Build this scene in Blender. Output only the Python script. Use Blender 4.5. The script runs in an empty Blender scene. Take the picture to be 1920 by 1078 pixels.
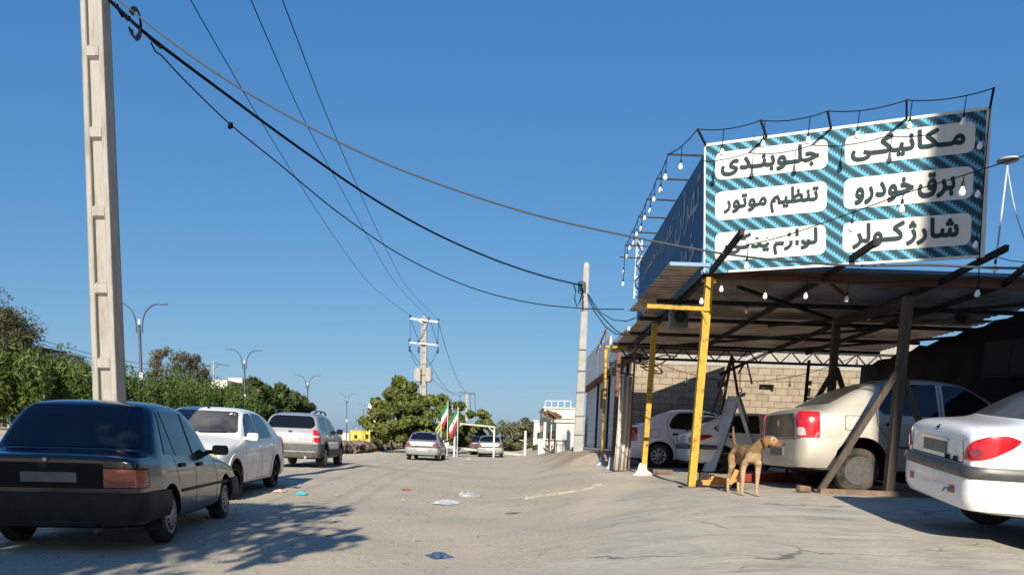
import bpy, bmesh, math, random
import numpy as np
from mathutils import Vector, Matrix, Euler
from mathutils.bvhtree import BVHTree

# ------------------------------------------------------------------ camera, sky, sun, exposure
SC = bpy.context.scene
COL = SC.collection
R = math.radians
EYE = Vector((0.0, 0.0, 1.12))
PITCH, ROLL, FPX, SHIFT = math.radians(-8.0), math.radians(2.0), 1390.0, 0.251
cd = bpy.data.cameras.new("camera")
cam = bpy.data.objects.new("camera", cd)
COL.objects.link(cam)
SC.camera = cam
cd.sensor_width = 36.0
cd.lens = FPX / 1920.0 * 36.0
cd.shift_y = SHIFT
cd.clip_start, cd.clip_end = 0.1, 5000
RC = Euler((math.pi / 2 + PITCH, 0, 0)).to_matrix() @ Euler((0, 0, ROLL)).to_matrix()
cam.matrix_world = Matrix.Translation(EYE) @ RC.to_4x4()

SUN_D = Vector((0.04, 1.0, -0.455)).normalized()
w = bpy.data.worlds.new("World")
SC.world = w
w.use_nodes = True
nt = w.node_tree
sky = nt.nodes.new('ShaderNodeTexSky')
sky.sky_type = 'NISHITA'
sky.sun_disc = False
sky.sun_elevation = math.asin(-SUN_D.z)
sky.sun_rotation = math.radians(182.3)
sky.altitude = 0
sky.air_density = 1.0
sky.dust_density = 0.7
sky.ozone_density = 2.0
bg = nt.nodes['Background']
bg.inputs[1].default_value = 0.085
# clear deep blue winter sky: the sky's own colour with a softer rise of green and blue to the horizon
sep = nt.nodes.new('ShaderNodeSeparateColor'); com = nt.nodes.new('ShaderNodeCombineColor')
nt.links.new(sky.outputs[0], sep.inputs[0])
for k, (pre, pw, post) in enumerate(((0.0715, 1.0, 0.72), (0.1086, 0.67, 0.584), (0.140, 0.40, 0.686))):
    a1 = nt.nodes.new('ShaderNodeMath'); a1.operation = 'MULTIPLY'; a1.inputs[1].default_value = pre
    a2 = nt.nodes.new('ShaderNodeMath'); a2.operation = 'POWER'; a2.inputs[1].default_value = pw
    a3 = nt.nodes.new('ShaderNodeMath'); a3.operation = 'MULTIPLY'; a3.inputs[1].default_value = post * 7.0
    nt.links.new(sep.outputs[k], a1.inputs[0]); nt.links.new(a1.outputs[0], a2.inputs[0]); nt.links.new(a2.outputs[0], a3.inputs[0]); nt.links.new(a3.outputs[0], com.inputs[k])
nt.links.new(com.outputs[0], bg.inputs[0])
sl = bpy.data.lights.new("sun", 'SUN')
sl.energy = 4.9
sl.angle = math.radians(0.5)
sl.color = (1.0, 0.93, 0.80)
so = bpy.data.objects.new("sun", sl)
COL.objects.link(so)
so.rotation_euler = SUN_D.to_track_quat('-Z', 'Y').to_euler()
SC.view_settings.view_transform = 'Standard'
SC.view_settings.look = 'None'
SC.view_settings.exposure = 0.75
SC.view_settings.gamma = 1
SC.render.engine = 'CYCLES'
SC.cycles.max_bounces = 6

# ------------------------------------------------------------------ helpers
def ray(px, py):
    xs = (px - 960) / 1920 * 36
    ys = (539 - py) / 1920 * 36 + SHIFT * 36
    return (RC @ Vector((xs, ys, -cd.lens)))
def P(px, py, Y):
    d = ray(px, py)
    return EYE + d * (Y / d.y)
def PXX(px, py, X):
    d = ray(px, py)
    return EYE + d * (X / d.x)
def sstep(a, b, x):
    t = np.clip((x - a) / (b - a), 0, 1)
    return t * t * (3 - 2 * t)
def g(x, y):
    """height of the ground"""
    x = np.asarray(x, dtype=float); y = np.asarray(y, dtype=float)
    edge = -1.1 + 0.10 * np.clip(y - 5.0, 0, 5)
    ap = 0.53 * sstep(edge, edge + 3.3, x) * sstep(2.0, 10.2, y)
    bank = 0.9 * sstep(-9.5, -20, x) * sstep(5, 20, y) * (1 - sstep(60, 110, y))
    mound = 0.30 * sstep(1.3, 2.3, x - 0.05 * np.sin(y * 2.1)) * sstep(21.3, 23.0, y + 0.4 * np.sin(x * 3.0)) * (1 - sstep(30, 44, y))
    dip = -0.06 * sstep(-1.6, -3.2, x) * (1 - sstep(12, 20, y))
    und = 0.012 * np.sin(x * 0.9 + 1.3) * np.sin(y * 0.53) + 0.012 * np.sin(x * 2.3 + y * 1.7)
    und = und * (1 - 0.6 * sstep(2.0, 4.0, x))
    return ap + bank + mound + und + dip
def gz(x, y):
    return float(g(x, y))
def G(px, py):
    """ground point seen at a pixel"""
    d = ray(px, py)
    z = 0.0
    for i in range(30):
        t = (z - EYE.z) / d.z
        q = EYE + d * t
        z = 0.5 * z + 0.5 * gz(q.x, q.y)
    return Vector((q.x, q.y, gz(q.x, q.y)))

def tag(o, label=None, cat=None, group=None, kind=None):
    if label: o['label'] = label
    if cat: o['category'] = cat
    if group: o['group'] = group
    if kind: o['kind'] = kind
    return o
def empty(name, loc=(0, 0, 0), rz=0.0, parent=None):
    o = bpy.data.objects.new(name, None)
    o.empty_display_size = 0.1
    COL.objects.link(o)
    o.location = loc
    o.rotation_euler = (0, 0, rz)
    if parent: o.parent = parent
    return o
def thing(name, label, cat, loc=(0, 0, 0), rz=0.0, group=None):
    return tag(empty(name, loc, rz), label, cat, group)
def link(name, me, parent=None, loc=(0, 0, 0)):
    o = bpy.data.objects.new(name, me)
    COL.objects.link(o)
    o.location = loc
    if parent: o.parent = parent
    return o
def obj(name, bm, mats, parent=None, smooth=False, ang=None, loc=(0, 0, 0)):
    me = bpy.data.meshes.new(name)
    bm.normal_update()
    bm.to_mesh(me); bm.free()
    for m in (mats if isinstance(mats, (list, tuple)) else [mats]):
        me.materials.append(m)
    if smooth:
        me.polygons.foreach_set('use_smooth', [True] * len(me.polygons))
        if ang: me.set_sharp_from_angle(angle=math.radians(ang))
    return link(name, me, parent, loc)
def npmesh(name, V, F, mats, parent=None, smooth=False, midx=None):
    me = bpy.data.meshes.new(name)
    V = np.asarray(V, dtype=np.float32); F = np.asarray(F, dtype=np.int32)
    k = F.shape[1]
    me.vertices.add(len(V)); me.vertices.foreach_set('co', V.ravel())
    me.loops.add(F.size); me.loops.foreach_set('vertex_index', F.ravel())
    me.polygons.add(len(F))
    me.polygons.foreach_set('loop_start', np.arange(0, F.size, k, dtype=np.int32))
    me.polygons.foreach_set('loop_total', np.full(len(F), k, dtype=np.int32))
    if smooth: me.polygons.foreach_set('use_smooth', np.ones(len(F), dtype=bool))
    for m in (mats if isinstance(mats, (list, tuple)) else [mats]): me.materials.append(m)
    if midx is not None: me.polygons.foreach_set('material_index', np.asarray(midx, dtype=np.int32))
    me.update(calc_edges=True); me.validate()
    return link(name, me, parent)
def box(bm, c, s, rot=None, mi=0, bev=0.0):
    r = bmesh.ops.create_cube(bm, size=1.0)
    vs = r['verts']
    M4 = Matrix.Translation(Vector(c)) @ ((rot.to_4x4() if rot is not None else Matrix.Identity(4))) @ Matrix.Diagonal((s[0], s[1], s[2], 1))
    bmesh.ops.transform(bm, matrix=M4, verts=vs)
    fs = set(f for v in vs for f in v.link_faces)
    for f in fs: f.material_index = mi
    if bev > 0:
        es = list(set(e for v in vs for e in v.link_edges))
        rr = bmesh.ops.bevel(bm, geom=es, offset=bev, segments=2, affect='EDGES', profile=0.5)
        for f in rr['faces']: f.material_index = mi
    return vs
def frame_of(d, up=Vector((0, 0, 1))):
    d = d.normalized()
    if abs(d.dot(up)) > 0.99: up = Vector((0, 1, 0))
    s = d.cross(up).normalized()
    u = s.cross(d).normalized()
    return s, d, u
def bar(bm, p, q, w_, h_, mi=0, bev=0.0):
    """box beam from p to q, w_ sideways, h_ upright"""
    p = Vector(p); q = Vector(q)
    s, d, u = frame_of(q - p)
    R = Matrix((s, d, u)).transposed()
    return box(bm, (p + q) / 2, (w_, (q - p).length, h_), R, mi, bev)
def tube(bm, pts, r, n=6, mi=0, caps=True):
    pts = [Vector(p) for p in pts]
    rad = r if isinstance(r, (list, tuple)) else [r] * len(pts)
    rings = []
    pu = Vector((0, 0, 1))
    for i, p in enumerate(pts):
        d = (pts[min(i + 1, len(pts) - 1)] - pts[max(i - 1, 0)])
        if d.length < 1e-9: d = Vector((0, 0, 1))
        s, d, u = frame_of(d, pu if abs(d.normalized().dot(pu)) < 0.98 else Vector((0, 1, 0)))
        rings.append([bm.verts.new(p + (s * math.cos(2 * math.pi * k / n) + u * math.sin(2 * math.pi * k / n)) * rad[i]) for k in range(n)])
    for a, b in zip(rings, rings[1:]):
        for k in range(n):
            f = bm.faces.new((a[k], a[(k + 1) % n], b[(k + 1) % n], b[k])); f.smooth = True; f.material_index = mi
    if caps:
        for rr in (rings[0], rings[-1]):
            try:
                f = bm.faces.new(rr); f.material_index = mi
            except ValueError: pass
def lathe(bm, prof, n=24, axis='Z', M4=None, mi=0, smooth=True):
    """prof: list of (radius, height)"""
    rings = []
    for r, h in prof:
        ring = []
        for k in range(n):
            a = 2 * math.pi * k / n
            if axis == 'Z': v = Vector((r * math.cos(a), r * math.sin(a), h))
            else: v = Vector((r * math.cos(a), h, r * math.sin(a)))
            if M4 is not None: v = M4 @ v
            ring.append(bm.verts.new(v))
        rings.append(ring)
    for a, b in zip(rings, rings[1:]):
        for k in range(n):
            f = bm.faces.new((a[k], a[(k + 1) % n], b[(k + 1) % n], b[k])); f.smooth = smooth; f.material_index = mi
    for rr in (rings[0], rings[-1]):
        f = bm.faces.new(rr); f.material_index = mi
    return rings
def fix(bm):
    bmesh.ops.recalc_face_normals(bm, faces=bm.faces)
    return bm
def sag(a, b, s, n=24):
    a = Vector(a); b = Vector(b)
    return [a.lerp(b, t) - Vector((0, 0, 4 * s * t * (1 - t))) for t in [i / n for i in range(n + 1)]]
def smoothpts(pts, k=6):
    """Catmull-Rom through points"""
    pts = [Vector(p) for p in pts]
    q = [pts[0]] + pts + [pts[-1]]
    out = []
    for i in range(1, len(q) - 2):
        p0, p1, p2, p3 = q[i - 1], q[i], q[i + 1], q[i + 2]
        for j in range(k):
            t = j / k
            out.append(0.5 * ((2 * p1) + (p2 - p0) * t + (2 * p0 - 5 * p1 + 4 * p2 - p3) * t * t + (3 * p1 - p0 - 3 * p2 + p3) * t ** 3))
    out.append(pts[-1])
    return out
def copy_tree(o, parent=None):
    c = o.copy(); COL.objects.link(c)
    if parent:
        c.parent = parent
    for ch in list(o.children): copy_tree(ch, c)
    return c

# ------------------------------------------------------------------ materials
def M(name, c, rough=0.6, metal=0.0, c2=None, scale=4.0, bump=0.0, bscale=60.0, coat=0.0, spec=None, lo=0.35, hi=0.65, detail=6.0, stretch=None, emit=0.0):
    if spec is None: spec = 0.2 if rough >= 0.5 and metal < 0.1 else 0.5
    m = bpy.data.materials.new(name)
    m.use_nodes = True
    t = m.node_tree; b = t.nodes['Principled BSDF']
    b.inputs['Base Color'].default_value = (*c, 1)
    b.inputs['Roughness'].default_value = rough
    b.inputs['Metallic'].default_value = metal
    b.inputs['Coat Weight'].default_value = coat
    b.inputs['Coat Roughness'].default_value = 0.08
    b.inputs['Specular IOR Level'].default_value = spec
    if emit:
        b.inputs['Emission Color'].default_value = (*c, 1); b.inputs['Emission Strength'].default_value = emit
    if c2 is not None or bump:
        tc = t.nodes.new('ShaderNodeTexCoord')
        src = tc.outputs['Object']
        if stretch:
            mp = t.nodes.new('ShaderNodeMapping'); mp.inputs['Scale'].default_value = stretch
            t.links.new(src, mp.inputs[0]); src = mp.outputs[0]
    if c2 is not None:
        n = t.nodes.new('ShaderNodeTexNoise'); n.inputs['Scale'].default_value = scale; n.inputs['Detail'].default_value = detail
        n.inputs['Roughness'].default_value = 0.62
        t.links.new(src, n.inputs['Vector'])
        r = t.nodes.new('ShaderNodeMapRange'); r.inputs[1].default_value = lo; r.inputs[2].default_value = hi
        t.links.new(n.outputs[0], r.inputs[0])
        mx = t.nodes.new('ShaderNodeMix'); mx.data_type = 'RGBA'
        mx.inputs[6].default_value = (*c, 1); mx.inputs[7].default_value = (*c2, 1)
        t.links.new(r.outputs[0], mx.inputs[0]); t.links.new(mx.outputs[2], b.inputs['Base Color'])
    if bump:
        n2 = t.nodes.new('ShaderNodeTexNoise'); n2.inputs['Scale'].default_value = bscale; n2.inputs['Detail'].default_value = 5
        t.links.new(src, n2.inputs['Vector'])
        bp = t.nodes.new('ShaderNodeBump'); bp.inputs['Strength'].default_value = bump; bp.inputs['Distance'].default_value = 0.02
        t.links.new(n2.outputs[0], bp.inputs['Height']); t.links.new(bp.outputs[0], b.inputs['Normal'])
    return m
def paint(name, c, dust=0.25, rough=0.32, metal=0.0, dustc=(0.36, 0.30, 0.23), coat=0.6):
    """car paint with road dust that thickens towards the sills, and patchy fading"""
    m = M(name, c, rough, metal, coat=coat)
    t = m.node_tree; b = t.nodes['Principled BSDF']
    tc = t.nodes.new('ShaderNodeTexCoord')
    n = t.nodes.new('ShaderNodeTexNoise'); n.inputs['Scale'].default_value = 3.5; n.inputs['Detail'].default_value = 8; n.inputs['Roughness'].default_value = 0.7
    t.links.new(tc.outputs['Object'], n.inputs['Vector'])
    sx = t.nodes.new('ShaderNodeSeparateXYZ'); t.links.new(tc.outputs['Object'], sx.inputs[0])
    r = t.nodes.new('ShaderNodeMapRange'); r.inputs[1].default_value = 0.9; r.inputs[2].default_value = 0.2; r.inputs[3].default_value = 0.25; r.inputs[4].default_value = 1.0
    t.links.new(sx.outputs[2], r.inputs[0])
    r2 = t.nodes.new('ShaderNodeMapRange'); r2.inputs[1].default_value = 0.38; r2.inputs[2].default_value = 0.72
    t.links.new(n.outputs[0], r2.inputs[0])
    mu = t.nodes.new('ShaderNodeMath'); mu.operation = 'MULTIPLY'; t.links.new(r.outputs[0], mu.inputs[0]); t.links.new(r2.outputs[0], mu.inputs[1])
    m2 = t.nodes.new('ShaderNodeMath'); m2.operation = 'MULTIPLY'; m2.inputs[1].default_value = dust * 1.6; t.links.new(mu.outputs[0], m2.inputs[0])
    mx = t.nodes.new('ShaderNodeMix'); mx.data_type = 'RGBA'
    mx.inputs[6].default_value = (*c, 1); mx.inputs[7].default_value = (*dustc, 1)
    t.links.new(m2.outputs[0], mx.inputs[0]); t.links.new(mx.outputs[2], b.inputs['Base Color'])
    ad = t.nodes.new('ShaderNodeMath'); ad.operation = 'MULTIPLY_ADD'; ad.inputs[1].default_value = 0.5; ad.inputs[2].default_value = rough
    t.links.new(m2.outputs[0], ad.inputs[0]); t.links.new(ad.outputs[0], b.inputs['Roughness'])
    cw = t.nodes.new('ShaderNodeMath'); cw.operation = 'MULTIPLY_ADD'; cw.inputs[1].default_value = -1.2 * coat; cw.inputs[2].default_value = coat; cw.use_clamp = True
    t.links.new(m2.outputs[0], cw.inputs[0]); t.links.new(cw.outputs[0], b.inputs['Coat Weight'])
    return m
MT = {}
MT['glass'] = M('window_glass', (0.012, 0.014, 0.016), 0.05, spec=0.6, c2=(0.05, 0.045, 0.04), scale=2.5, lo=0.45, hi=0.85)
MT['glass_dusty'] = M('dusty_glass', (0.03, 0.03, 0.03), 0.22, spec=0.5, c2=(0.12, 0.11, 0.095), scale=2.0, lo=0.35, hi=0.7)
MT['tint'] = M('tinted_glass', (0.006, 0.007, 0.009), 0.04, spec=0.55)
MT['rubber'] = M('tyre_rubber', (0.020, 0.019, 0.018), 0.85, spec=0.1, c2=(0.095, 0.076, 0.058), scale=6, bump=0.3, bscale=50)
MT['black_plastic'] = M('black_plastic', (0.012, 0.013, 0.016), 0.55, c2=(0.026, 0.025, 0.025), scale=7)
MT['strip'] = M('grey_plastic', (0.05, 0.052, 0.055), 0.42, c2=(0.09, 0.085, 0.08), scale=5)
MT['dark'] = M('dark_cavity', (0.008, 0.008, 0.008), 0.9)
MT['gap'] = M('panel_gap', (0.012, 0.012, 0.012), 0.8)
MT['steel'] = M('steel_rim', (0.012, 0.014, 0.017), 0.75, 0.0, c2=(0.026, 0.025, 0.024), scale=8, spec=0.08)
MT['alloy'] = M('silver_hubcap', (0.42, 0.42, 0.42), 0.38, 0.6, c2=(0.25, 0.23, 0.2), scale=9)
MT['chrome'] = M('chrome', (0.7, 0.7, 0.7), 0.12, 1.0)
MT['red_lamp'] = M('red_lamp', (0.55, 0.012, 0.02), 0.12, coat=0.8, c2=(0.34, 0.006, 0.012), scale=9, stretch=(3, 3, 1))
MT['dull_red'] = M('faded_red_lamp', (0.17, 0.022, 0.030), 0.3, coat=0.4, c2=(0.23, 0.04, 0.05), scale=6)
MT['orange_lamp'] = M('amber_lamp', (0.50, 0.10, 0.035), 0.25, coat=0.5, c2=(0.34, 0.05, 0.02), scale=7, stretch=(1, 1, 6))
MT['clear_lamp'] = M('clear_lamp', (0.55, 0.5, 0.48), 0.15, coat=0.6, c2=(0.38, 0.33, 0.28), scale=10)
MT['yellowed'] = M('yellowed_headlamp', (0.50, 0.42, 0.24), 0.25, coat=0.5, c2=(0.36, 0.29, 0.15), scale=7)
MT['plate'] = M('number_plate', (0.50, 0.49, 0.47), 0.5, c2=(0.42, 0.41, 0.39), scale=8)
MT['plate_dark'] = M('dirty_number_plate', (0.20, 0.20, 0.19), 0.6, c2=(0.15, 0.15, 0.14), scale=8)
MT['p_navy'] = paint('navy_paint', (0.006, 0.009, 0.016), 0.05, 0.2)
MT['p_white'] = paint('dusty_white_paint', (0.72, 0.71, 0.68), 0.42, 0.38)
MT['p_white2'] = paint('white_paint', (0.80, 0.80, 0.79), 0.12, 0.26, coat=0.9)
MT['p_gold'] = paint('champagne_paint', (0.45, 0.41, 0.345), 0.25, 0.34, 0.35)
MT['p_silver'] = paint('silver_paint', (0.34, 0.34, 0.337), 0.25, 0.36, 0.35)
MT['p_grey'] = paint('silver_grey_paint', (0.28, 0.285, 0.29), 0.2, 0.34, 0.4)
MT['p_black'] = paint('black_paint', (0.012, 0.012, 0.014), 0.2, 0.3)
MT['clad'] = M('grey_cladding', (0.055, 0.057, 0.06), 0.6, c2=(0.09, 0.085, 0.08), scale=5)
MT['concrete'] = M('cast_concrete', (0.31, 0.29, 0.26), 0.88, c2=(0.19, 0.172, 0.148), scale=4, lo=0.46, hi=0.78, detail=9, stretch=(2.5, 2.5, .45), bump=0.45, bscale=30)
MT['concrete_grey'] = M('grey_concrete', (0.26, 0.25, 0.235), 0.88, c2=(0.33, 0.32, 0.30), scale=4, bump=0.3, bscale=40)
MT['yellow'] = M('yellow_paint', (0.44, 0.265, 0.03), 0.6, c2=(0.15, 0.075, 0.03), scale=7, bump=0.25, lo=0.52, hi=0.68, detail=10)
MT['rust'] = M('rusty_steel', (0.11, 0.055, 0.035), 0.75, c2=(0.18, 0.085, 0.05), scale=6, bump=0.2)
MT['brown_steel'] = M('brown_primer_steel', (0.16, 0.075, 0.05), 0.6, c2=(0.11, 0.06, 0.042), scale=5)
MT['dark_steel'] = M('dark_steel', (0.018, 0.017, 0.020), 0.7, c2=(0.04, 0.032, 0.028), scale=6, spec=0.12)
MT['wood'] = M('weathered_timber', (0.060, 0.046, 0.036), 0.85, c2=(0.10, 0.076, 0.058), scale=5, bump=0.4, bscale=30, stretch=(6, 6, 0.7))
MT['plank'] = M('plank', (0.20, 0.13, 0.085), 0.8, c2=(0.13, 0.085, 0.06), scale=8, bump=0.3)
MT['galv'] = M('galvanised_sheet', (0.60, 0.61, 0.62), 0.45, 0.25, c2=(0.34, 0.35, 0.36), scale=4)
MT['roof'] = M('rusty_roof_sheet', (0.43, 0.36, 0.30), 0.7, 0.0, c2=(0.28, 0.21, 0.165), scale=1.6)
MT['white'] = M('white_paint_wall', (0.52, 0.50, 0.46), 0.85, c2=(0.42, 0.40, 0.36), scale=2)
MT['white_metal'] = M('white_painted_metal', (0.55, 0.54, 0.51), 0.6, c2=(0.42, 0.40, 0.37), scale=6)
MT['bulb'] = M('frosted_bulb', (0.80, 0.80, 0.78), 0.25, coat=0.3)
MT['socket'] = M('bulb_socket', (0.012, 0.012, 0.013), 0.5)
MT['cable'] = M('black_cable', (0.006, 0.006, 0.008), 0.7, spec=0.1)
MT['cable_grey'] = M('grey_cable', (0.052, 0.064, 0.072), 0.7)
MT['lamp_post'] = M('navy_post_paint', (0.02, 0.024, 0.035), 0.45)
MT['bark'] = M('bark', (0.10, 0.075, 0.055), 0.9, c2=(0.06, 0.045, 0.035), scale=9, bump=0.5)
MT['tarp'] = M('black_tarp', (0.007, 0.008, 0.012), 0.8, spec=0.2, c2=(0.012, 0.012, 0.015), scale=2, bump=0.4, bscale=6)
MT['shutter'] = M('roller_shutter', (0.56, 0.57, 0.59), 0.6, 0.0, c2=(0.46, 0.47, 0.49), scale=2)
MT['teal'] = M('teal_plastic', (0.03, 0.14, 0.17), 0.45, c2=(0.05, 0.10, 0.11), scale=5)
MT['red_steel'] = M('red_painted_steel', (0.26, 0.03, 0.02), 0.5, c2=(0.17, 0.025, 0.018), scale=6)
MT['jack'] = M('orange_jack_paint', (0.66, 0.22, 0.02), 0.45, c2=(0.50, 0.15, 0.03), scale=12)
# ------------------------------------------------------------------ ground
def axis(lo, hi, near, step, growth, a0, a1):
    v = list(np.arange(a0, a1, step)); s = step; x = a1
    while x < hi: v.append(x); s *= growth; x += s
    v.append(hi); s = step; x = a0
    while x > lo: s *= growth; x -= s; v.insert(0, max(x, lo))
    return np.array(v)
gx = axis(-900, 900, 0, .16, 1.13, -9, 12)
gy = axis(-60, 2500, 0, .16, 1.09, 2, 26)
XX, YY = np.meshgrid(gx, gy)
ZZ = g(XX, YY)
rs = np.random.RandomState(3)
nearm = ((XX > -9) & (XX < 12) & (YY < 27))
ZZ = ZZ + rs.normal(0, .0035, ZZ.shape) * nearm * (1 - .75 * sstep(0, 2, XX))
V = np.stack([XX, YY, ZZ], -1).reshape(-1, 3)
ny, nx = XX.shape
I = np.arange(ny * nx).reshape(ny, nx)
F = np.stack([I[:-1, :-1], I[:-1, 1:], I[1:, 1:], I[1:, :-1]], -1).reshape(-1, 4)
def ground_mat():
    m = bpy.data.materials.new('dusty_ground'); m.use_nodes = True
    t = m.node_tree; b = t.nodes['Principled BSDF']; L = t.links.new
    tc = t.nodes.new('ShaderNodeTexCoord'); src = tc.outputs['Object']
    def noise(sc, det=8, rough=.6, st=None, dist=0):
        n = t.nodes.new('ShaderNodeTexNoise'); n.inputs['Scale'].default_value = sc; n.inputs['Detail'].default_value = det; n.inputs['Roughness'].default_value = rough; n.inputs['Distortion'].default_value = dist
        if st:
            mp = t.nodes.new('ShaderNodeMapping'); mp.inputs['Scale'].default_value = st[:3]; mp.inputs['Rotation'].default_value = (0, 0, st[3]); L(src, mp.inputs[0]); L(mp.outputs[0], n.inputs['Vector'])
        else: L(src, n.inputs['Vector'])
        return n.outputs[0]
    def rng(v, a, b_, c=0, d=1):
        r = t.nodes.new('ShaderNodeMapRange'); r.inputs[1].default_value = a; r.inputs[2].default_value = b_; r.inputs[3].default_value = c; r.inputs[4].default_value = d; L(v, r.inputs[0]); return r.outputs[0]
    def mix(f, a, b_):
        x = t.nodes.new('ShaderNodeMix'); x.data_type = 'RGBA'
        L(f, x.inputs[0])
        for k, v in ((6, a), (7, b_)):
            if isinstance(v, tuple): x.inputs[k].default_value = (*v, 1)
            else: L(v, x.inputs[k])
        return x.outputs[2]
    def math_(op, a, b_=None, c=None):
        n = t.nodes.new('ShaderNodeMath'); n.operation = op
        for k, v in enumerate((a, b_, c)):
            if v is None: continue
            if isinstance(v, (int, float)): n.inputs[k].default_value = v
            else: L(v, n.inputs[k])
        return n.outputs[0]
    sp = t.nodes.new('ShaderNodeSeparateXYZ'); L(src, sp.inputs[0])
    X, Y = sp.outputs[0], sp.outputs[1]
    # asphalt worn to gravel: pale with fine dark pits
    pits = rng(noise(34, 4, .7, (1, .8, 1, 0)), .555, .63)
    pits2 = rng(noise(85, 2, .6), .54, .62)
    patch_ = rng(noise(.7, 6, .6), .38, .62)
    road = mix(patch_, (.455, .39, .295), (.38, .335, .265))
    road = mix(math_('MULTIPLY', pits, .72), road, (.125, .105, .08))
    road = mix(math_('MULTIPLY', pits2, .5), road, (.60, .53, .43))
    # concrete apron: greyer, brushed along the slope, with cracks and oil
    cn = rng(noise(2.2, 9, .65, (1.0, .28, 1, R(-22))), .35, .66)
    conc = mix(cn, (.40, .365, .30), (.315, .29, .245))
    streak = rng(noise(3.2, 7, .65, (.22, 1.5, 1, R(14)), 1.2), .47, .66)
    streak2 = rng(noise(5.5, 6, .65, (.16, 1.6, 1, R(20)), .8), .52, .68)
    conc = mix(math_('MULTIPLY', streak, .65), conc, (.48, .435, .36))
    conc = mix(math_('MULTIPLY', streak2, .6), conc, (.20, .18, .15))
    conc = mix(math_('MULTIPLY', rng(noise(60, 3, .7), .5, .66), .35), conc, (.19, .17, .14))
    oil = rng(noise(1.1, 7, .62, (.5, 1.1, 1, R(14)), .8), .57, .70)
    conc = mix(math_('MULTIPLY', oil, .65), conc, (.15, .12, .09))
    vo = t.nodes.new('ShaderNodeTexVoronoi'); vo.feature = 'DISTANCE_TO_EDGE'; vo.inputs['Scale'].default_value = .42; 
    wn = t.nodes.new('ShaderNodeTexNoise'); wn.inputs['Scale'].default_value = 2.0; wn.inputs['Detail'].default_value = 6; L(src, wn.inputs['Vector'])
    vm = t.nodes.new('ShaderNodeVectorMath'); vm.operation = 'MULTIPLY_ADD'; L(wn.outputs[1], vm.inputs[0]); vm.inputs[1].default_value = (.7, .7, 0); L(src, vm.inputs[2]); L(vm.outputs[0], vo.inputs['Vector'])
    crack = rng(vo.outputs['Distance'], .002, .009, 1, 0)
    crack = math_('MULTIPLY', crack, rng(noise(.9, 3), .46, .58))
    conc = mix(math_('MULTIPLY', crack, .8), conc, (.10, .085, .07))
    # sand
    sand = mix(rng(noise(1.4, 8, .65), .36, .66), (.56, .475, .355), (.46, .39, .295))
    wob = math_('MULTIPLY', math_('SUBTRACT', noise(.55, 7, .62), .5), 3.0)
    wob2 = math_('MULTIPLY', math_('SUBTRACT', noise(.35, 7, .65), .5), 6.0)
    # apron mask: x beyond a slanting edge
    ed = math_('MINIMUM', math_('MULTIPLY_ADD', Y, .25, -1.35), 2.0)
    am = rng(math_('ADD', math_('SUBTRACT', X, ed), wob), -.1, .55)
    am = math_('MULTIPLY', am, rng(math_('ADD', Y, wob2), 24.5, 23.0))
    # sand: verge at the left, mound at the right behind the apron, ridge along the apron edge
    ml = rng(math_('ADD', X, wob2), -7.0, -8.6)
    mr = math_('MULTIPLY', rng(math_('ADD', X, wob), .9, 1.9), rng(math_('ADD', Y, wob), 20.3, 22.0))
    mr = math_('MULTIPLY', mr, rng(math_('ADD', Y, wob2), 70.0, 45.0))
    far = rng(math_('ADD', Y, wob2), 60, 90)
    ridge = rng(math_('ABSOLUTE', math_('SUBTRACT', math_('SUBTRACT', X, ed), math_('MULTIPLY', wob, -.5))), .65, .15)
    ridge = math_('MULTIPLY', ridge, rng(math_('ADD', Y, wob), 8.5, 10.0))
    ridge = math_('MULTIPLY', ridge, .8)
    col = mix(am, road, conc)
    brown = mix(rng(noise(2.6, 8, .7), .4, .64), (.36, .27, .185), (.24, .18, .13))
    for f in (ridge, ml, far): col = mix(f, col, sand)
    col = mix(mr, col, brown)
    dust = rng(noise(.45, 9, .7, (.6, 1.0, 1, R(10)), 1.0), .46, .64)
    col = mix(math_('MULTIPLY', dust, .5), col, (.53, .44, .315))
    L(col, b.inputs['Base Color']); b.inputs['Roughness'].default_value = .92; b.inputs['Specular IOR Level'].default_value = .25
    bp = t.nodes.new('ShaderNodeBump'); bp.inputs['Strength'].default_value = .8; bp.inputs['Distance'].default_value = .016
    hsum = math_('ADD', math_('MULTIPLY', noise(38, 4, .7), rng(am, 0, 1, 1.0, .35)), math_('MULTIPLY', noise(6, 6, .6), 1.2))
    hsum = math_('SUBTRACT', hsum, math_('MULTIPLY', math_('MULTIPLY', crack, am), .6))
    L(hsum, bp.inputs['Height']); L(bp.outputs[0], b.inputs['Normal'])
    return m
tag(npmesh('ground', V, F, ground_mat(), smooth=True), kind='structure')
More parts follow.
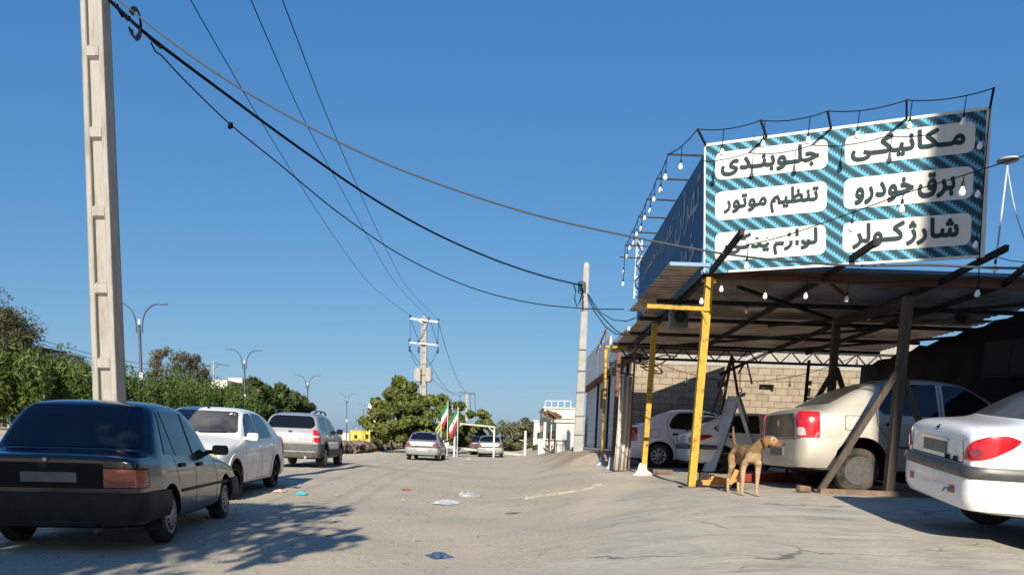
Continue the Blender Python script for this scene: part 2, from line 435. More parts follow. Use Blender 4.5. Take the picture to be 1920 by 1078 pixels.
# ------------------------------------------------------------------ car builder
def bake(o):
    dg = bpy.context.evaluated_depsgraph_get()
    me = bpy.data.meshes.new_from_object(o.evaluated_get(dg))
    old = o.data
    o.modifiers.clear()
    o.data = me
    bpy.data.meshes.remove(old)
    return me
def body_mesh(st, mats, arch, tumble=0.40, roofin=0.09, level=2):
    """st: (x, zb, w, zs, zt, rake) from nose to tail. Returns object (body) and BVH of the uncut shell"""
    bm = bmesh.new()
    rings = []
    for s in st:
        x, zb, w_, zs, zt = s[:5]; rk = s[5] if len(s) > 5 else 0.0
        c = zt - zs
        t = float(sstep(0.08, 0.30, c)); h = max(c, 0.01)
        ys = w_ * 0.955
        yr = ys - max(c - 0.06, 0) * tumble
        cab = [(ys - 0.5 * h * tumble - 0.01, zs + 0.5 * h), (yr, zt - 0.085), (yr - roofin, zt - 0.022), (yr * 0.5, zt - 0.004), (0, zt)]
        hd = [(w_ * 0.90, zs + 0.32 * h), (w_ * 0.80, zs + 0.62 * h), (w_ * 0.64, zs + 0.84 * h), (w_ * 0.34, zs + 0.96 * h), (0, zt)]
        top = [(a[0] * t + b[0] * (1 - t), a[1] * t + b[1] * (1 - t)) for a, b in zip(cab, hd)]
        hh = zs - zb
        low = [(0, zb), (0.72 * w_, zb), (0.93 * w_, zb + 0.02), (0.985 * w_, zb + 0.16 * hh), (w_, zb + 0.52 * hh), (0.99 * w_, zb + 0.80 * hh), (ys, zs)]
        pts = low + top
        zm = 0.5 * (zb + zt)
        ring = {}
        for i, (y, z) in enumerate(pts):
            xx = x + rk * (z - zm)
            L = bm.verts.new((xx, y, z))
            R_ = L if y == 0 else bm.verts.new((xx, -y, z))
            ring[i] = (L, R_)
        rings.append(ring)
    n = len(pts)
    for a, b in zip(rings, rings[1:]):
        for i in range(n - 1):
            bm.faces.new((a[i][0], a[i + 1][0], b[i + 1][0], b[i][0]))
            bm.faces.new((a[i][1], b[i][1], b[i + 1][1], a[i + 1][1]))
    for ring in (rings[0], rings[-1]):
        for i in range(n - 1):
            vs = []
            for v in (ring[i][0], ring[i + 1][0], ring[i + 1][1], ring[i][1]):
                if v not in vs: vs.append(v)
            bm.faces.new(vs)
    bmesh.ops.recalc_face_normals(bm, faces=bm.faces)
    o = obj('body', bm, mats, smooth=True)
    md = o.modifiers.new('s', 'SUBSURF'); md.levels = level; md.render_levels = level
    me = bake(o)
    bvh = BVHTree.FromPolygons([v.co.copy() for v in me.vertices], [tuple(p.vertices) for p in me.polygons])
    # wheel arches
    cb = bmesh.new()
    for (ax, az, ar, wi, wo) in arch:
        for sgn in (1, -1):
            lathe(cb, [(ar, sgn * wi), (ar, sgn * wo)], 40, 'Y', Matrix.Translation((ax, 0, az)), smooth=False)
    fix(cb)
    co = obj('cutter', cb, mats)
    md = o.modifiers.new('b', 'BOOLEAN'); md.operation = 'DIFFERENCE'; md.object = co; md.solver = 'EXACT'
    me = bake(o)
    cme = co.data
    bpy.data.objects.remove(co); bpy.data.meshes.remove(cme)
    while len(me.materials) > 2: me.materials.pop()
    for p in me.polygons:
        p.use_smooth = True; p.material_index = 0
        for (ax, az, ar, wi, wo) in arch:
            r = math.hypot(p.center.x - ax, p.center.z - az)
            onwall = abs(r - ar) < 0.012 and abs(p.normal.y) < 0.35 and (p.normal.x * (p.center.x - ax) + p.normal.z * (p.center.z - az)) < 0
            inner = abs(abs(p.center.y) - wi) < 0.004 and abs(p.normal.y) > 0.9 and r < ar
            if onwall or inner: p.material_index = 1
        if p.normal.z < -0.8 and p.center.z < 0.34: p.material_index = 1
    me.set_sharp_from_angle(angle=math.radians(38))
    md = o.modifiers.new('wn', 'WEIGHTED_NORMAL'); md.keep_sharp = True
    return o, bvh
def rnd(poly, r=0.03, n=4):
    out = []
    m = len(poly)
    for i in range(m):
        p = Vector(poly[i]).to_2d(); a = Vector(poly[i - 1]).to_2d(); b = Vector(poly[(i + 1) % m]).to_2d()
        rr = r[i] if isinstance(r, (list, tuple)) else r
        d1 = (a - p); d2 = (b - p)
        k = min(rr, d1.length * 0.45, d2.length * 0.45)
        s = p + d1.normalized() * k; e = p + d2.normalized() * k
        for j in range(n + 1):
            t = j / n
            out.append(((1 - t) ** 2 * s + 2 * t * (1 - t) * p + t * t * e)[:])
    return out
def patch(name, bvh, poly, mode, mat, parent, off=0.006, cell=0.07, skirt=0.008, xc=0.0, smooth=True, prof=None):
    """a sheet that follows the body: poly in (x,z) for 'L'/'R', (y,z) for 'F'/'B', (x,y) for 'T', (angle deg, z) for 'C'"""
    bm = bmesh.new()
    sc = 1.0
    vs = [bm.verts.new((p[0], p[1], 0)) for p in poly]
    bm.faces.new(vs)
    xs = [p[0] for p in poly]; ys = [p[1] for p in poly]
    cx = cell * (60 if mode == 'C' else 1)
    def cut(axis, lo, hi, c):
        k = max(1, int(math.ceil((hi - lo) / c)))
        for i in range(1, k):
            v = lo + (hi - lo) * i / k
            co = (v, 0, 0) if axis == 0 else (0, v, 0)
            no = (1, 0, 0) if axis == 0 else (0, 1, 0)
            bmesh.ops.bisect_plane(bm, geom=bm.verts[:] + bm.edges[:] + bm.faces[:], plane_co=co, plane_no=no)
    cut(0, min(xs), max(xs), cx); cut(1, min(ys), max(ys), cell)
    bm.verts.ensure_lookup_table()
    zlo, zhi = min(ys), max(ys)
    data = {}
    for v in bm.verts:
        a, b = v.co.x, v.co.y
        if mode == 'L': o_, d_ = Vector((a, 3, b)), Vector((0, -1, 0))
        elif mode == 'R': o_, d_ = Vector((a, -3, b)), Vector((0, 1, 0))
        elif mode == 'F': o_, d_ = Vector((5, a, b)), Vector((-1, 0, 0))
        elif mode == 'B': o_, d_ = Vector((-5, a, b)), Vector((1, 0, 0))
        elif mode == 'T': o_, d_ = Vector((a, b, 4)), Vector((0, 0, -1))
        else:
            an = math.radians(a); d_ = -Vector((math.cos(an), math.sin(an), 0)); o_ = Vector((xc, 0, b)) - d_ * 5
        hit = bvh.ray_cast(o_, d_)
        if hit[0] is None:
            lo, no, idx, dist = bvh.find_nearest(o_ + d_ * 4.2)
        else: lo, no = hit[0], hit[1]
        if no.dot(d_) > 0: no = -no
        data[v] = (lo, (no * 0.6 - d_ * 0.4).normalized())
    for v, (lo, no) in data.items():
        k = 1.0
        if prof: k = prof((v.co.y - zlo) / max(zhi - zlo, 1e-6))
        v.co = lo + no * off * k
    bd = [e for e in bm.edges if e.is_boundary]
    r = bmesh.ops.extrude_edge_only(bm, edges=bd)
    inv = {}
    for v in [x for x in r['geom'] if isinstance(x, bmesh.types.BMVert)]:
        best = None
        for e in v.link_edges:
            ov = e.other_vert(v)
            if ov in data: best = ov
        if best: v.co = data[best][0] - data[best][1] * skirt
    for f in bm.faces: f.smooth = smooth
    bmesh.ops.recalc_face_normals(bm, faces=bm.faces)
    # outward check
    return obj(name, bm, mat, parent, smooth=smooth, ang=40)
def line(bvh, pts, mode, bm, w_=0.008, off=0.0015, xc=0):
    """thin dark seam along pts"""
    P2 = []
    for a, b in zip(pts, pts[1:]):
        a = Vector(a).to_2d(); b = Vector(b).to_2d()
        k = max(1, int((b - a).length / 0.05))
        for i in range(k): P2.append(a.lerp(b, i / k))
    P2.append(Vector(pts[-1]).to_2d())
    def cast(p):
        if mode == 'L': h = bvh.ray_cast(Vector((p.x, 3, p.y)), Vector((0, -1, 0)))
        elif mode == 'R': h = bvh.ray_cast(Vector((p.x, -3, p.y)), Vector((0, 1, 0)))
        elif mode == 'B': h = bvh.ray_cast(Vector((-5, p.x, p.y)), Vector((1, 0, 0)))
        elif mode == 'F': h = bvh.ray_cast(Vector((5, p.x, p.y)), Vector((-1, 0, 0)))
        else: h = bvh.ray_cast(Vector((p.x, p.y, 4)), Vector((0, 0, -1)))
        if h[0] is None: return None
        d = {'L': (0, 1, 0), 'R': (0, -1, 0), 'B': (-1, 0, 0), 'F': (1, 0, 0), 'T': (0, 0, 1)}[mode]
        return h[0] + (h[1] if h[1].dot(Vector(d)) > 0 else -h[1]) * off
    prev = None
    for i, p in enumerate(P2):
        d = (P2[min(i + 1, len(P2) - 1)] - P2[max(i - 1, 0)]).normalized()
        nn = Vector((-d.y, d.x)) * w_ / 2
        a, b = cast(p + nn), cast(p - nn)
        if a is None or b is None: prev = None; continue
        cur = (bm.verts.new(a), bm.verts.new(b))
        if prev: bm.faces.new((prev[0], prev[1], cur[1], cur[0]))
        prev = cur

def tyre_me(r, wd, rr):
    bm = bmesh.new()
    h = wd / 2
    prof = [(rr, -h + .012), (rr + .02, -h), (r - .03, -h), (r - .008, -h + .018), (r, -h + .035), (r, -.035), (r - .008, -.03), (r - .008, -.02), (r, -.015), (r, .015), (r - .008, .02), (r - .008, .03), (r, .035), (r, h - .035), (r - .008, h - .018), (r - .03, h), (rr + .02, h), (rr, h - .012)]
    lathe(bm, prof, 36, 'Y'); fix(bm)
    me = bpy.data.meshes.new('tyre'); bm.to_mesh(me); bm.free()
    me.materials.append(MT['rubber']); me.set_sharp_from_angle(angle=math.radians(50))
    return me
def rim_me(rr, wd, kind):
    """outer side +y"""
    bm = bmesh.new()
    h = wd / 2
    if kind == 'steel':
        prof = [(rr + .006, h - .01), (rr + .004, h + .004), (rr - .012, h + .004), (rr - .02, h - .03), (rr - .035, h - .045), (rr * .62, h - .02), (rr * .5, h - .035), (rr * .33, h - .035), (rr * .3, h - .005), (.012, h - .002)]
        lathe(bm, prof, 36, 'Y')
        lathe(bm, [(rr + .005, h + .003), (rr + .002, h + .008), (rr - .010, h + .008), (rr - .012, h + .003)], 36, 'Y', mi=3)
        lathe(bm, [(rr * .30, h - .004), (rr * .27, h + .006), (.012, h + .008)], 18, 'Y', mi=3)
        for k in range(9):
            a = 2 * math.pi * k / 9
            c = Vector((math.cos(a) * rr * .71, h - .027, math.sin(a) * rr * .71))
            lathe(bm, [(.021, -.003), (.021, .004)], 10, 'Y', Matrix.Translation(c), mi=1)
        for k in range(4):
            a = 2 * math.pi * (k + .5) / 4
            lathe(bm, [(.011, 0), (.009, .014)], 6, 'Y', Matrix.Translation((math.cos(a) * rr * .42, h - .036, math.sin(a) * rr * .42)), mi=2)
    else:
        n = {'cap9': 9, 'cap14': 14, 'alloy5': 5}[kind]
        prof = [(rr + .006, h - .01), (rr + .006, h + .008), (rr - .008, h + .012), (rr - .025, h + .004), (rr * .6, h + .012), (rr * .25, h + .016), (.012, h + .018)]
        lathe(bm, prof, 36, 'Y')
        for k in range(n):
            a0 = 2 * math.pi * k / n
            wd_ = {9: .46, 14: .5, 5: .62}[n] * math.pi / n
            r0, r1 = {9: (.36, .86), 14: (.58, .86), 5: (.36, .84)}[n]
            vs = []
            for (a, r_) in [(a0 - wd_ * (.45 if n != 14 else .8), r0), (a0 - wd_, r1), (a0, r1 + .03), (a0 + wd_, r1), (a0 + wd_ * (.45 if n != 14 else .8), r0)]:
                yy = h + .0125 - (.0025 if r_ > .7 else -.005)
                vs.append(bm.verts.new((math.cos(a) * rr * r_, yy + .004, math.sin(a) * rr * r_)))
            f = bm.faces.new(vs); f.material_index = 1
        lathe(bm, [(.03, h + .015), (.026, h + .024), (.004, h + .025)], 12, 'Y', mi=2)
    fix(bm)
    me = bpy.data.meshes.new('rim'); bm.to_mesh(me); bm.free()
    for m in ((MT['steel'], MT['dark'], MT['alloy'], M('rim_edge', (.06, .062, .065), .6, c2=(.11, .095, .08), scale=20)) if kind == 'steel' else (MT['alloy'], MT['dark'], MT['alloy'])): me.materials.append(m)
    me.set_sharp_from_angle(angle=math.radians(45))
    return me
_wc = {}
def wheels(car, pos, r, wd, rr, kind, front_kind=None, steer=0.0, camber=0):
    for (x, y) in pos:
        fr = x > 0
        kd = (front_kind or kind) if fr else kind
        k = (r, wd, rr, kd)
        if k not in _wc: _wc[k] = (tyre_me(r, wd, rr), rim_me(rr, wd, kd))
        t = link('tyre', _wc[k][0], car, (x, y, r - 0.004))
        t.rotation_euler = (0, random.random() * 6, (0 if y > 0 else math.pi) + (steer if fr else 0))
        rm = link('rim', _wc[k][1], t)
def mirror_part(car, x, y, z, sgn, mat, w_=0.20, h=0.13):
    bm = bmesh.new()
    box(bm, (x, y + sgn * (w_ / 2 + .03), z), (0.10, w_, h), Euler((0, 0, -sgn * 0.25)).to_matrix(), 0, 0.035)
    bar(bm, (x + .01, y - sgn * .05, z - .03), (x + .01, y + sgn * .08, z - .02), .06, .05)
    for f in bm.faces: f.smooth = True
    o = obj('wing_mirror', bm, mat, car, True, 50)
    b2 = bmesh.new()
    box(b2, (x - .052, y + sgn * (w_ / 2 + .03) , z), (0.006, w_ * .82, h * .78), Euler((0, 0, -sgn * 0.25)).to_matrix(), 0, .002)
    obj('mirror_glass', b2, MT['glass'], o)
def handle(car, bvh, x, z, side, mat, L=0.17):
    patch('door_handle', bvh, rnd([(x - L / 2, z - .022), (x + L / 2, z - .022), (x + L / 2, z + .022), (x - L / 2, z + .022)], .02), side, mat, car, off=0.022, cell=.05, skirt=.0)
def mats2(p): return [p, MT['dark']]
def seams(car, bvh, sides, top=None, rear=None, mat=None):
    for sd, pls in (('L', sides), ('R', sides), ('T', top or []), ('B', rear or [])):
        for pl in pls:
            bm = bmesh.new(); line(bvh, pl, sd, bm, 0.010)
            if not bm.faces: bm.free(); continue
            bmesh.ops.recalc_face_normals(bm, faces=bm.faces)
            obj('panel_gap', bm, mat or MT['gap'], car)
def two(fn):
    for sd in ('L', 'R'): fn(sd)

# ---- boxy old saloon
def boxy_saloon(label, loc, rz):
    car = thing('parked_car', label, 'car', loc, rz, 'cars parked along the road')
    r = .275; ax, bx = 1.16, -1.135
    st = [(1.88, .30, .70, .50, .56), (1.86, .25, .755, .60, .66), (1.78, .22, .785, .66, .735), (1.45, .20, .795, .74, .80), (1.0, .19, .80, .80, .865),
          (.78, .19, .80, .82, .90), (.66, .19, .80, .825, .95), (.40, .19, .80, .83, 1.16), (.16, .19, .80, .84, 1.35), (.02, .19, .80, .845, 1.42), (-.25, .19, .80, .85, 1.455),
          (-.75, .19, .80, .855, 1.455), (-1.02, .19, .80, .86, 1.42), (-1.12, .19, .80, .862, 1.37), (-1.36, .19, .80, .865, 1.12), (-1.48, .2, .795, .868, .985), (-1.54, .2, .793, .87, .945), (-1.80, .21, .785, .872, .925, -.02), (-1.93, .23, .775, .865, .912, -.03), (-1.975, .25, .755, .84, .89, -.04), (-1.985, .28, .72, .81, .86, -.04)]
    o, bv = body_mesh(st, mats2(MT['p_navy']), [(ax, r, .335, .52, 1.0), (bx, r, .335, .52, 1.0)], tumble=.30, roofin=.06)
    o.parent = car
    g_ = MT['tint']
    two(lambda s: patch('side_window', bv, rnd([(.50, .885), (-.19, .885), (-.19, 1.345), (.12, 1.335)], .03), s, g_, car))
    two(lambda s: patch('side_window', bv, rnd([(-.26, .885), (-.84, .885), (-.90, 1.345), (-.26, 1.35)], .03), s, g_, car))
    two(lambda s: patch('quarter_window', bv, rnd([(-.90, .895), (-1.19, .91), (-.985, 1.335), (-.955, 1.335)], .02), s, g_, car))
    patch('windscreen', bv, rnd([(-.64, .925), (.64, .925), (.51, 1.375), (-.51, 1.375)], .05), 'F', g_, car, cell=.1)
    patch('rear_window', bv, rnd([(-.645, .965), (.645, .965), (.525, 1.375), (-.525, 1.375)], .05), 'B', g_, car, cell=.1)
    patch('bumper', bv, [(94, .30), (266, .30), (266, .56), (94, .56)], 'C', MT['black_plastic'], car, off=.05, cell=.07, skirt=.0, xc=-1.2, prof=lambda t: .65 + .35 * math.sin(math.pi * min(max(t, 0), 1)))
    patch('bumper', bv, [(-80, .26), (80, .26), (80, .54), (-80, .54)], 'C', MT['black_plastic'], car, off=.05, cell=.07, skirt=.0, xc=1.2, prof=lambda t: .65 + .35 * math.sin(math.pi * min(max(t, 0), 1)))
    for s in (1, -1):
        a0 = 180 - s * 36; a1 = 180 - s * 61
        patch('tail_light', bv, rnd([(a0, .615), (a1, .615), (a1, .77), (a0, .785)], [2, 2, 6, 2]), 'C', MT['orange_lamp'], car, off=.012, cell=.04, xc=-1.35)
    for s in (1, -1):
        patch('lamp_lens', bv, rnd([(180 - s * 36.5, .62), (180 - s * 60.5, .62), (180 - s * 60.5, .672), (180 - s * 36.5, .678)], 1), 'C', MT['dull_red'], car, off=.015, cell=.04, xc=-1.35)
        patch('lamp_bezel', bv, rnd([(180 - s * 34.5, .605), (180 - s * 62.5, .605), (180 - s * 62.5, .785), (180 - s * 34.5, .795)], 2), 'C', MT['gap'], car, off=.006, cell=.04, xc=-1.35)
    patch('lamp_surround', bv, [(-.46, .60), (.46, .60), (.46, .83), (-.46, .83)], 'B', MT['gap'], car, off=.002)
    patch('number_plate', bv, rnd([(-.235, .655), (.235, .655), (.235, .745), (-.235, .745)], .006), 'B', MT['plate_dark'], car, off=.012)
    bm = bmesh.new(); lathe(bm, [(.022, 0), (.022, .012), (.012, .014)], 14, 'Y', Matrix.Translation((-2.0, .02, .855)) @ Matrix.Rotation(math.pi / 2, 4, 'Z')); obj('boot_lock', fix(bm), MT['alloy'], car)
    two(lambda s: patch('side_strip', bv, [(1.55, .50), (-.78, .50), (-.78, .53), (1.55, .53)], s, MT['black_plastic'], car, off=.012))
    two(lambda s: handle(car, bv, -.03, .775, s, MT['black_plastic']))
    two(lambda s: handle(car, bv, -.70, .785, s, MT['black_plastic']))
    seams(car, bv, [[(.62, .87), (.70, .55), (.66, .24)], [(-.225, 1.35), (-.225, .24)], [(-.96, 1.36), (-.93, .88), (-.86, .6)], [(.66, .22), (-.75, .22)], [(1.3, .74), (.62, .80)]],
          rear=[[(-.62, .60), (-.66, .88)], [(.62, .60), (.66, .88)]])
    for s in (1, -1): mirror_part(car, .52, s * .76, .93, s, MT['black_plastic'], .19, .12)
    wheels(car, [(ax, .69), (ax, -.69), (bx, .69), (bx, -.69)], r, .165, .175, 'cap14')
    for s in (1, -1):
        for xx in (bx - .30, ax - .30):
            bm = bmesh.new(); box(bm, (xx, s * .70, .25), (.012, .17, .20), Euler((0, .15, 0)).to_matrix(), 0, .004); obj('mud_flap', bm, MT['black_plastic'], car)
    bm = bmesh.new(); tube(bm, [(-1.7, -.38, .22), (-2.0, -.38, .215)], .022, 10); obj('exhaust_pipe', bm, MT['rust'], car)
    return car

# ---- tall-tailed saloon (white parked one, white and champagne ones in the garage)
def saloon(label, loc, rz, pm, rim, group, front_detail=True, steer=0.0, glass='glass', rear_glass='glass_dusty', plate='plate_dark', dark_handles=True, stain=False, boot_reflection=False):
    car = thing('parked_car', label, 'car', loc, rz, group)
    r = .305; ax, bx = 1.315, -1.315
    st = [(2.09, .30, .64, .52, .58), (2.06, .24, .74, .62, .70), (1.97, .20, .81, .72, .80), (1.65, .19, .855, .82, .90), (1.2, .18, .868, .88, .97),
          (.92, .18, .87, .905, 1.02), (.80, .18, .87, .91, 1.06), (.50, .18, .87, .92, 1.25), (.20, .18, .87, .925, 1.43), (.02, .18, .87, .93, 1.495), (-.35, .18, .87, .935, 1.53),
          (-.78, .18, .87, .945, 1.52), (-1.08, .18, .87, .96, 1.47), (-1.34, .18, .868, .975, 1.375), (-1.62, .19, .865, .985, 1.225), (-1.80, .195, .86, .99, 1.115), (-1.88, .2, .855, .99, 1.08), (-2.04, .21, .835, .985, 1.07, -.03), (-2.12, .24, .79, .965, 1.045, -.05), (-2.145, .28, .73, .93, 1.0, -.06)]
    o, bv = body_mesh(st, mats2(pm), [(ax, r + .01, .375, .56, 1.1), (bx, r + .01, .375, .56, 1.1)], tumble=.38, roofin=.09)
    o.parent = car
    G1, G2 = MT[glass], MT[rear_glass]
    two(lambda s: patch('side_window', bv, rnd([(.62, .97), (-.20, .975), (-.20, 1.425), (.05, 1.415), (.30, 1.29)], [.03, .03, .04, .08, .1]), s, G1, car))
    two(lambda s: patch('side_window', bv, rnd([(-.29, .978), (-1.02, 1.0), (-1.10, 1.06), (-1.0, 1.28), (-.84, 1.41), (-.29, 1.43)], [.03, .04, .05, .1, .08, .04]), s, G1, car))
    patch('windscreen', bv, rnd([(-.70, 1.075), (.70, 1.075), (.55, 1.44), (-.55, 1.44)], .07), 'F', G2, car, cell=.1)
    patch('rear_window', bv, rnd([(-.66, 1.13), (.66, 1.13), (.54, 1.45), (-.54, 1.45)], .07), 'B', G2, car, cell=.1)
    for s in (1, -1):
        a0 = 180 - s * 40; a1 = 180 - s * 66
        patch('tail_light', bv, rnd([(180 - s * 49, .66), (a1, .66), (180 - s * 64, 1.0), (180 - s * 47, 1.005), (180 - s * 45, .92)], [1, 2, 3, 2, 2]), 'C', MT['red_lamp'], car, off=.016, cell=.04, xc=-1.5)
        patch('reversing_light', bv, rnd([(180 - s * 49.3, .685), (180 - s * 56, .685), (180 - s * 54, .79), (180 - s * 48.3, .79)], 1), 'C', MT['clear_lamp'], car, off=.019, cell=.04, xc=-1.5)
        patch('reflector', bv, rnd([(s * .50, .385), (s * .70, .385), (s * .70, .43), (s * .50, .43)], .01), 'B', MT['dull_red'], car, off=.008)
        patch('headlight', bv, rnd([(s * 27, .62), (s * 47.5, .64), (s * 50, .80), (s * 44, .83), (s * 30, .80)], [1, 2, 3, 3, 2]), 'C', MT['yellowed'], car, off=.012, cell=.04, xc=1.3)
        patch('wheel_arch', bv, [(ax + .44 * math.cos(a), r + .44 * math.sin(a)) for a in [math.radians(-8 + 196 * i / 20) for i in range(21)]] + [(ax + .377 * math.cos(a), r + .377 * math.sin(a)) for a in [math.radians(188 - 196 * i / 20) for i in range(21)]], 'L' if s > 0 else 'R', pm, car, off=.014, cell=.09)
        patch('wheel_arch', bv, [(bx + .44 * math.cos(a), r + .44 * math.sin(a)) for a in [math.radians(-8 + 196 * i / 20) for i in range(21)]] + [(bx + .377 * math.cos(a), r + .377 * math.sin(a)) for a in [math.radians(188 - 196 * i / 20) for i in range(21)]], 'L' if s > 0 else 'R', pm, car, off=.014, cell=.09)
    patch('bumper', bv, [(103, .26), (257, .26), (257, .63), (103, .63)], 'C', pm, car, off=.022, cell=.07, skirt=.0, xc=-1.45, prof=lambda t: .7 + .3 * math.sin(math.pi * min(max(t, 0), 1)))
    patch('bumper', bv, [(-74, .24), (74, .24), (74, .585), (-74, .585)], 'C', pm, car, off=.022, cell=.07, skirt=.0, xc=1.45, prof=lambda t: .7 + .3 * math.sin(math.pi * min(max(t, 0), 1)))
    patch('grille', bv, rnd([(-.42, .64), (.42, .64), (.46, .76), (-.46, .76)], .03), 'F', MT['black_plastic'], car, off=.006)
    if boot_reflection:  # dark reflection on the tail, put into the colour of a separate panel
        patch('boot_panel', bv, rnd([(-.60, .66), (.60, .66), (.56, .99), (-.56, .99)], .04), 'B', M('boot_dark_reflection', (.10, .095, .085), .16, .5, c2=(.05, .047, .043), scale=5), car, off=.008)
    patch('number_plate', bv, rnd([(-.26, .40), (.26, .40), (.26, .51), (-.26, .51)], .006), 'B', MT[plate], car, off=.03)
    patch('badge', bv, rnd([(-.05, .87), (0, .80), (.05, .87), (0, .93)], .012), 'B', MT['chrome'], car, off=.009, cell=.03)
    hm = MT['black_plastic'] if dark_handles else MT['chrome']
    two(lambda s: handle(car, bv, -.12, .845, s, hm, .15))
    two(lambda s: handle(car, bv, -.93, .865, s, hm, .15))
    patch('fuel_flap', bv, rnd([(-1.33, .77), (-1.56, .77), (-1.56, .97), (-1.33, .97)], .03), 'R', MT['gap'], car, off=.0012, skirt=0)
    patch('fuel_flap_lid', bv, rnd([(-1.338, .778), (-1.552, .778), (-1.552, .962), (-1.338, .962)], .03), 'R', pm, car, off=.003)
    seams(car, bv, [[(.70, .93), (.76, .6), (.74, .26)], [(-.245, 1.44), (-.245, .25)], [(-1.0, 1.42), (-1.14, 1.15), (-1.12, .85), (-.93, .62)], [(.74, .235), (-.90, .235)]],
          rear=[[(-.66, .64), (.66, .64)], [(-.60, .65), (-.56, 1.0)], [(.60, .65), (.56, 1.0)]])
    two(lambda s: patch('side_strip', bv, [(.70, .55), (-.88, .55), (-.88, .575), (.70, .575)], s, pm if front_detail else MT['strip'], car, off=.009))
    if stain:
        pass
    for s in (1, -1): mirror_part(car, .60, s * .80, 1.02, s, pm, .20, .14)
    wheels(car, [(ax, .745), (ax, -.745), (bx, .745), (bx, -.745)], r, .185, .19, rim, steer=steer)
    bm = bmesh.new(); tube(bm, [(.02, 0, 1.50), (-.10, 0, 1.60)], .006, 5); box(bm, (.03, 0, 1.505), (.07, .035, .03), None, 0, .01); obj('aerial', bm, MT['cable'], car)
    bm = bmesh.new(); tube(bm, [(.86, -.52, 1.07), (.76, -.05, 1.105), (.80, .05, 1.09)], .010, 5); tube(bm, [(.86, .10, 1.075), (.77, .55, 1.09)], .010, 5); obj('wipers', bm, MT['cable'], car)
    return car

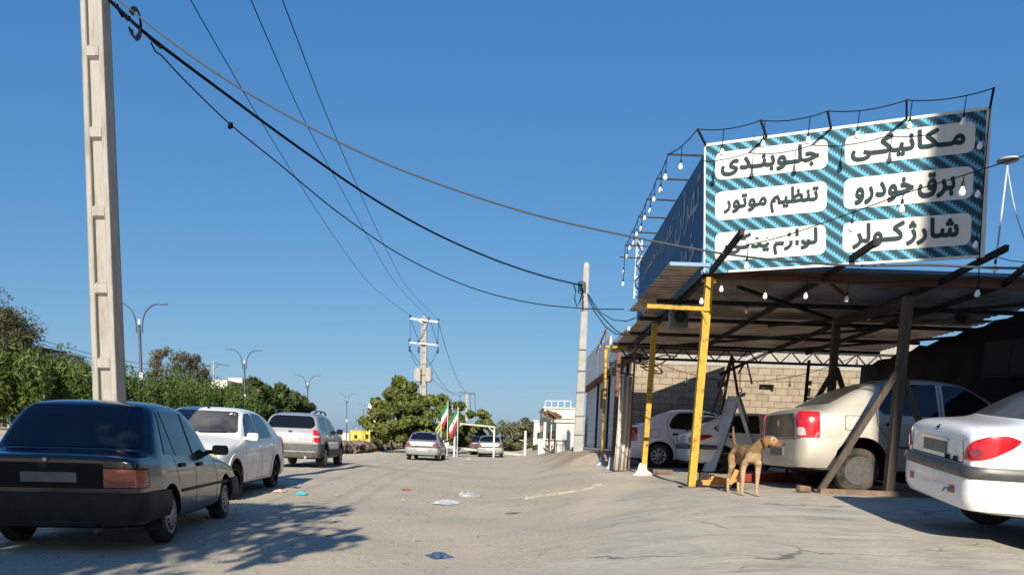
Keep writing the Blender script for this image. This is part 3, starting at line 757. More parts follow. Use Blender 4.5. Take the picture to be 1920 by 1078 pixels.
# ---- rounded small saloon / hatchback with almond lamps
def almond_car(label, loc, rz, pm, hatch, group):
    car = thing('parked_car', label, 'car', loc, rz, group)
    r = .295; ax, bx = 1.22, -1.22
    front = [(1.98, .30, .58, .50, .55), (1.94, .24, .70, .60, .66), (1.84, .20, .77, .70, .77), (1.5, .19, .815, .80, .88), (1.1, .18, .825, .86, .97), (.90, .18, .827, .88, 1.03), (.78, .18, .827, .885, 1.08), (.45, .18, .827, .895, 1.28), (.15, .18, .827, .90, 1.40), (-.1, .18, .827, .905, 1.44), (-.45, .18, .827, .91, 1.455)]
    if hatch:
        rear = [(-.9, .18, .827, .92, 1.42), (-1.2, .18, .825, .93, 1.35), (-1.42, .19, .82, .935, 1.26), (-1.6, .19, .81, .935, 1.14), (-1.74, .2, .80, .93, 1.00), (-1.83, .21, .78, .90, .96, -.05), (-1.91, .25, .73, .86, .90, -.1), (-1.93, .3, .66, .80, .84, -.1)]
        tail = -1.93
    else:
        rear = [(-.85, .18, .827, .92, 1.43), (-1.1, .18, .825, .93, 1.36), (-1.35, .19, .824, .94, 1.225), (-1.55, .19, .82, .95, 1.09), (-1.65, .20, .815, .952, 1.035), (-1.9, .21, .80, .955, 1.015, -.03), (-2.02, .23, .775, .945, 1.0, -.05), (-2.08, .26, .73, .90, .95, -.09), (-2.095, .31, .66, .85, .89, -.1)]
        tail = -2.095
    o, bv = body_mesh(front + rear, mats2(pm), [(ax, r + .01, .365, .52, 1.1), (bx, r + .01, .365, .52, 1.1)], tumble=.38, roofin=.1)
    o.parent = car
    G1 = MT['tint']
    if hatch:
        two(lambda s: patch('side_window', bv, rnd([(.62, .94), (-.26, .945), (-.26, 1.36), (.0, 1.35), (.28, 1.26)], [.03, .03, .04, .08, .1]), s, G1, car))
        two(lambda s: patch('side_window', bv, rnd([(-.34, .945), (-1.30, .96), (-1.42, 1.03), (-1.15, 1.27), (-.85, 1.345), (-.34, 1.365)], [.03, .05, .05, .1, .1, .04]), s, G1, car))
        patch('rear_window', bv, rnd([(-.56, .995), (.56, .995), (.52, 1.34), (-.52, 1.34)], .08), 'B', MT['glass'], car, cell=.08)
        bm = bmesh.new(); box(bm, (-1.40, 0, 1.315), (.26, .98, .03), Euler((0, .12, 0)).to_matrix(), 0, .012); obj('spoiler', bm, pm, car, True, 40)
    else:
        two(lambda s: patch('side_window', bv, rnd([(.62, .94), (-.26, .945), (-.26, 1.36), (.0, 1.35), (.28, 1.26)], [.03, .03, .04, .08, .1]), s, G1, car))
        two(lambda s: patch('side_window', bv, rnd([(-.34, .945), (-1.12, .96), (-1.2, 1.02), (-.95, 1.30), (-.34, 1.365)], [.03, .04, .05, .1, .04]), s, G1, car))
        patch('rear_window', bv, rnd([(-.63, 1.055), (.63, 1.055), (.52, 1.375), (-.52, 1.375)], .08), 'B', MT['glass_dusty'], car, cell=.08)
    patch('windscreen', bv, rnd([(-.66, 1.09), (.66, 1.09), (.52, 1.375), (-.52, 1.375)], .07), 'F', MT['glass'], car, cell=.1)
    xa = tail + .75
    for s in (1, -1):
        A = lambda d: 180 - s * d
        if hatch:
            patch('tail_light', bv, rnd([(A(38), .69), (A(52), .71), (A(74), .86), (A(66), .885), (A(48), .87), (A(40), .79)], [2, 2, 3, 3, 3, 3]), 'C', MT['red_lamp'], car, off=.014, cell=.04, xc=xa)
        else:
            patch('tail_light', bv, rnd([(A(38), .70), (A(48), .705), (A(53), .735), (A(61), .83), (A(63.5), .88), (A(58), .917), (A(51), .92), (A(43), .86)], [2, 2, 3, 1, 1, 3, 4, 4]), 'C', MT['red_lamp'], car, off=.014, cell=.03, xc=xa)
            patch('lamp_lens', bv, [(A(46) + 2.6 * math.cos(t), .765 + .042 * math.sin(t)) for t in [2 * math.pi * i / 16 for i in range(16)]], 'C', MT['dull_red'], car, off=.018, cell=.03, xc=xa)
        patch('headlight', bv, rnd([(s * 25, .60), (s * 48, .66), (s * 66, .80), (s * 50, .81), (s * 30, .72)], [2, 3, 2, 3, 3]), 'C', MT['clear_lamp'], car, off=.012, cell=.04, xc=1.2)
    patch('bumper', bv, [(100, .27), (260, .27), (260, .60), (100, .60)], 'C', pm, car, off=.028, cell=.06, skirt=.0, xc=xa, prof=lambda t: .55 + .45 * math.sin(math.pi * min(max(t * .9 + .1, 0), 1)))
    patch('bumper_strip', bv, rnd([(104, .545), (256, .545), (262, .60), (256, .65), (104, .65), (98, .60)], [2, 2, 4, 2, 2, 4]), 'C', MT['strip'], car, off=.05, cell=.045, skirt=.0, xc=xa, prof=lambda t: .55 + .45 * math.sin(math.pi * min(max(t, 0), 1)))
    patch('bumper', bv, [(-78, .24), (78, .24), (78, .56), (-78, .56)], 'C', pm, car, off=.025, cell=.07, skirt=.0, xc=1.2)
    patch('number_plate', bv, rnd([(-.26, .71), (.26, .71), (.26, .815), (-.26, .815)], .006), 'B', MT['plate_dark'] if not hatch else MT['plate'], car, off=.014)
    patch('plate_trim', bv, rnd([(-.30, .822), (.30, .822), (.28, .85), (-.28, .85)], .01), 'B', MT['chrome'], car, off=.02)
    if not hatch:
        bm = bmesh.new()
        tube(bm, [(0, .012, .01), (0, .004, .045), (0, -.012, .075), (0, -.004, .105)], [.012, .016, .015, .010], 6)
        tube(bm, [(0, .0, .07), (0, .035, .085)], .008, 5); tube(bm, [(0, .002, .045), (0, .035, .05)], .008, 5)
        tube(bm, [(0, .012, .015), (0, .032, -.005)], .008, 5); tube(bm, [(0, .006, .02), (0, -.02, .0)], .008, 5)
        h = bv.ray_cast(Vector((-5, 0, .93)), Vector((1, 0, 0)))[0]
        obj('emblem', bm, MT['steel'], car, loc=(h.x + .005, 0, .855))
        patch('reflector', bv, rnd([(-.44, .385), (-.53, .385), (-.53, .45), (-.44, .45)], .012), 'B', MT['dull_red'], car, off=.034)
        patch('reflector', bv, rnd([(.44, .385), (.53, .385), (.53, .45), (.44, .45)], .012), 'B', MT['dull_red'], car, off=.034)
        h = bv.ray_cast(Vector((-5, -.36, .40)), Vector((1, 0, 0)))[0]
        hb = bv.ray_cast(Vector((-5, -.30, .40)), Vector((1, 0, 0)))[0]
        bm = bmesh.new(); lathe(bm, [(.028, 0), (.028, .05), (.016, .055)], 14, 'Y', Matrix.Translation((h.x - .02, -.40, .395)) @ Matrix.Rotation(math.pi / 2 + .3, 4, 'Z')); obj('towing_eye', fix(bm), MT['chrome'], car)
        for (yy, s_) in ((-.30, '206'), (-.47, 'SD')):
            hh = bv.ray_cast(Vector((-5, yy, .69)), Vector((1, 0, 0)))[0]
            cu = bpy.data.curves.new('t', 'FONT'); cu.body = s_; cu.size = .058; cu.offset = .002; cu.extrude = .004; cu.align_x = 'CENTER'
            to = bpy.data.objects.new('t', cu); COL.objects.link(to)
            bpy.context.view_layer.update()
            me = bpy.data.meshes.new_from_object(to.evaluated_get(bpy.context.evaluated_depsgraph_get()))
            bpy.data.objects.remove(to); bpy.data.curves.remove(cu)
            me.materials.clear(); me.materials.append(MT['steel'])
            q = link('badge', me, car, (hh.x - .012, yy, .668)); q.rotation_euler = (math.pi / 2, 0, -math.pi / 2 + .12)
    two(lambda s: handle(car, bv, -.14, .84, s, MT['black_plastic'], .15))
    if hatch: two(lambda s: handle(car, bv, -1.0, .85, s, MT['black_plastic'], .12))
    two(lambda s: patch('side_strip', bv, [(.68, .50), (-.78, .50), (-.78, .56), (.68, .56)], s, MT['strip'], car, off=.012))
    seams(car, bv, [[(.68, .90), (.74, .6), (.72, .26)], [(-.30, 1.36), (-.30, .25)], [(-1.05, 1.32), (-1.12, .95), (-.92, .66)]],
          rear=[[(-.60, .665), (-.57, .90)], [(.60, .665), (.57, .90)], [(-.6, .665), (.6, .665)]])
    for s in (1, -1): mirror_part(car, .58, s * .77, .98, s, pm, .18, .13)
    wheels(car, [(ax, .70), (ax, -.70), (bx, .70), (bx, -.70)], r, .18, .19, 'steel')
    return car

# ---- long three-box saloon seen from behind
def long_saloon(label, loc, rz, pm, rear_pm, group, plate_text=True):
    car = thing('parked_car', label, 'car', loc, rz, group)
    r = .30; ax, bx = 1.335, -1.335
    st = [(2.18, .32, .66, .50, .54), (2.15, .26, .75, .58, .63), (2.05, .21, .80, .66, .71), (1.6, .20, .83, .76, .82), (1.1, .19, .842, .83, .89), (.85, .19, .845, .85, .93), (.72, .19, .845, .855, .99), (.42, .19, .845, .86, 1.20), (.14, .19, .845, .865, 1.34), (-.05, .19, .845, .87, 1.39), (-.4, .19, .845, .875, 1.41),
          (-.85, .19, .845, .885, 1.40), (-1.08, .19, .844, .89, 1.35), (-1.35, .2, .84, .895, 1.17), (-1.56, .2, .835, .90, 1.02), (-1.66, .21, .83, .90, .985), (-1.95, .22, .81, .90, .965, -.02), (-2.15, .24, .785, .885, .945, -.05), (-2.21, .28, .75, .85, .90, -.06), (-2.225, .32, .70, .82, .86, -.06)]
    o, bv = body_mesh(st, mats2(pm), [(ax, r + .01, .36, .54, 1.1), (bx, r + .01, .36, .54, 1.1)], tumble=.38, roofin=.08)
    o.parent = car
    G1 = MT['tint']
    two(lambda s: patch('side_window', bv, rnd([(.60, .905), (-.22, .91), (-.22, 1.325), (.10, 1.31)], .04), s, G1, car))
    two(lambda s: patch('side_window', bv, rnd([(-.29, .912), (-1.20, .93), (-.95, 1.31), (-.29, 1.33)], .04), s, G1, car))
    patch('windscreen', bv, rnd([(-.68, .99), (.68, .99), (.54, 1.34), (-.54, 1.34)], .06), 'F', G1, car, cell=.1)
    patch('rear_window', bv, rnd([(-.66, 1.00), (.66, 1.00), (.545, 1.345), (-.545, 1.345)], .05), 'B', G1, car, cell=.1)
    patch('boot_panel', bv, rnd([(-.66, .72), (.66, .72), (.66, .955), (-.66, .955)], .02), 'B', rear_pm, car, off=.003)
    for s in (1, -1):
        A = lambda d: 180 - s * d
        patch('tail_light', bv, rnd([(A(33), .72), (A(54), .72), (A(54), .855), (A(36), .855)], 2), 'C', MT['dull_red'], car, off=.014, cell=.04, xc=-1.45)
        patch('headlight', bv, rnd([(s * 24, .58), (s * 52, .60), (s * 54, .70), (s * 26, .70)], 2), 'C', MT['clear_lamp'], car, off=.012, cell=.04, xc=1.4)
    patch('bumper', bv, [(98, .36), (262, .36), (262, .68), (98, .68)], 'C', pm, car, off=.045, cell=.07, skirt=.0, xc=-1.45, prof=lambda t: .7 + .3 * math.sin(math.pi * min(max(t, 0), 1)))
    patch('bumper_strip', bv, [(98, .625), (262, .625), (262, .71), (98, .71)], 'C', MT['strip'], car, off=.055, cell=.06, skirt=.0, xc=-1.45)
    patch('bumper', bv, [(-78, .26), (78, .26), (78, .56), (-78, .56)], 'C', pm, car, off=.04, cell=.07, skirt=.0, xc=1.4)
    patch('number_plate', bv, rnd([(-.26, .475), (.26, .475), (.26, .575), (-.26, .575)], .006), 'B', MT['plate'], car, off=.052)
    seams(car, bv, [[(.68, .87), (.74, .6), (.72, .26)], [(-.255, 1.34), (-.255, .25)], [(-1.0, 1.32), (-1.2, .93), (-.96, .62)]])
    two(lambda s: handle(car, bv, -.12, .80, s, MT['black_plastic'], .15))
    two(lambda s: handle(car, bv, -.92, .81, s, MT['black_plastic'], .15))
    for s in (1, -1):
        mirror_part(car, .56, s * .78, .95, s, MT['black_plastic'], .20, .12)
        bm = bmesh.new(); box(bm, (bx - .36, s * .70, .24), (.015, .2, .24), Euler((0, .1, 0)).to_matrix(), 0, .004); obj('mud_flap', bm, MT['strip'], car)
    wheels(car, [(ax, .72), (ax, -.72), (bx, .72), (bx, -.72)], r, .185, .19, 'cap9')
    return car

# ---- silver estate-like off-roader
def suv(label, loc, rz):
    car = thing('parked_car', label, 'car', loc, rz, 'cars parked along the road')
    pm = MT['p_silver']
    r = .345; ax, bx = 1.315, -1.315
    st = [(2.12, .40, .66, .62, .70), (2.09, .34, .78, .76, .84), (1.98, .30, .85, .88, .96), (1.6, .28, .89, .97, 1.06), (1.2, .27, .90, 1.02, 1.12), (.95, .27, .905, 1.04, 1.17), (.82, .27, .905, 1.045, 1.22), (.50, .27, .905, 1.05, 1.45), (.20, .27, .905, 1.055, 1.61), (0, .27, .905, 1.06, 1.66), (-.5, .27, .905, 1.07, 1.70),
          (-1.2, .27, .903, 1.085, 1.70), (-1.6, .27, .90, 1.09, 1.66), (-1.78, .28, .895, 1.09, 1.61), (-1.93, .29, .885, 1.085, 1.45), (-2.05, .30, .87, 1.08, 1.28), (-2.13, .31, .85, 1.06, 1.17), (-2.19, .33, .83, .98, 1.06, -.03), (-2.215, .38, .76, .90, .97, -.04)]
    o, bv = body_mesh(st, mats2(pm), [(ax, r + .01, .42, .58, 1.1), (bx, r + .01, .42, .58, 1.1)], tumble=.30, roofin=.10)
    o.parent = car
    G1 = MT['tint']
    two(lambda s: patch('side_window', bv, rnd([(.66, 1.10), (-.18, 1.11), (-.18, 1.585), (.06, 1.57), (.30, 1.45)], [.03, .03, .05, .08, .1]), s, G1, car))
    two(lambda s: patch('side_window', bv, rnd([(-.26, 1.11), (-1.06, 1.125), (-1.12, 1.585), (-.26, 1.595)], .05), s, G1, car))
    two(lambda s: patch('side_window', bv, rnd([(-1.17, 1.13), (-1.62, 1.16), (-1.70, 1.30), (-1.55, 1.56), (-1.22, 1.585)], .07), s, G1, car))
    patch('windscreen', bv, rnd([(-.72, 1.21), (.72, 1.21), (.58, 1.60), (-.58, 1.60)], .08), 'F', G1, car, cell=.1)
    patch('rear_window', bv, rnd([(-.62, 1.20), (.62, 1.20), (.71, 1.30), (.60, 1.58), (-.60, 1.58), (-.71, 1.30)], [.12, .12, .1, .14, .14, .1]), 'B', G1, car, cell=.08)
    for s in (1, -1):
        A = lambda d: 180 - s * d
        patch('tail_light', bv, rnd([(A(47), .80), (A(60), .80), (A(59), 1.02), (A(54), 1.17), (A(50), 1.17), (A(46), 1.0)], [2, 2, 3, 3, 3, 3]), 'C', MT['red_lamp'], car, off=.02, cell=.04, xc=-1.55)
        patch('reversing_light', bv, rnd([(A(47), .94), (A(58), .94), (A(58), .99), (A(47), .99)], 1), 'C', MT['clear_lamp'], car, off=.024, cell=.04, xc=-1.55)
        patch('headlight', bv, rnd([(s * 28, .78), (s * 50, .80), (s * 52, .94), (s * 32, .92)], 2), 'C', MT['clear_lamp'], car, off=.012, cell=.04, xc=1.4)
        bm = bmesh.new()
        tube(bm, smoothpts([(.05, s * .60, 1.66), (-.05, s * .61, 1.735), (-.8, s * .615, 1.765), (-1.45, s * .60, 1.735), (-1.62, s * .58, 1.66)], 4), .022, 6)
        for xx in (-.05, -.75, -1.45): box(bm, (xx, s * .605, 1.715), (.09, .04, .08), None, 0, .01)
        obj('roof_rail', bm, MT['clad'], car)
        sd = 'L' if s > 0 else 'R'
        patch('wheel_arch', bv, [(ax + .50 * math.cos(a), r + .50 * math.sin(a)) for a in [math.radians(-10 + 200 * i / 20) for i in range(21)]] + [(ax + .425 * math.cos(a), r + .425 * math.sin(a)) for a in [math.radians(190 - 200 * i / 20) for i in range(21)]], sd, MT['clad'], car, off=.016, cell=.09)
        patch('wheel_arch', bv, [(bx + .50 * math.cos(a), r + .50 * math.sin(a)) for a in [math.radians(-10 + 200 * i / 20) for i in range(21)]] + [(bx + .425 * math.cos(a), r + .425 * math.sin(a)) for a in [math.radians(190 - 200 * i / 20) for i in range(21)]], sd, MT['clad'], car, off=.016, cell=.09)
        patch('side_cladding', bv, [(.80, .36), (-.80, .36), (-.80, .58), (.80, .58)], sd, MT['clad'], car, off=.014)
    patch('bumper', bv, [(102, .36), (258, .36), (258, .74), (102, .74)], 'C', MT['clad'], car, off=.05, cell=.07, skirt=.0, xc=-1.5, prof=lambda t: .6 + .4 * math.sin(math.pi * min(max(t, 0), 1)))
    patch('bumper', bv, [(-76, .32), (76, .32), (76, .66), (-76, .66)], 'C', MT['clad'], car, off=.04, cell=.07, skirt=.0, xc=1.5)
    patch('bumper_trim', bv, [(134, .50), (226, .50), (226, .525), (134, .525)], 'C', MT['alloy'], car, off=.056, cell=.07, skirt=-.02, xc=-1.5)
    patch('number_plate', bv, rnd([(-.26, .83), (.26, .83), (.26, .945), (-.26, .945)], .006), 'B', MT['plate'], car, off=.016)
    patch('plate_trim', bv, rnd([(-.42, 1.02), (.42, 1.02), (.40, 1.055), (-.40, 1.055)], .01), 'B', pm, car, off=.022)
    patch('badge', bv, [(.065 * math.cos(t), 1.095 + .035 * math.sin(t)) for t in [2 * math.pi * i / 16 for i in range(16)]], 'B', MT['chrome'], car, off=.012, cell=.04)
    seams(car, bv, [[(.72, 1.06), (.78, .7), (.76, .4)], [(-.22, 1.6), (-.22, .4)], [(-1.14, 1.58), (-1.12, 1.1), (-.92, .75)]], rear=[[(-.70, .76), (.70, .76)], [(-.66, .78), (-.70, 1.15)], [(.66, .78), (.70, 1.15)]])
    two(lambda s: handle(car, bv, -.10, .98, s, pm, .16))
    two(lambda s: handle(car, bv, -.95, .99, s, pm, .16))
    for s in (1, -1):
        mirror_part(car, .62, s * .84, 1.16, s, MT['black_plastic'], .20, .17)
        bm = bmesh.new(); box(bm, (bx - .40, s * .76, .32), (.012, .2, .28), Euler((0, .1, 0)).to_matrix(), 0, .004); obj('mud_flap', bm, MT['black_plastic'], car)
    bm = bmesh.new(); tube(bm, [(-1.8, -.45, .34), (-2.24, -.45, .335)], .035, 10); obj('exhaust_pipe', bm, MT['alloy'], car)
    wheels(car, [(ax, .78), (ax, -.78), (bx, .78), (bx, -.78)], r, .215, .215, 'alloy5')
    return car

def tilt_to_ground(car, wb):
    """rest the four wheels on the ground"""
    x, y = car.location.x, car.location.y; rz = car.rotation_euler.z
    f = Vector((math.cos(rz), math.sin(rz))); l = Vector((-f.y, f.x))
    zf = gz(x + f.x * wb, y + f.y * wb); zr = gz(x - f.x * wb, y - f.y * wb)
    zl = gz(x + l.x * .7, y + l.y * .7); zr2 = gz(x - l.x * .7, y - l.y * .7)
    car.location.z = (zf + zr) / 2
    car.rotation_euler = (math.atan2(zl - zr2, 1.4), -math.atan2(zf - zr, 2 * wb), rz)
ROADC = 'cars parked along the road'
GARC = 'cars standing at the garage'
for c_, wb in (
    (boxy_saloon('dark navy boxy old saloon with amber tail lights, parked in tree shade', (-4.48, 8.67, 0), R(98)), 1.15),
    (saloon('dusty white saloon parked facing the camera behind the navy car', (-5.80, 14.15, 0), R(-86), MT['p_white'], 'steel', ROADC, steer=R(-14), dark_handles=False, glass='glass'), 1.315),
    (suv('silver off-roader with roof rails and grey bumper parked on the road edge', (-7.27, 26.0, 0), R(93)), 1.315),
    (long_saloon('silver long saloon with white boot panel driving away near the flags', (-4.55, 38.4, 0), R(90), MT['p_grey'], MT['p_white2'], ROADC), 1.335),
    (long_saloon('farther long silver saloon parked under the white height frame', (-1.65, 49.9, 0), R(91), MT['p_grey'], MT['p_white2'], ROADC), 1.335),
    (long_saloon('black car half hidden left of the farther silver saloon', (-2.55, 55.5, 0), R(92), MT['p_black'], MT['p_black'], ROADC), 1.335),
    (saloon('champagne saloon with bare steel wheels standing at the gantry', (6.42, 11.78, 0), 0.0, MT['p_gold'], 'steel', GARC, front_detail=False, glass='tint', boot_reflection=True), 1.315),
    (saloon('white saloon with silver hubcaps parked deep under the roof', (5.22, 20.9, 0), 0.0, MT['p_white2'], 'cap9', GARC, glass='tint', rear_glass='tint'), 1.315),
    (almond_car('white hatchback with almond tail lights behind the silver ramps', (6.0, 18.2, 0), 0.0, MT['p_white2'], True, GARC), 1.22),
    (almond_car('nearest white saloon with black bumper strip and almond tail light', (6.10, 6.95, 0), R(-8), MT['p_white2'], False, GARC), 1.22)):
    tilt_to_ground(c_, wb)
    if 'off-roader' in c_['label']: c_.scale = (1.05,) * 3
    if 'champagne' in c_['label']:          # raised on its springs, boot empty
        c_.scale = (1.07,) * 3
        for ch in c_.children:
            if not ch.name.startswith('tyre'): ch.location.z += .07
    elif 'nearest white saloon' in c_['label']:
        for ch in c_.children:
            if not ch.name.startswith('tyre'): ch.location.z += .09
    elif 'facing the camera' in c_['label'] or 'deep under' in c_['label']: c_.scale = (1.05,) * 3
# ------------------------------------------------------------------ Arabic-script lettering
AF = {'ا': 'FE8D FE8E', 'ب': 'FE8F FE90 FE91 FE92', 'ت': 'FE95 FE96 FE97 FE98', 'ج': 'FE9D FE9E FE9F FEA0', 'خ': 'FEA5 FEA6 FEA7 FEA8', 'د': 'FEA9 FEAA', 'ر': 'FEAD FEAE', 'ز': 'FEAF FEB0', 'ژ': 'FB8A FB8B',
      'ش': 'FEB5 FEB6 FEB7 FEB8', 'ص': 'FEB9 FEBA FEBB FEBC', 'ظ': 'FEC5 FEC6 FEC7 FEC8', 'ق': 'FED5 FED6 FED7 FED8', 'ک': 'FB8E FB8F FB90 FB91', 'ل': 'FEDD FEDE FEDF FEE0', 'م': 'FEE1 FEE2 FEE3 FEE4', 'ن': 'FEE5 FEE6 FEE7 FEE8', 'ه': 'FEE9 FEEA FEEB FEEC', 'و': 'FEED FEEE', 'ی': 'FBFC FBFD FBFE FBFF', 'ع': 'FEC9 FECA FECB FECC', 'ی2': ''}
def ashape(s):
    out = []
    for i, c in enumerate(s):
        if c == 'ـ': out.append(c); continue
        if c not in AF: out.append(c); continue
        f = AF[c].split()
        pj = i > 0 and (s[i - 1] == 'ـ' or (s[i - 1] in AF and len(AF[s[i - 1]].split()) == 4))
        nj = len(f) == 4 and i + 1 < len(s) and (s[i + 1] == 'ـ' or s[i + 1] in AF)
        k = 3 if (pj and nj) else 2 if nj else 1 if pj else 0
        out.append(chr(int(f[k], 16)))
    return out[::-1]
_gc = {}
def glyph(ch):
    if ch in _gc: return _gc[ch]
    def mk(body):
        cu = bpy.data.curves.new('t', 'FONT'); cu.body = body; cu.size = 1; cu.resolution_u = 3
        ob = bpy.data.objects.new('t', cu); COL.objects.link(ob); bpy.context.view_layer.update()
        me = bpy.data.meshes.new_from_object(ob.evaluated_get(bpy.context.evaluated_depsgraph_get()))
        co = np.zeros(len(me.vertices) * 3); me.vertices.foreach_get('co', co); co = co.reshape(-1, 3)
        fs = [tuple(p.vertices) for p in me.polygons]
        bpy.data.objects.remove(ob); bpy.data.curves.remove(cu); bpy.data.meshes.remove(me)
        return co, fs
    a = mk('|' + ch + '|')[0]; b = mk('||')[0]
    adv = (a[:, 0].max() - a[:, 0].min()) - (b[:, 0].max() - b[:, 0].min())
    co, fs = mk(ch) if ch != ' ' else (np.zeros((0, 3)), [])
    _gc[ch] = (adv, co, fs)
    return _gc[ch]
def lettering(name, s, parent, mat, x0, x1, z0, z1, y, off=.035, tight=.0):
    """fit the words into a box of the panel (x0..x1, z0..z1), printed at depth y; strokes are thickened by overprinting"""
    V, Fs, x = [], [], 0.0
    sh = [(off * .62 * math.cos(2 * math.pi * k / 12), off * math.sin(2 * math.pi * k / 12)) for k in range(12)] + [(0, 0)]
    for i, ch in enumerate(ashape(s)):
        adv, co, fs = glyph(ch)
        for k, (dx, dy) in enumerate(sh):
            n0 = len(V)
            for c in co: V.append((c[0] + x + dx, c[1] + dy, 0.00012 * (k + 13 * (i % 2))))
            Fs += [tuple(n0 + q for q in f) for f in fs]
        x += adv * (.45 if ch == ' ' else 1) + (off * .5 if ch not in ' ' else 0)
    V = np.array(V)
    lo, hi = V.min(0), V.max(0)
    u = (V[:, 0] - lo[0]) / (hi[0] - lo[0]); v = (V[:, 1] - lo[1]) / (hi[1] - lo[1])
    V2 = np.stack([x0 + u * (x1 - x0), y - V[:, 2], z0 + v * (z1 - z0)], -1)
    me = bpy.data.meshes.new(name); me.from_pydata(V2.tolist(), [], Fs); me.materials.append(mat); me.update()
    return link(name, me, parent)
def weave_mat(name, light, dark, mid, cell=.036, per=.150, step=.75, bars=False):
    m = bpy.data.materials.new(name); m.use_nodes = True
    t = m.node_tree; b = t.nodes['Principled BSDF']; L = t.links.new
    tc = t.nodes.new('ShaderNodeTexCoord'); sp = t.nodes.new('ShaderNodeSeparateXYZ'); L(tc.outputs['Object'], sp.inputs[0])
    def mt(op, a, b_=None, c=None):
        n = t.nodes.new('ShaderNodeMath'); n.operation = op
        for k, v in enumerate((a, b_, c)):
            if v is None: continue
            if isinstance(v, (int, float)): n.inputs[k].default_value = v
            else: L(v, n.inputs[k])
        return n.outputs[0]
    if bars:
        d = mt('FRACT', mt('DIVIDE', mt('ADD', sp.outputs[0], mt('MULTIPLY', sp.outputs[2], -.25)), .11))
        f = mt('PINGPONG', d, .5)
    else:
        cx = mt('FLOOR', mt('DIVIDE', sp.outputs[0], cell))
        d = mt('FRACT', mt('DIVIDE', mt('MULTIPLY_ADD', cx, cell * step, sp.outputs[2]), per))
        f = mt('PINGPONG', mt('MULTIPLY', d, 1.0), .5)
        fx = mt('FRACT', mt('DIVIDE', sp.outputs[0], cell))
        f = mt('MULTIPLY_ADD', fx, .10, f)
    r = t.nodes.new('ShaderNodeValToRGB'); e = r.color_ramp.elements
    e[0].position = .10; e[0].color = (*dark, 1); e[1].position = .50; e[1].color = (*light, 1)
    k = r.color_ramp.elements.new(.30); k.color = (*mid, 1)
    L(f, r.inputs[0]); L(r.outputs[0], b.inputs['Base Color'])
    b.inputs['Roughness'].default_value = .8; b.inputs['Specular IOR Level'].default_value = .2
    n = t.nodes.new('ShaderNodeTexNoise'); n.inputs['Scale'].default_value = 1.6; n.inputs['Detail'].default_value = 2; L(tc.outputs['Object'], n.inputs['Vector'])
    bp = t.nodes.new('ShaderNodeBump'); bp.inputs['Strength'].default_value = .6; bp.inputs['Distance'].default_value = .05; L(n.outputs[0], bp.inputs['Height']); L(bp.outputs[0], b.inputs['Normal'])
    return m
INK = M('banner_ink', (0.032, 0.048, 0.054), .9, spec=.1)
BWHITE = M('banner_white', (0.62, 0.60, 0.54), .8, spec=.2, c2=(0.50, 0.47, 0.40), scale=3.0, stretch=(1.6, 1, .35), lo=.45, hi=.8, bump=.15, bscale=2.5)
BGREY = M('banner_grey_letters', (0.27, 0.32, 0.38), .7)
BYEL = M('banner_cream', (0.46, 0.41, 0.22), .5, c2=(0.38, 0.34, 0.2), scale=3)
# ------------------------------------------------------------------ bulbs and strings
def bulb_meshes():
    bm = bmesh.new()
    lathe(bm, [(.014, -.055), (.020, -.075), (.034, -.105), (.037, -.125), (.030, -.148), (.014, -.160), (.002, -.163)], 14); fix(bm)
    a = bpy.data.meshes.new('bulb'); bm.to_mesh(a); bm.free(); a.materials.append(MT['bulb'])
    bm = bmesh.new()
    lathe(bm, [(.006, .0), (.015, -.006), (.018, -.05), (.016, -.06)], 10); fix(bm)
    b = bpy.data.meshes.new('socket'); bm.to_mesh(b); bm.free(); b.materials.append(MT['socket'])
    return a, b
BULB, SOCK = bulb_meshes()
def light_string(label, pts, drops, r=.007, group='strings of bulbs around the garage sign', scale=.88):
    """pts: cable run; drops: (point, drop length) bulbs hanging off the run"""
    o = Vector(pts[0])
    t = thing('string_lights', label, 'string lights', o, 0, group)
    bm = bmesh.new()
    tube(bm, [Vector(p) - o for p in pts], r, 5)
    for p, dl in drops:
        p = Vector(p) - o
        if dl > .02: tube(bm, [p, p - Vector((0.004, 0, dl))], r * .8, 5)
    obj('cable', bm, MT['cable'], t)
    for p, dl in drops:
        s = link('socket', SOCK, t, Vector(p) - o - Vector((0.004, 0, dl)))
        s.scale = (scale,) * 3
        link('bulb', BULB, s)
    return t
# ------------------------------------------------------------------ the canopy
RZ = 3.70        # roof sheet height
CAN = thing('garage_canopy', 'open garage canopy of rusty corrugated roof on yellow posts', 'canopy', (2.2, 11.2, 0))
CO = Vector(CAN.location)
def sheet(x0, x1, y0, y1, z0, z1, dx0=0.0, per=.20, amp=.022, y1b=None):
    """corrugated roof sheet with ribs along x; y1b lets the rear edge run askew"""
    n = int((y1 - y0) / per * 6)
    bm = bmesh.new()
    prev = None
    for i in range(n + 1):
        y = y0 + (y1 - y0) * i / n
        ph = (y / per) % 1
        h = amp * (1 if ph < .3 else (1 - (ph - .3) / .15) if ph < .45 else 0 if ph < .85 else (ph - .85) / .15)
        z = z0 + (z1 - z0) * i / n + h
        xa = x0 + random.uniform(-.03, .03) * (1 if int(y / per / 4) % 2 else .4)
        cur = [bm.verts.new(Vector((xa, y, z)) - CO), bm.verts.new(Vector((x1, y, z)) - CO)]
        if prev: bm.faces.new((prev[0], prev[1], cur[1], cur[0]))
        prev = cur
    r = bmesh.ops.solidify(bm, geom=bm.faces[:], thickness=.006)
    return bm
random.seed(4)
obj('roof_sheet', sheet(2.12, 8.75, 11.15, 14.9, RZ, RZ - .02), MT['roof'], CAN, True, 30)
obj('roof_sheet', sheet(2.42, 8.9, 14.3, 18.75, RZ - .06, RZ - .10), MT['roof'], CAN, True, 30)
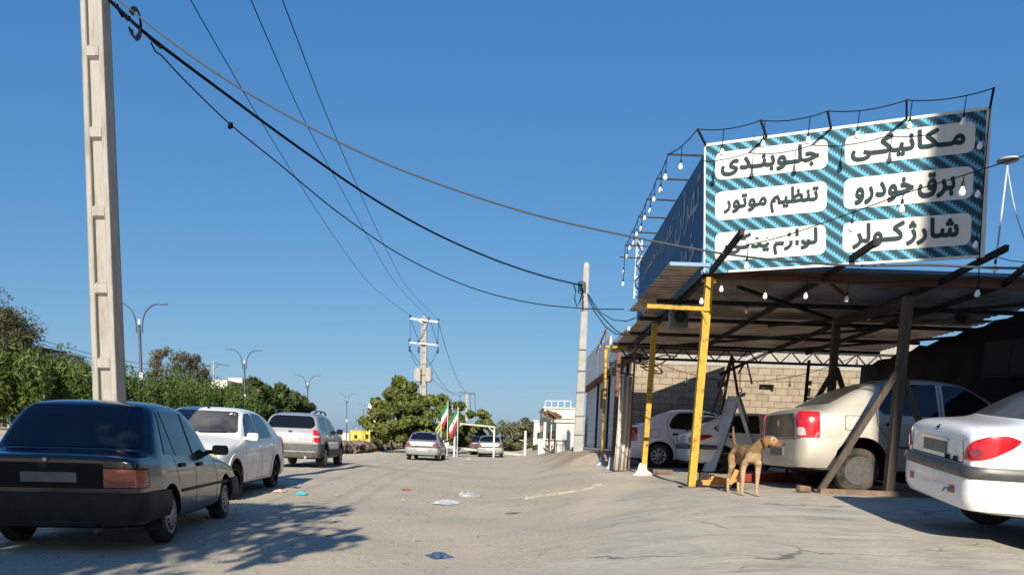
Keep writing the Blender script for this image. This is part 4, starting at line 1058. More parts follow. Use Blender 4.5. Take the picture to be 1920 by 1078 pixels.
obj('roof_sheet', sheet(2.42, 6.1, 18.7, 20.4, RZ - .13, RZ - .15), MT['roof'], CAN, True, 30)
def csteel(name, segs, mat, bev=0):
    bm = bmesh.new()
    for p, q, w_, h_ in segs: bar(bm, Vector(p) - CO, Vector(q) - CO, w_, h_)
    return obj(name, bm, mat, CAN)
# front header: brown at the left, the blue-capped edge above
csteel('front_beam', [((2.75, 11.25, RZ - .09), (8.8, 11.25, RZ - .09), .06, .13)], MT['brown_steel'])
csteel('edge_flashing', [((2.13, 11.12, RZ + .01), (8.75, 11.12, RZ + .01), .012, .05)], M('blue_flashing', (.10, .20, .32), .4))
# rafters that run on past the roof edge towards the street
raf = [(P(1390, 462, 9.45).x, 9.45), (P(1640, 472, 9.7).x, 9.7), (P(1885, 488, 9.75).x, 9.75), (P(1960, 500, 9.75).x, 9.75)]
xr0 = [P(1330, 517, 11.2).x, P(1545, 521, 11.2).x, P(1765, 522, 11.2).x, P(1885, 522, 11.2).x]
for (xe, ye), xs_ in zip(raf, xr0):
    dx = (xe - xs_) / (ye - 11.2)
    csteel('rafter', [((xe, ye, RZ + .02), (xs_, 11.2, RZ - .09), .055, .08), ((xs_, 11.2, RZ - .10), (xs_ + .05, 18.7, RZ - .22), .055, .08)], MT['dark_steel'])
for yy in (13.0, 14.8, 16.8, 18.6):
    csteel('purlin', [((2.3, yy, RZ - .16), (8.5 if yy < 14 else 8.8, yy, RZ - .16), .05, .07)], MT['dark_steel'])
for (a, b) in (((3.2, 11.4), (6.6, 14.8)), ((4.8, 14.8), (8.4, 11.4)), ((3.4, 18.4), (6.8, 14.8)), ((6.2, 18.4), (9.2, 14.9))):
    csteel('brace', [((a[0], a[1], RZ - .22), (b[0], b[1], RZ - .22), .04, .05)], MT['dark_steel'])
csteel('brace', [(P(1548, 524, 11.2), P(1596, 566, 11.7), .04, .05)], MT['brown_steel'])
csteel('brace', [(P(1340, 528, 11.2), P(1322, 560, 11.9), .04, .05)], MT['brown_steel'])
# lattice truss across the back
TY, TZ0, TZ1 = 19.2, 3.28, 3.56
seg = [((2.5, TY, TZ0), (9.6, TY, TZ0), .06, .06), ((2.5, TY, TZ1), (9.6, TY, TZ1), .06, .06)]
n = 26
for i in range(n):
    xa = 2.5 + 7.1 * i / n; xb = 2.5 + 7.1 * (i + 1) / n
    seg.append(((xa, TY, TZ0 if i % 2 else TZ1), (xb, TY, TZ1 if i % 2 else TZ0), .028, .028))
csteel('truss', seg, MT['dark_steel'])
# posts
def post(px0, py0, Y, pxt, pyt, w_, mat, foot=True, foot_h=.22):
    a = G(px0, py0)
    b = P(pxt, pyt, a.y)
    bm = bmesh.new(); bar(bm, a - CO, b - CO, w_, w_)
    p_ = obj('post', bm, mat, CAN)
    if foot:
        bm = bmesh.new(); rr = random.Random(px0)
        lathe(bm, [(.24, -.02), (.19, .025), (.10, .09), (.07, foot_h), (.055, foot_h + .01)], 11, 'Z', Matrix.Translation(a - CO))
        for v in bm.verts: v.co += Vector((rr.uniform(-.04, .04), rr.uniform(-.04, .04), rr.uniform(-.015, .015)))
        obj('concrete_foot', bm, MT['white'], CAN)
    else:
        bm = bmesh.new(); box(bm, a - CO + Vector((0, 0, .006)), (.34, .26, .016)); obj('base_plate', bm, MT['rust'], CAN)
    return a, b
pA = post(1296, 913, 11.2, 1330, 521, .105, MT['yellow'], foot=False)
pB = post(1206, 890, 15, 1228, 606, .10, MT['yellow'])
pC = post(1148, 880, 15, 1161, 657, .09, MT['rust'], foot_h=.3)
pD = post(1129, 871, 20, 1136, 655, .08, MT['yellow'])
a = P(1213, 574, pA[0].y - .06); b = P(1334, 580, pA[0].y - .06)
csteel('cross_arm', [(a, b, .05, .055), (P(1316, 583, pA[0].y - .06), P(1326, 606, pA[0].y - .06), .03, .03)], MT['yellow'])
csteel('purlin_end', [(P(1135, 650, 19.0), P(1175, 652, 19.0), .05, .06)], MT['yellow'])
# loudspeaker box hung under the roof behind the yellow arm
t = thing('loudspeaker', 'grey box loudspeaker hung under the roof behind the yellow arm', 'loudspeaker', P(1272, 596, 13.0))
bm = bmesh.new(); box(bm, (0, 0, 0), (.30, .24, .34), None, 0, .02); obj('cabinet', bm, MT['strip'], t, True, 40)
bm = bmesh.new(); lathe(bm, [(.10, -.125), (.10, -.13), (.02, -.118)], 16, 'Y'); obj('cone', fix(bm), MT['black_plastic'], t)
bm = bmesh.new(); bar(bm, (0, 0, .17), (0, 0, RZ - t.location.z - .02), .03, .03); obj('bracket', bm, MT['dark_steel'], t)
# ------------------------------------------------------------------ front sign
A_, B_ = P(1320, 509, 11.15), P(1845, 487, 9.72)
TL_, TR_ = P(1325, 268, 11.15), P(1858, 199, 9.72)
zb = (A_.z + B_.z) / 2; zt = zb + ((TL_.z + TR_.z) / 2 - zb) * 1.0; LEAN = -.065
Wd = (Vector((B_.x, B_.y)) - Vector((A_.x, A_.y))).length; Hh = zt - zb
beta = math.atan2(B_.y - A_.y, B_.x - A_.x)
SG = thing('sign_board', 'large teal weave billboard with six white boxes of Persian words facing the street', 'billboard', (A_.x, A_.y, zb), beta)
print('sign', A_, B_, Wd, Hh, math.degrees(beta))
WEAVE = weave_mat('teal_weave', (0.12, 0.36, 0.50), (0.022, 0.056, 0.070), (0.030, 0.082, 0.11))
bm = bmesh.new()
box(bm, (Wd / 2, .015, Hh / 2), (Wd, .03, Hh)); obj('banner', bm, WEAVE, SG)
bm = bmesh.new()
rr = random.Random(2)
def edge_strip(p, q, w_, y=-.002):
    bar(bm, (p[0], y, p[1]), (q[0], y, q[1]), .006, w_)
edge_strip((0, Hh - .012), (Wd, Hh - .006), .035); edge_strip((0.012, 0), (.012, Hh), .0)
for (x_, w0) in ((.008, .022), (Wd - .02, .05)):
    box(bm, (x_, -.003, Hh / 2), (w0, .006, Hh - .04))
box(bm, (Wd * .55, -.004, .012), (Wd * .9, .008, .03))
obj('white_hem', bm, BWHITE, SG)
bm = bmesh.new()
for x_ in (.05, Wd * .34, Wd * .67, Wd - .05): bar(bm, (x_, .06, .0), (x_, .06, Hh), .05, .05)
for z_ in (.05, Hh - .05): bar(bm, (0, .07, z_), (Wd, .07, z_), .04, .04)
obj('steel_frame', bm, MT['dark_steel'], SG)
bx_ = [(.045, .468), (.528, .955)]
rows = [(.715, .925), (.405, .625), (.09, .31)]
words = [['جلـوبنـدی', 'تنظیم موتور', 'لوازم یدکی'], ['مـکانیکـی', 'برق خودرو', 'شارژ کـولر']]
fit = [[(.05, .93), (.08, .93), (.09, .93)], [(.05, .93), (.09, .87), (.08, .91)]]
for c in range(2):
    for r in range(3):
        x0, x1 = bx_[c][0] * Wd, bx_[c][1] * Wd
        z0, z1 = rows[r][0] * Hh, rows[r][1] * Hh
        zz = rnd([(x0, z0), (x1, z0), (x1, z1), (x0, z1)], .10, 6)
        bm = bmesh.new(); f = bm.faces.new([bm.verts.new((p[0], -.006, p[1])) for p in zz]); f.normal_update()
        if f.normal.y > 0: f.normal_flip()
        bb = obj('white_box', bm, BWHITE, SG)
        a0, a1 = fit[c][r]; wd = x1 - x0; ht = z1 - z0
        lettering('lettering', words[c][r], bb, INK, x0 + a0 * wd, x0 + a1 * wd, z0 + .09 * ht, z1 - .07 * ht, -.009, off=.055)
        if c == 0 and r == 2:
            bm = bmesh.new(); box(bm, (x0 + wd * .56, -.0125, z0 + ht * .60), (wd * .66, .003, .05)); obj('seam_patch', bm, BWHITE, bb)
# bulb string along the top of the front sign, on rods that stick out
SHEAR = Matrix.Identity(4); SHEAR[0][2] = LEAN      # the old frame leans a little to the left
M4 = Matrix.Translation(SG.location) @ Matrix.Rotation(beta, 4, 'Z') @ SHEAR
def S(x, y, z): return M4 @ Vector((x, y, z))
rod = [.02, Wd * .243, Wd * .478, Wd * .735, Wd - .01]
tips = []
for x_ in rod:
    tip = Vector((x_ - .03, -.46, Hh + .035)); tips.append(M4 @ tip)
    bm = bmesh.new(); bar(bm, (x_, .02, Hh - .01), tip, .025, .025); obj('rod', bm, MT['dark_steel'], SG)
def along(pts, n, s, drop, jit=.04, seed=0, u0=None):
    run, dr = [], []
    rg = random.Random(seed)
    for i, (a, b) in enumerate(zip(pts, pts[1:])):
        sg = sag(a, b, s, 12); run += sg[:-1]
        for k in range(n):
            t_ = (k + .5) / n if u0 is None else u0[k]
            q = a.lerp(b, t_) - Vector((0, 0, 4 * s * t_ * (1 - t_)))
            dr.append((q, drop + rg.uniform(-jit, jit)))
    run.append(pts[-1])
    return run, dr
run, dr = along(tips, 1, .05, .17, u0=[.42], seed=3)
dr = [(tips[i].lerp(tips[i + 1], u) - Vector((0, 0, .2 * u * (1 - u))), .19) for i, u in ((0, .43), (1, .07), (1, .75), (2, .42), (3, .07), (3, .70))]
light_string('string of white bulbs looped along the top of the teal billboard', run, dr)
for o_ in [c for c in SG.children_recursive if c.type == 'MESH']: o_.data.transform(SHEAR)
# side sign along the street edge
sl_near = Vector((A_.x - .035, A_.y + .03, zb)); Ls = 6.9
far_ = P(1196, 478, 17.9)
ang = math.atan2(sl_near.y - (sl_near.y + Ls), sl_near.x - (sl_near.x + .16))
SS = thing('sign_board', 'long navy billboard with grey Persian lettering running back along the roof edge', 'billboard', (sl_near.x + .16, sl_near.y + Ls, zb), ang)
NAVY = weave_mat('navy_bars', (0.075, 0.185, 0.35), (0.030, 0.082, 0.175), (0.050, 0.13, 0.25), bars=True)
bm = bmesh.new(); box(bm, (Ls / 2, .015, Hh / 2), (Ls, .03, Hh)); obj('banner', bm, NAVY, SS)
bm = bmesh.new()
for i in range(6): bar(bm, (.1 + i * (Ls - .2) / 5, .06, -.1), (.1 + i * (Ls - .2) / 5, .06, Hh), .05, .05)
for z_ in (.05, Hh - .05): bar(bm, (0, .07, z_), (Ls, .07, z_), .04, .04)
obj('steel_frame', bm, MT['dark_steel'], SS)
lettering('lettering', 'تهران', SS, BGREY, Ls - 2.3, Ls - .45, Hh * .50, Hh * .93, -.006, off=.02)
lettering('lettering', 'خودرو', SS, BGREY, Ls - 2.5, Ls - .55, Hh * .06, Hh * .46, -.006, off=.02)
lettering('lettering', 'تعمیرات تخصصی', SS, BGREY, .7, Ls - 2.6, Hh * .66, Hh * .90, -.006, off=.01)
bm = bmesh.new(); box(bm, (2.6, -.004, Hh * .34), (3.2, .008, .36)); by = obj('cream_bar', bm, BYEL, SS)
lettering('lettering', 'لوازم یدکی', by, INK, 1.3, 4.0, Hh * .25, Hh * .43, -.010, off=.02)
M5 = Matrix.Translation(SS.location) @ Matrix.Rotation(ang, 4, 'Z')
tips2 = []
for i in range(7):
    x_ = Ls - .35 - i * 1.02
    tip = Vector((x_, -.52, Hh - .02 )); tips2.append(M5 @ tip)
    bm = bmesh.new(); bar(bm, (x_, .02, Hh - .03), tip, .022, .022); obj('rod', bm, MT['dark_steel'], SS)
run, dr = along([tips[0]] + tips2[:6], 1, .05, .17, seed=5)
more = [(a.lerp(b, .12) - Vector((0, 0, .02)), .16) for a, b in zip(tips2, tips2[1:6])]
run.append(tips2[5] - Vector((0, 0, .75)))
dr += more + [(tips2[5] - Vector((0, 0, .45)), .0), (tips2[5] - Vector((0, 0, .7)), .0)]
light_string('string of white bulbs running back along the top of the navy billboard', run, dr)
# lattice upright behind the far end of the side sign
t = thing('lattice_mast', 'thin white lattice mast wound with bulbs at the far end of the navy billboard', 'mast', P(1193, 560, 18.4))
bm = bmesh.new(); zz = 1.35
for dx in (-.06, .06): bar(bm, (dx, 0, 0), (dx, 0, zz), .03, .03)
for i in range(9): bar(bm, (-.06 if i % 2 else .06, 0, zz * i / 9), (.06 if i % 2 else -.06, 0, zz * (i + 1) / 9), .018, .018)
obj('lattice', bm, MT['white_metal'], t)
bm = bmesh.new(); tube(bm, [(.07 * math.sin(i * 1.3), -.06, zz * i / 14) for i in range(15)], .012, 5); obj('cable', bm, MT['cable'], t)
# string slung from the left rafter end up and out to the right, in front of the sign
q0 = P(1392, 462, 9.42); q1 = P(1935, 285, 6.9)
pts = [P(1392, 462, 9.42), P(1480, 440, 9.2), P(1600, 398, 8.7), P(1700, 362, 8.2), P(1810, 328, 7.5), P(1935, 288, 6.9)]
run = smoothpts(pts, 5)
def onrun(px):
    best = None
    for i, (a, b) in enumerate(zip(pts, pts[1:])):
        pass
    return None
dr = [(P(1403, 462, 9.39), .13), (P(1600, 398, 8.7), .07), (P(1694, 364, 8.24), .05), (P(1808, 329, 7.52), .05)]
light_string('string of bulbs slung across the front of the billboard up to the right', run, dr, r=.006)
# string that drops down the right edge of the sign, and strings under the roof
tr = tips[-1]
dn = [tr, S(Wd - .03, -.10, Hh - .2), S(Wd - .05, -.08, Hh * .5), S(Wd - .06, -.06, 0), S(Wd - .05, -.05, -.35)]
light_string('bulb cable hanging down the right edge of the teal billboard', smoothpts(dn, 4), [(S(Wd - .10, -.10, Hh * f), .05) for f in (.82, .50, .16)] + [(S(Wd - .05, -.05, -.35), .0)])
uf = [P(x_, y_, 11.0) for x_, y_ in ((1318, 530), (1440, 515), (1515, 519), (1592, 530), (1700, 528), (1838, 520))]
light_string('row of bulbs hanging under the front edge of the canopy roof', uf, [(P(1318, 530, 11.0), .16), (P(1354, 526, 11.0), .02), (P(1438, 516, 11.0), .19), (P(1514, 520, 11.0), .16), (P(1591, 531, 11.0), .12), (P(1835, 521, 11.0), .12)], r=.005)
ui = [P(x_, y_, 13.6) for x_, y_ in ((1400, 560), (1500, 570), (1632, 575), (1690, 555), (1822, 540))]
light_string('string of bulbs deep under the canopy roof above the gantry', ui, [(P(1402, 561, 13.6), .10), (P(1632, 574, 13.6), .10), (P(1676, 550, 13.6), .12), (P(1822, 540, 13.6), .12)], r=.005)
ub = sag(P(1170, 650, 19), P(1660, 640, 18.9), .9, 20)
light_string('dark bulb string sagging across the rear of the garage before the block wall', ub, [(ub[i], .10) for i in (3, 5, 8, 11, 13, 16, 18)], r=.008)
uo = [P(1868, 482, 9.2), P(1895, 489, 9.0), P(1945, 494, 9.0)]
light_string('single bulb on a cable at the right end of the long rafter', uo, [(P(1868, 483, 9.2), .02)], r=.005)
# ------------------------------------------------------------------ walls round the yard
def brick_mat():
    m = M('block_wall', (.42, .34, .25), .9)
    t = m.node_tree; b = t.nodes['Principled BSDF']; L = t.links.new
    tc = t.nodes.new('ShaderNodeTexCoord'); mp = t.nodes.new('ShaderNodeMapping'); mp.inputs['Rotation'].default_value = (math.pi / 2, 0, 0)
    L(tc.outputs['Object'], mp.inputs[0])
    n0 = t.nodes.new('ShaderNodeTexNoise'); n0.inputs['Scale'].default_value = 1.2; L(tc.outputs['Object'], n0.inputs[0])
    va = t.nodes.new('ShaderNodeVectorMath'); va.operation = 'MULTIPLY_ADD'; L(n0.outputs[1], va.inputs[0]); va.inputs[1].default_value = (.05, .05, .05); L(mp.outputs[0], va.inputs[2])
    br = t.nodes.new('ShaderNodeTexBrick'); br.inputs['Scale'].default_value = 1; br.inputs['Brick Width'].default_value = .36; br.inputs['Row Height'].default_value = .19; br.inputs['Mortar Size'].default_value = .011; br.inputs['Mortar Smooth'].default_value = .3; br.inputs['Bias'].default_value = .1
    br.inputs['Color1'].default_value = (.285, .228, .16, 1); br.inputs['Color2'].default_value = (.205, .163, .117, 1); br.inputs['Mortar'].default_value = (.11, .085, .06, 1)
    L(va.outputs[0], br.inputs['Vector'])
    n = t.nodes.new('ShaderNodeTexNoise'); n.inputs['Scale'].default_value = 5; n.inputs['Detail'].default_value = 8; L(tc.outputs['Object'], n.inputs[0])
    r = t.nodes.new('ShaderNodeMapRange'); r.inputs[1].default_value = .4; r.inputs[2].default_value = .75; r.inputs[3].default_value = 0; r.inputs[4].default_value = .6; L(n.outputs[0], r.inputs[0])
    mx = t.nodes.new('ShaderNodeMix'); mx.data_type = 'RGBA'; mx.inputs[7].default_value = (.32, .26, .19, 1); L(r.outputs[0], mx.inputs[0]); L(br.outputs[0], mx.inputs[6]); L(mx.outputs[2], b.inputs['Base Color'])
    bp = t.nodes.new('ShaderNodeBump'); bp.inputs['Strength'].default_value = .7; bp.inputs['Distance'].default_value = .02; bp.invert = True; L(br.outputs['Fac'], bp.inputs['Height']); L(bp.outputs[0], b.inputs['Normal'])
    return m
WY = 22.4
wl = P(1180, 760, WY).x; wr = P(1652, 760, WY).x
ztop = P(1480, 690, WY).z; gw = gz(5, WY)
bw = thing('block_wall', 'bare concrete block wall with knocked-out holes behind the garage cars', 'wall', (wl, WY, gw))
W_, H_ = wr + 1.5 - wl, ztop - gw
holes = []
for (px, py, hw, hh) in ((1354, 722, .14, .11), (1437, 727, .22, .10), (1514, 735, .09, .12), (1518, 718, .07, .07)):
    q = P(px, py, WY); holes.append((q.x - wl - hw, q.x - wl + hw, q.z - gw - hh, q.z - gw + hh))
bm = bmesh.new()
xsx = sorted(set([0, W_] + [h for q in holes for h in q[:2]])); zsx = sorted(set([0, H_] + [h for q in holes for h in q[2:]]))
for i in range(len(xsx) - 1):
    for j in range(len(zsx) - 1):
        cx, cz = (xsx[i] + xsx[i + 1]) / 2, (zsx[j] + zsx[j + 1]) / 2
        if any(h[0] < cx < h[1] and h[2] < cz < h[3] for h in holes): continue
        vs = [bm.verts.new((x_, 0, z_)) for x_, z_ in ((xsx[i], zsx[j]), (xsx[i + 1], zsx[j]), (xsx[i + 1], zsx[j + 1]), (xsx[i], zsx[j + 1]))]
        bm.faces.new(vs)
bmesh.ops.remove_doubles(bm, verts=bm.verts, dist=1e-5)
r = bmesh.ops.extrude_face_region(bm, geom=bm.faces[:])
bmesh.ops.translate(bm, vec=(0, .19, 0), verts=[v for v in r['geom'] if isinstance(v, bmesh.types.BMVert)])
bmesh.ops.recalc_face_normals(bm, faces=bm.faces)
obj('wall', bm, brick_mat(), bw)
# added sheet, hidden on the rear canopy roof, shaped to shade the block wall
t = thing('shade_sheet', 'unseen metal sheet added on the rear canopy roof to shade the block wall', 'metal sheet', (3.55, 20.0, RZ - .1))
bm = bmesh.new()
vs = [bm.verts.new(v) for v in ((0.0, 0, 0), (2.45, .1, 0), (2.45, .1, .95), (0, 0, .02))]
bm.faces.new(vs); bmesh.ops.solidify(bm, geom=bm.faces[:], thickness=.01); obj('sheet', bm, MT['roof'], t)
bm = bmesh.new(); bar(bm, (2.2, .1, .7), (2.2, .55, -.02), .04, .04); obj('prop', bm, MT['dark_steel'], t)
# white building behind the block wall
q = P(1700, 700, 26)
bh = thing('white_building', 'white rendered building standing behind the block wall', 'building', (P(1290, 700, 27).x, 27, gz(8, 27)))
bm = bmesh.new(); hh = P(1500, 664, 27).z - bh.location.z; ww = 8.5
box(bm, (ww / 2, 2.5, hh / 2), (ww, 5, hh)); obj('wall', bm, MT['white'], bh)
bm = bmesh.new(); box(bm, (ww / 2, 2.5, hh + .06), (ww + .2, 5.2, .12)); obj('parapet', bm, MT['white'], bh)
bm = bmesh.new(); box(bm, (2.2, 1.4, hh + .55), (1.5, 1.2, .85)); box(bm, (5.2, 1.4, hh + .45), (2.2, 1.2, .7)); obj('rooftop_store', bm, MT['concrete'], bh)
# dark covered wall at the right, running from the far corner to the near right
fa = P(1618, 686, 18.3); nb = P(1925, 582, 11.6); ga = gz(8, 18)
dw = thing('tarpaulin_wall', 'black tarpaulin wall closing the right side of the garage', 'wall', (fa.x, fa.y, ga))
ex = nb + (nb - fa) * .35
bm = bmesh.new()
n = 26
col = []
for i in range(n + 1):
    t_ = i / n
    top = fa.lerp(ex, t_); ztp = top.z - ga
    off = .05 * math.sin(i * 1.9) + .03 * math.sin(i * 4.1)
    col.append([bm.verts.new((top.x - fa.x + off * .5, top.y - fa.y + off, ztp * k / 5 - .02 + (.03 * math.sin(i * 2.3) if k == 5 else 0))) for k in range(6)])
for a, b in zip(col, col[1:]):
    for k in range(5): bm.faces.new((a[k], b[k], b[k + 1], a[k + 1]))
bmesh.ops.recalc_face_normals(bm, faces=bm.faces)
bmesh.ops.solidify(bm, geom=bm.faces[:], thickness=.04)
obj('sheet', bm, MT['tarp'], dw, True)
bm = bmesh.new()
for t_ in (0, .3, .6, .9):
    top = fa.lerp(ex, t_) - Vector((fa.x, fa.y, ga)); bar(bm, (top.x + .1, top.y + .1, 0), (top.x + .1, top.y + .1, top.z), .07, .07)
obj('post', bm, MT['dark_steel'], dw)
# framed notice board hung on the dark wall
q = P(1900, 672, 11.4)
t = thing('wall_cabinet', 'dim wooden cabinet hung on the black wall at the far right', 'cabinet', q, -1.0)
bm = bmesh.new(); box(bm, (0, 0, 0), (.8, .12, .55), None, 0, .01); obj('carcass', bm, MT['dark_steel'], t)
bm = bmesh.new(); box(bm, (-.19, -.065, 0), (.34, .02, .45)); box(bm, (.19, -.065, 0), (.34, .02, .45)); obj('door', bm, M('dark_cupboard', (.03, .024, .02), .8), t)
# ------------------------------------------------------------------ gantry, hoist, ramps, jacks
ga_ = G(1665, 922)
GY = 10.5
t = thing('gantry', 'weathered timber-brown engine gantry straddling the champagne saloon', 'gantry', (P(1665, 922, GY).x, GY, gz(P(1665, 922, GY).x, GY)))
O_ = Vector(t.location)
def GP(px, py, Y): return P(px, py, Y) - O_
gm = MT['wood']
topn = GP(1703, 556, GY); GY2 = GY + 3.2
bm = bmesh.new(); bar(bm, (0, 0, 0), topn, .115, .115); obj('upright', bm, gm, t)
bm = bmesh.new(); bar(bm, GP(1687, 690, GY - .01), GP(1537, 921, GY - .01), .06, .085); obj('brace', bm, gm, t)
bm = bmesh.new(); bar(bm, GP(1689, 690, GY), GP(1762, 905, GY), .06, .07); obj('brace', bm, gm, t)
bl, br_ = GP(1532, 927, GY), GP(1800, 938, GY)
bm = bmesh.new(); bar(bm, (bl.x, -.05, .045), (br_.x, -.05, .03), .12, .07); obj('foot_beam', bm, MT['plank'], t)
r0, r1 = GP(1562, 735, GY2), GP(1569, 597, GY2)
rb = Vector((r0.x, GY2 - O_.y, gz(r0.x + O_.x, GY2) - O_.z))
bm = bmesh.new(); bar(bm, rb, r1, .115, .115); obj('upright', bm, gm, t)
bm = bmesh.new(); bar(bm, GP(1566, 690, GY2), GP(1500, 800, GY2), .06, .08); bar(bm, GP(1568, 690, GY2), GP(1600, 790, GY2), .06, .08); obj('brace', bm, gm, t)
bm = bmesh.new(); bar(bm, r1 - Vector((0, 0, .07)), topn - Vector((0, 0, .07)), .10, .13); obj('top_beam', bm, MT['dark_steel'], t)
bm = bmesh.new(); bar(bm, rb + Vector((-1.1, 0, .04)), rb + Vector((1.1, 0, .04)), .12, .07); obj('foot_beam', bm, MT['plank'], t)
# black workshop frame behind
fx = P(1508, 760, 18.0)
t = thing('tool_rack', 'thin black steel frame standing before the block wall', 'frame', (fx.x, 18.0, gz(fx.x, 18.0)))
bm = bmesh.new()
bar(bm, (0, 0, 0), (0.02, 0, P(1509, 675, 18.0).z - t.location.z), .06, .06); bar(bm, (0, 0, P(1508, 747, 18).z - t.location.z), (.75, 0, P(1508, 747, 18).z - t.location.z), .05, .05); bar(bm, (.75, 0, 0), (.75, 0, P(1508, 747, 18).z - t.location.z), .05, .05)
obj('frame', bm, MT['dark_steel'], t)
# tripod hoist with chain
HY = 20.3
hp = P(1362, 800, HY)
t = thing('engine_hoist', 'rusty tripod hoist with a chain and hook above the silver ramps', 'hoist', (hp.x, HY, gz(hp.x, HY)))
O_ = Vector(t.location)
apx = P(1372, 668, HY) - O_
for (px, py, dy) in ((1322, 812, .0), (1352, 812, .5), (1398, 812, .2)):
    q = P(px, py, HY) - O_
    k = -q.z / (apx.z - q.z)
    ft = q.lerp(apx, k) if abs(k) < 3 else q
    ft.z = 0; ft.y += dy
    bm = bmesh.new(); bar(bm, ft, apx, .055, .055); obj('leg', bm, MT['rust'], t)
bm = bmesh.new(); bar(bm, P(1350, 702, HY) - O_, P(1442, 660, HY) - O_, .06, .08); bar(bm, P(1400, 676, HY) - O_, P(1410, 720, HY) - O_, .04, .04); bar(bm, P(1398, 678, HY) - O_, P(1384, 700, HY) - O_, .04, .04); obj('jib', bm, MT['dark_steel'], t)
c0 = P(1389, 682, HY - .15) - O_; c1 = P(1387, 728, HY - .15) - O_
bm = bmesh.new()
nl = 9
for i in range(nl):
    cc = c0.lerp(c1, i / nl); h2 = (c0 - c1).length / nl * .62
    pts = [cc + (Vector((math.cos(a) * .016, 0, math.sin(a) * h2)) if i % 2 else Vector((0, math.cos(a) * .016, math.sin(a) * h2))) for a in [2 * math.pi * k / 8 for k in range(9)]]
    tube(bm, pts, .007, 5, caps=False)
ch = obj('chain', bm, MT['rust'], t)
bm = bmesh.new(); tube(bm, [c1 + Vector((math.sin(a) * .06, 0, -.06 + math.cos(a) * .06)) for a in [math.radians(q) for q in range(0, 285, 19)]], .016, 7); obj('hook', bm, MT['dark_steel'], ch)
# silver A-frame made of two leaning loading ramps
fl = G(1327, 886); RY = fl.y
ap = P(1380, 742, RY); fr = G(1424, 889)
t = thing('loading_ramps', 'pair of silver metal ramps leaning together as an A behind the dog', 'ramp', (fl.x, fl.y, gz(fl.x, fl.y)))
O_ = Vector(t.location)
def channel(a, b, wv, name):
    d = (b - a); bm = bmesh.new()
    ln = d.normalized(); s = Vector(wv).normalized(); nrm = ln.cross(s).normalized()
    Rm = Matrix((s, ln, nrm)).transposed()
    c = (a + b) / 2
    box(bm, c, (.26, d.length, .015), Rm)
    for k in (-1, 1): box(bm, c + s * k * .137, (.014, d.length, .075), Rm)
    for i in range(7): box(bm, a.lerp(b, (i + .5) / 7) + nrm * .012, (.24, .02, .012), Rm)
    return obj(name, bm, MT['galv'], t)
fl2 = fl - O_ + Vector((.02, 0, .03)); fr2 = Vector((fr.x, fl.y + .1, gz(fr.x, fl.y) + .03)) - O_
apl = Vector((ap.x, fl.y + .05, ap.z)) - O_
channel(fl2, apl + Vector((-.02, 0, 0)), (.80, -.60, 0), 'ramp')
channel(fr2, apl + Vector((.05, 0, -.01)), (.55, .84, 0), 'ramp')
bm = bmesh.new(); bar(bm, (fl2 * .75 + apl * .25), (fr2 * .75 + apl * .25), .012, .012); obj('tie_wire', bm, MT['galv'], t)
# thin dark stand between the ramps
q = G(1361, 884); t2 = thing('prop_stand', 'slim black steel prop standing between the silver ramps', 'stand', (q.x, q.y + .35, gz(q.x, q.y + .35)))
bm = bmesh.new(); bar(bm, (0, 0, 0), (-.02, 0, P(1359, 772, q.y + .35).z - t2.location.z), .05, .05); obj('pole', bm, MT['dark_steel'], t2)
bm = bmesh.new(); lathe(bm, [(.12, 0), (.12, .015), (.03, .03)], 16); obj('base', fix(bm), MT['dark_steel'], t2)
# orange trolley jack
q = G(1344, 913)
t = thing('trolley_jack', 'worn orange trolley jack on the ground beside the dog', 'jack', q, -.12)
bm = bmesh.new()
for s in (-1, 1):
    vs = [(-.30, .03), (.26, .03), (.30, .08), (.30, .12), (.1, .15), (-.28, .09)]
    f1 = bm.faces.new([bm.verts.new((x_, s * .09, z_)) for x_, z_ in vs])
    r = bmesh.ops.extrude_face_region(bm, geom=[f1]); bmesh.ops.translate(bm, vec=(0, -s * .02, 0), verts=[v for v in r['geom'] if isinstance(v, bmesh.types.BMVert)])
bmesh.ops.recalc_face_normals(bm, faces=bm.faces); obj('chassis', bm, MT['jack'], t)
bm = bmesh.new(); bar(bm, (.22, 0, .10), (-.10, 0, .15), .10, .05); bar(bm, (.20, 0, .08), (.27, 0, .27), .06, .06); obj('lift_arm', bm, MT['jack'], t)
bm = bmesh.new(); lathe(bm, [(.045, .15), (.06, .17), (.055, .185)], 14, 'Z', Matrix.Translation((-.1, 0, 0))); box(bm, (-.2, 0, .15), (.14, .13, .12), None, 0, .01); obj('saddle', fix(bm), MT['dark_steel'], t)
for (x_, y_) in ((-.27, .11), (-.27, -.11), (.26, .11), (.26, -.11)):
    bm = bmesh.new(); lathe(bm, [(.048, -.02), (.05, 0), (.048, .02)], 14, 'Y', Matrix.Translation((x_, y_, .048))); obj('castor', fix(bm), MT['steel'], t)
# red hydraulic crane lying under the champagne saloon
q = G(1440, 906)
t = thing('floor_crane', 'long red steel floor crane lying under the tail of the champagne saloon', 'crane', (q.x, q.y + .1, gz(q.x, q.y)), 0.05)
bm = bmesh.new(); bar(bm, (-.60, 0, .07), (.75, 0, .17), .12, .14); obj('arm', bm, MT['red_steel'], t)
bm = bmesh.new(); bar(bm, (-.5, .3, .06), (1.0, .3, .06), .09, .09); obj('leg', bm, MT['red_steel'], t)
bm = bmesh.new(); bar(bm, (.25, -.1, .03), (.42, .0, .42), .04, .04); obj('ram', bm, MT['dark_steel'], t)
for x_ in (-.5, .7):
    bm = bmesh.new(); lathe(bm, [(.05, -.02), (.052, 0), (.05, .02)], 14, 'Y', Matrix.Translation((x_, .08, .05))); obj('castor', fix(bm), MT['steel'], t)
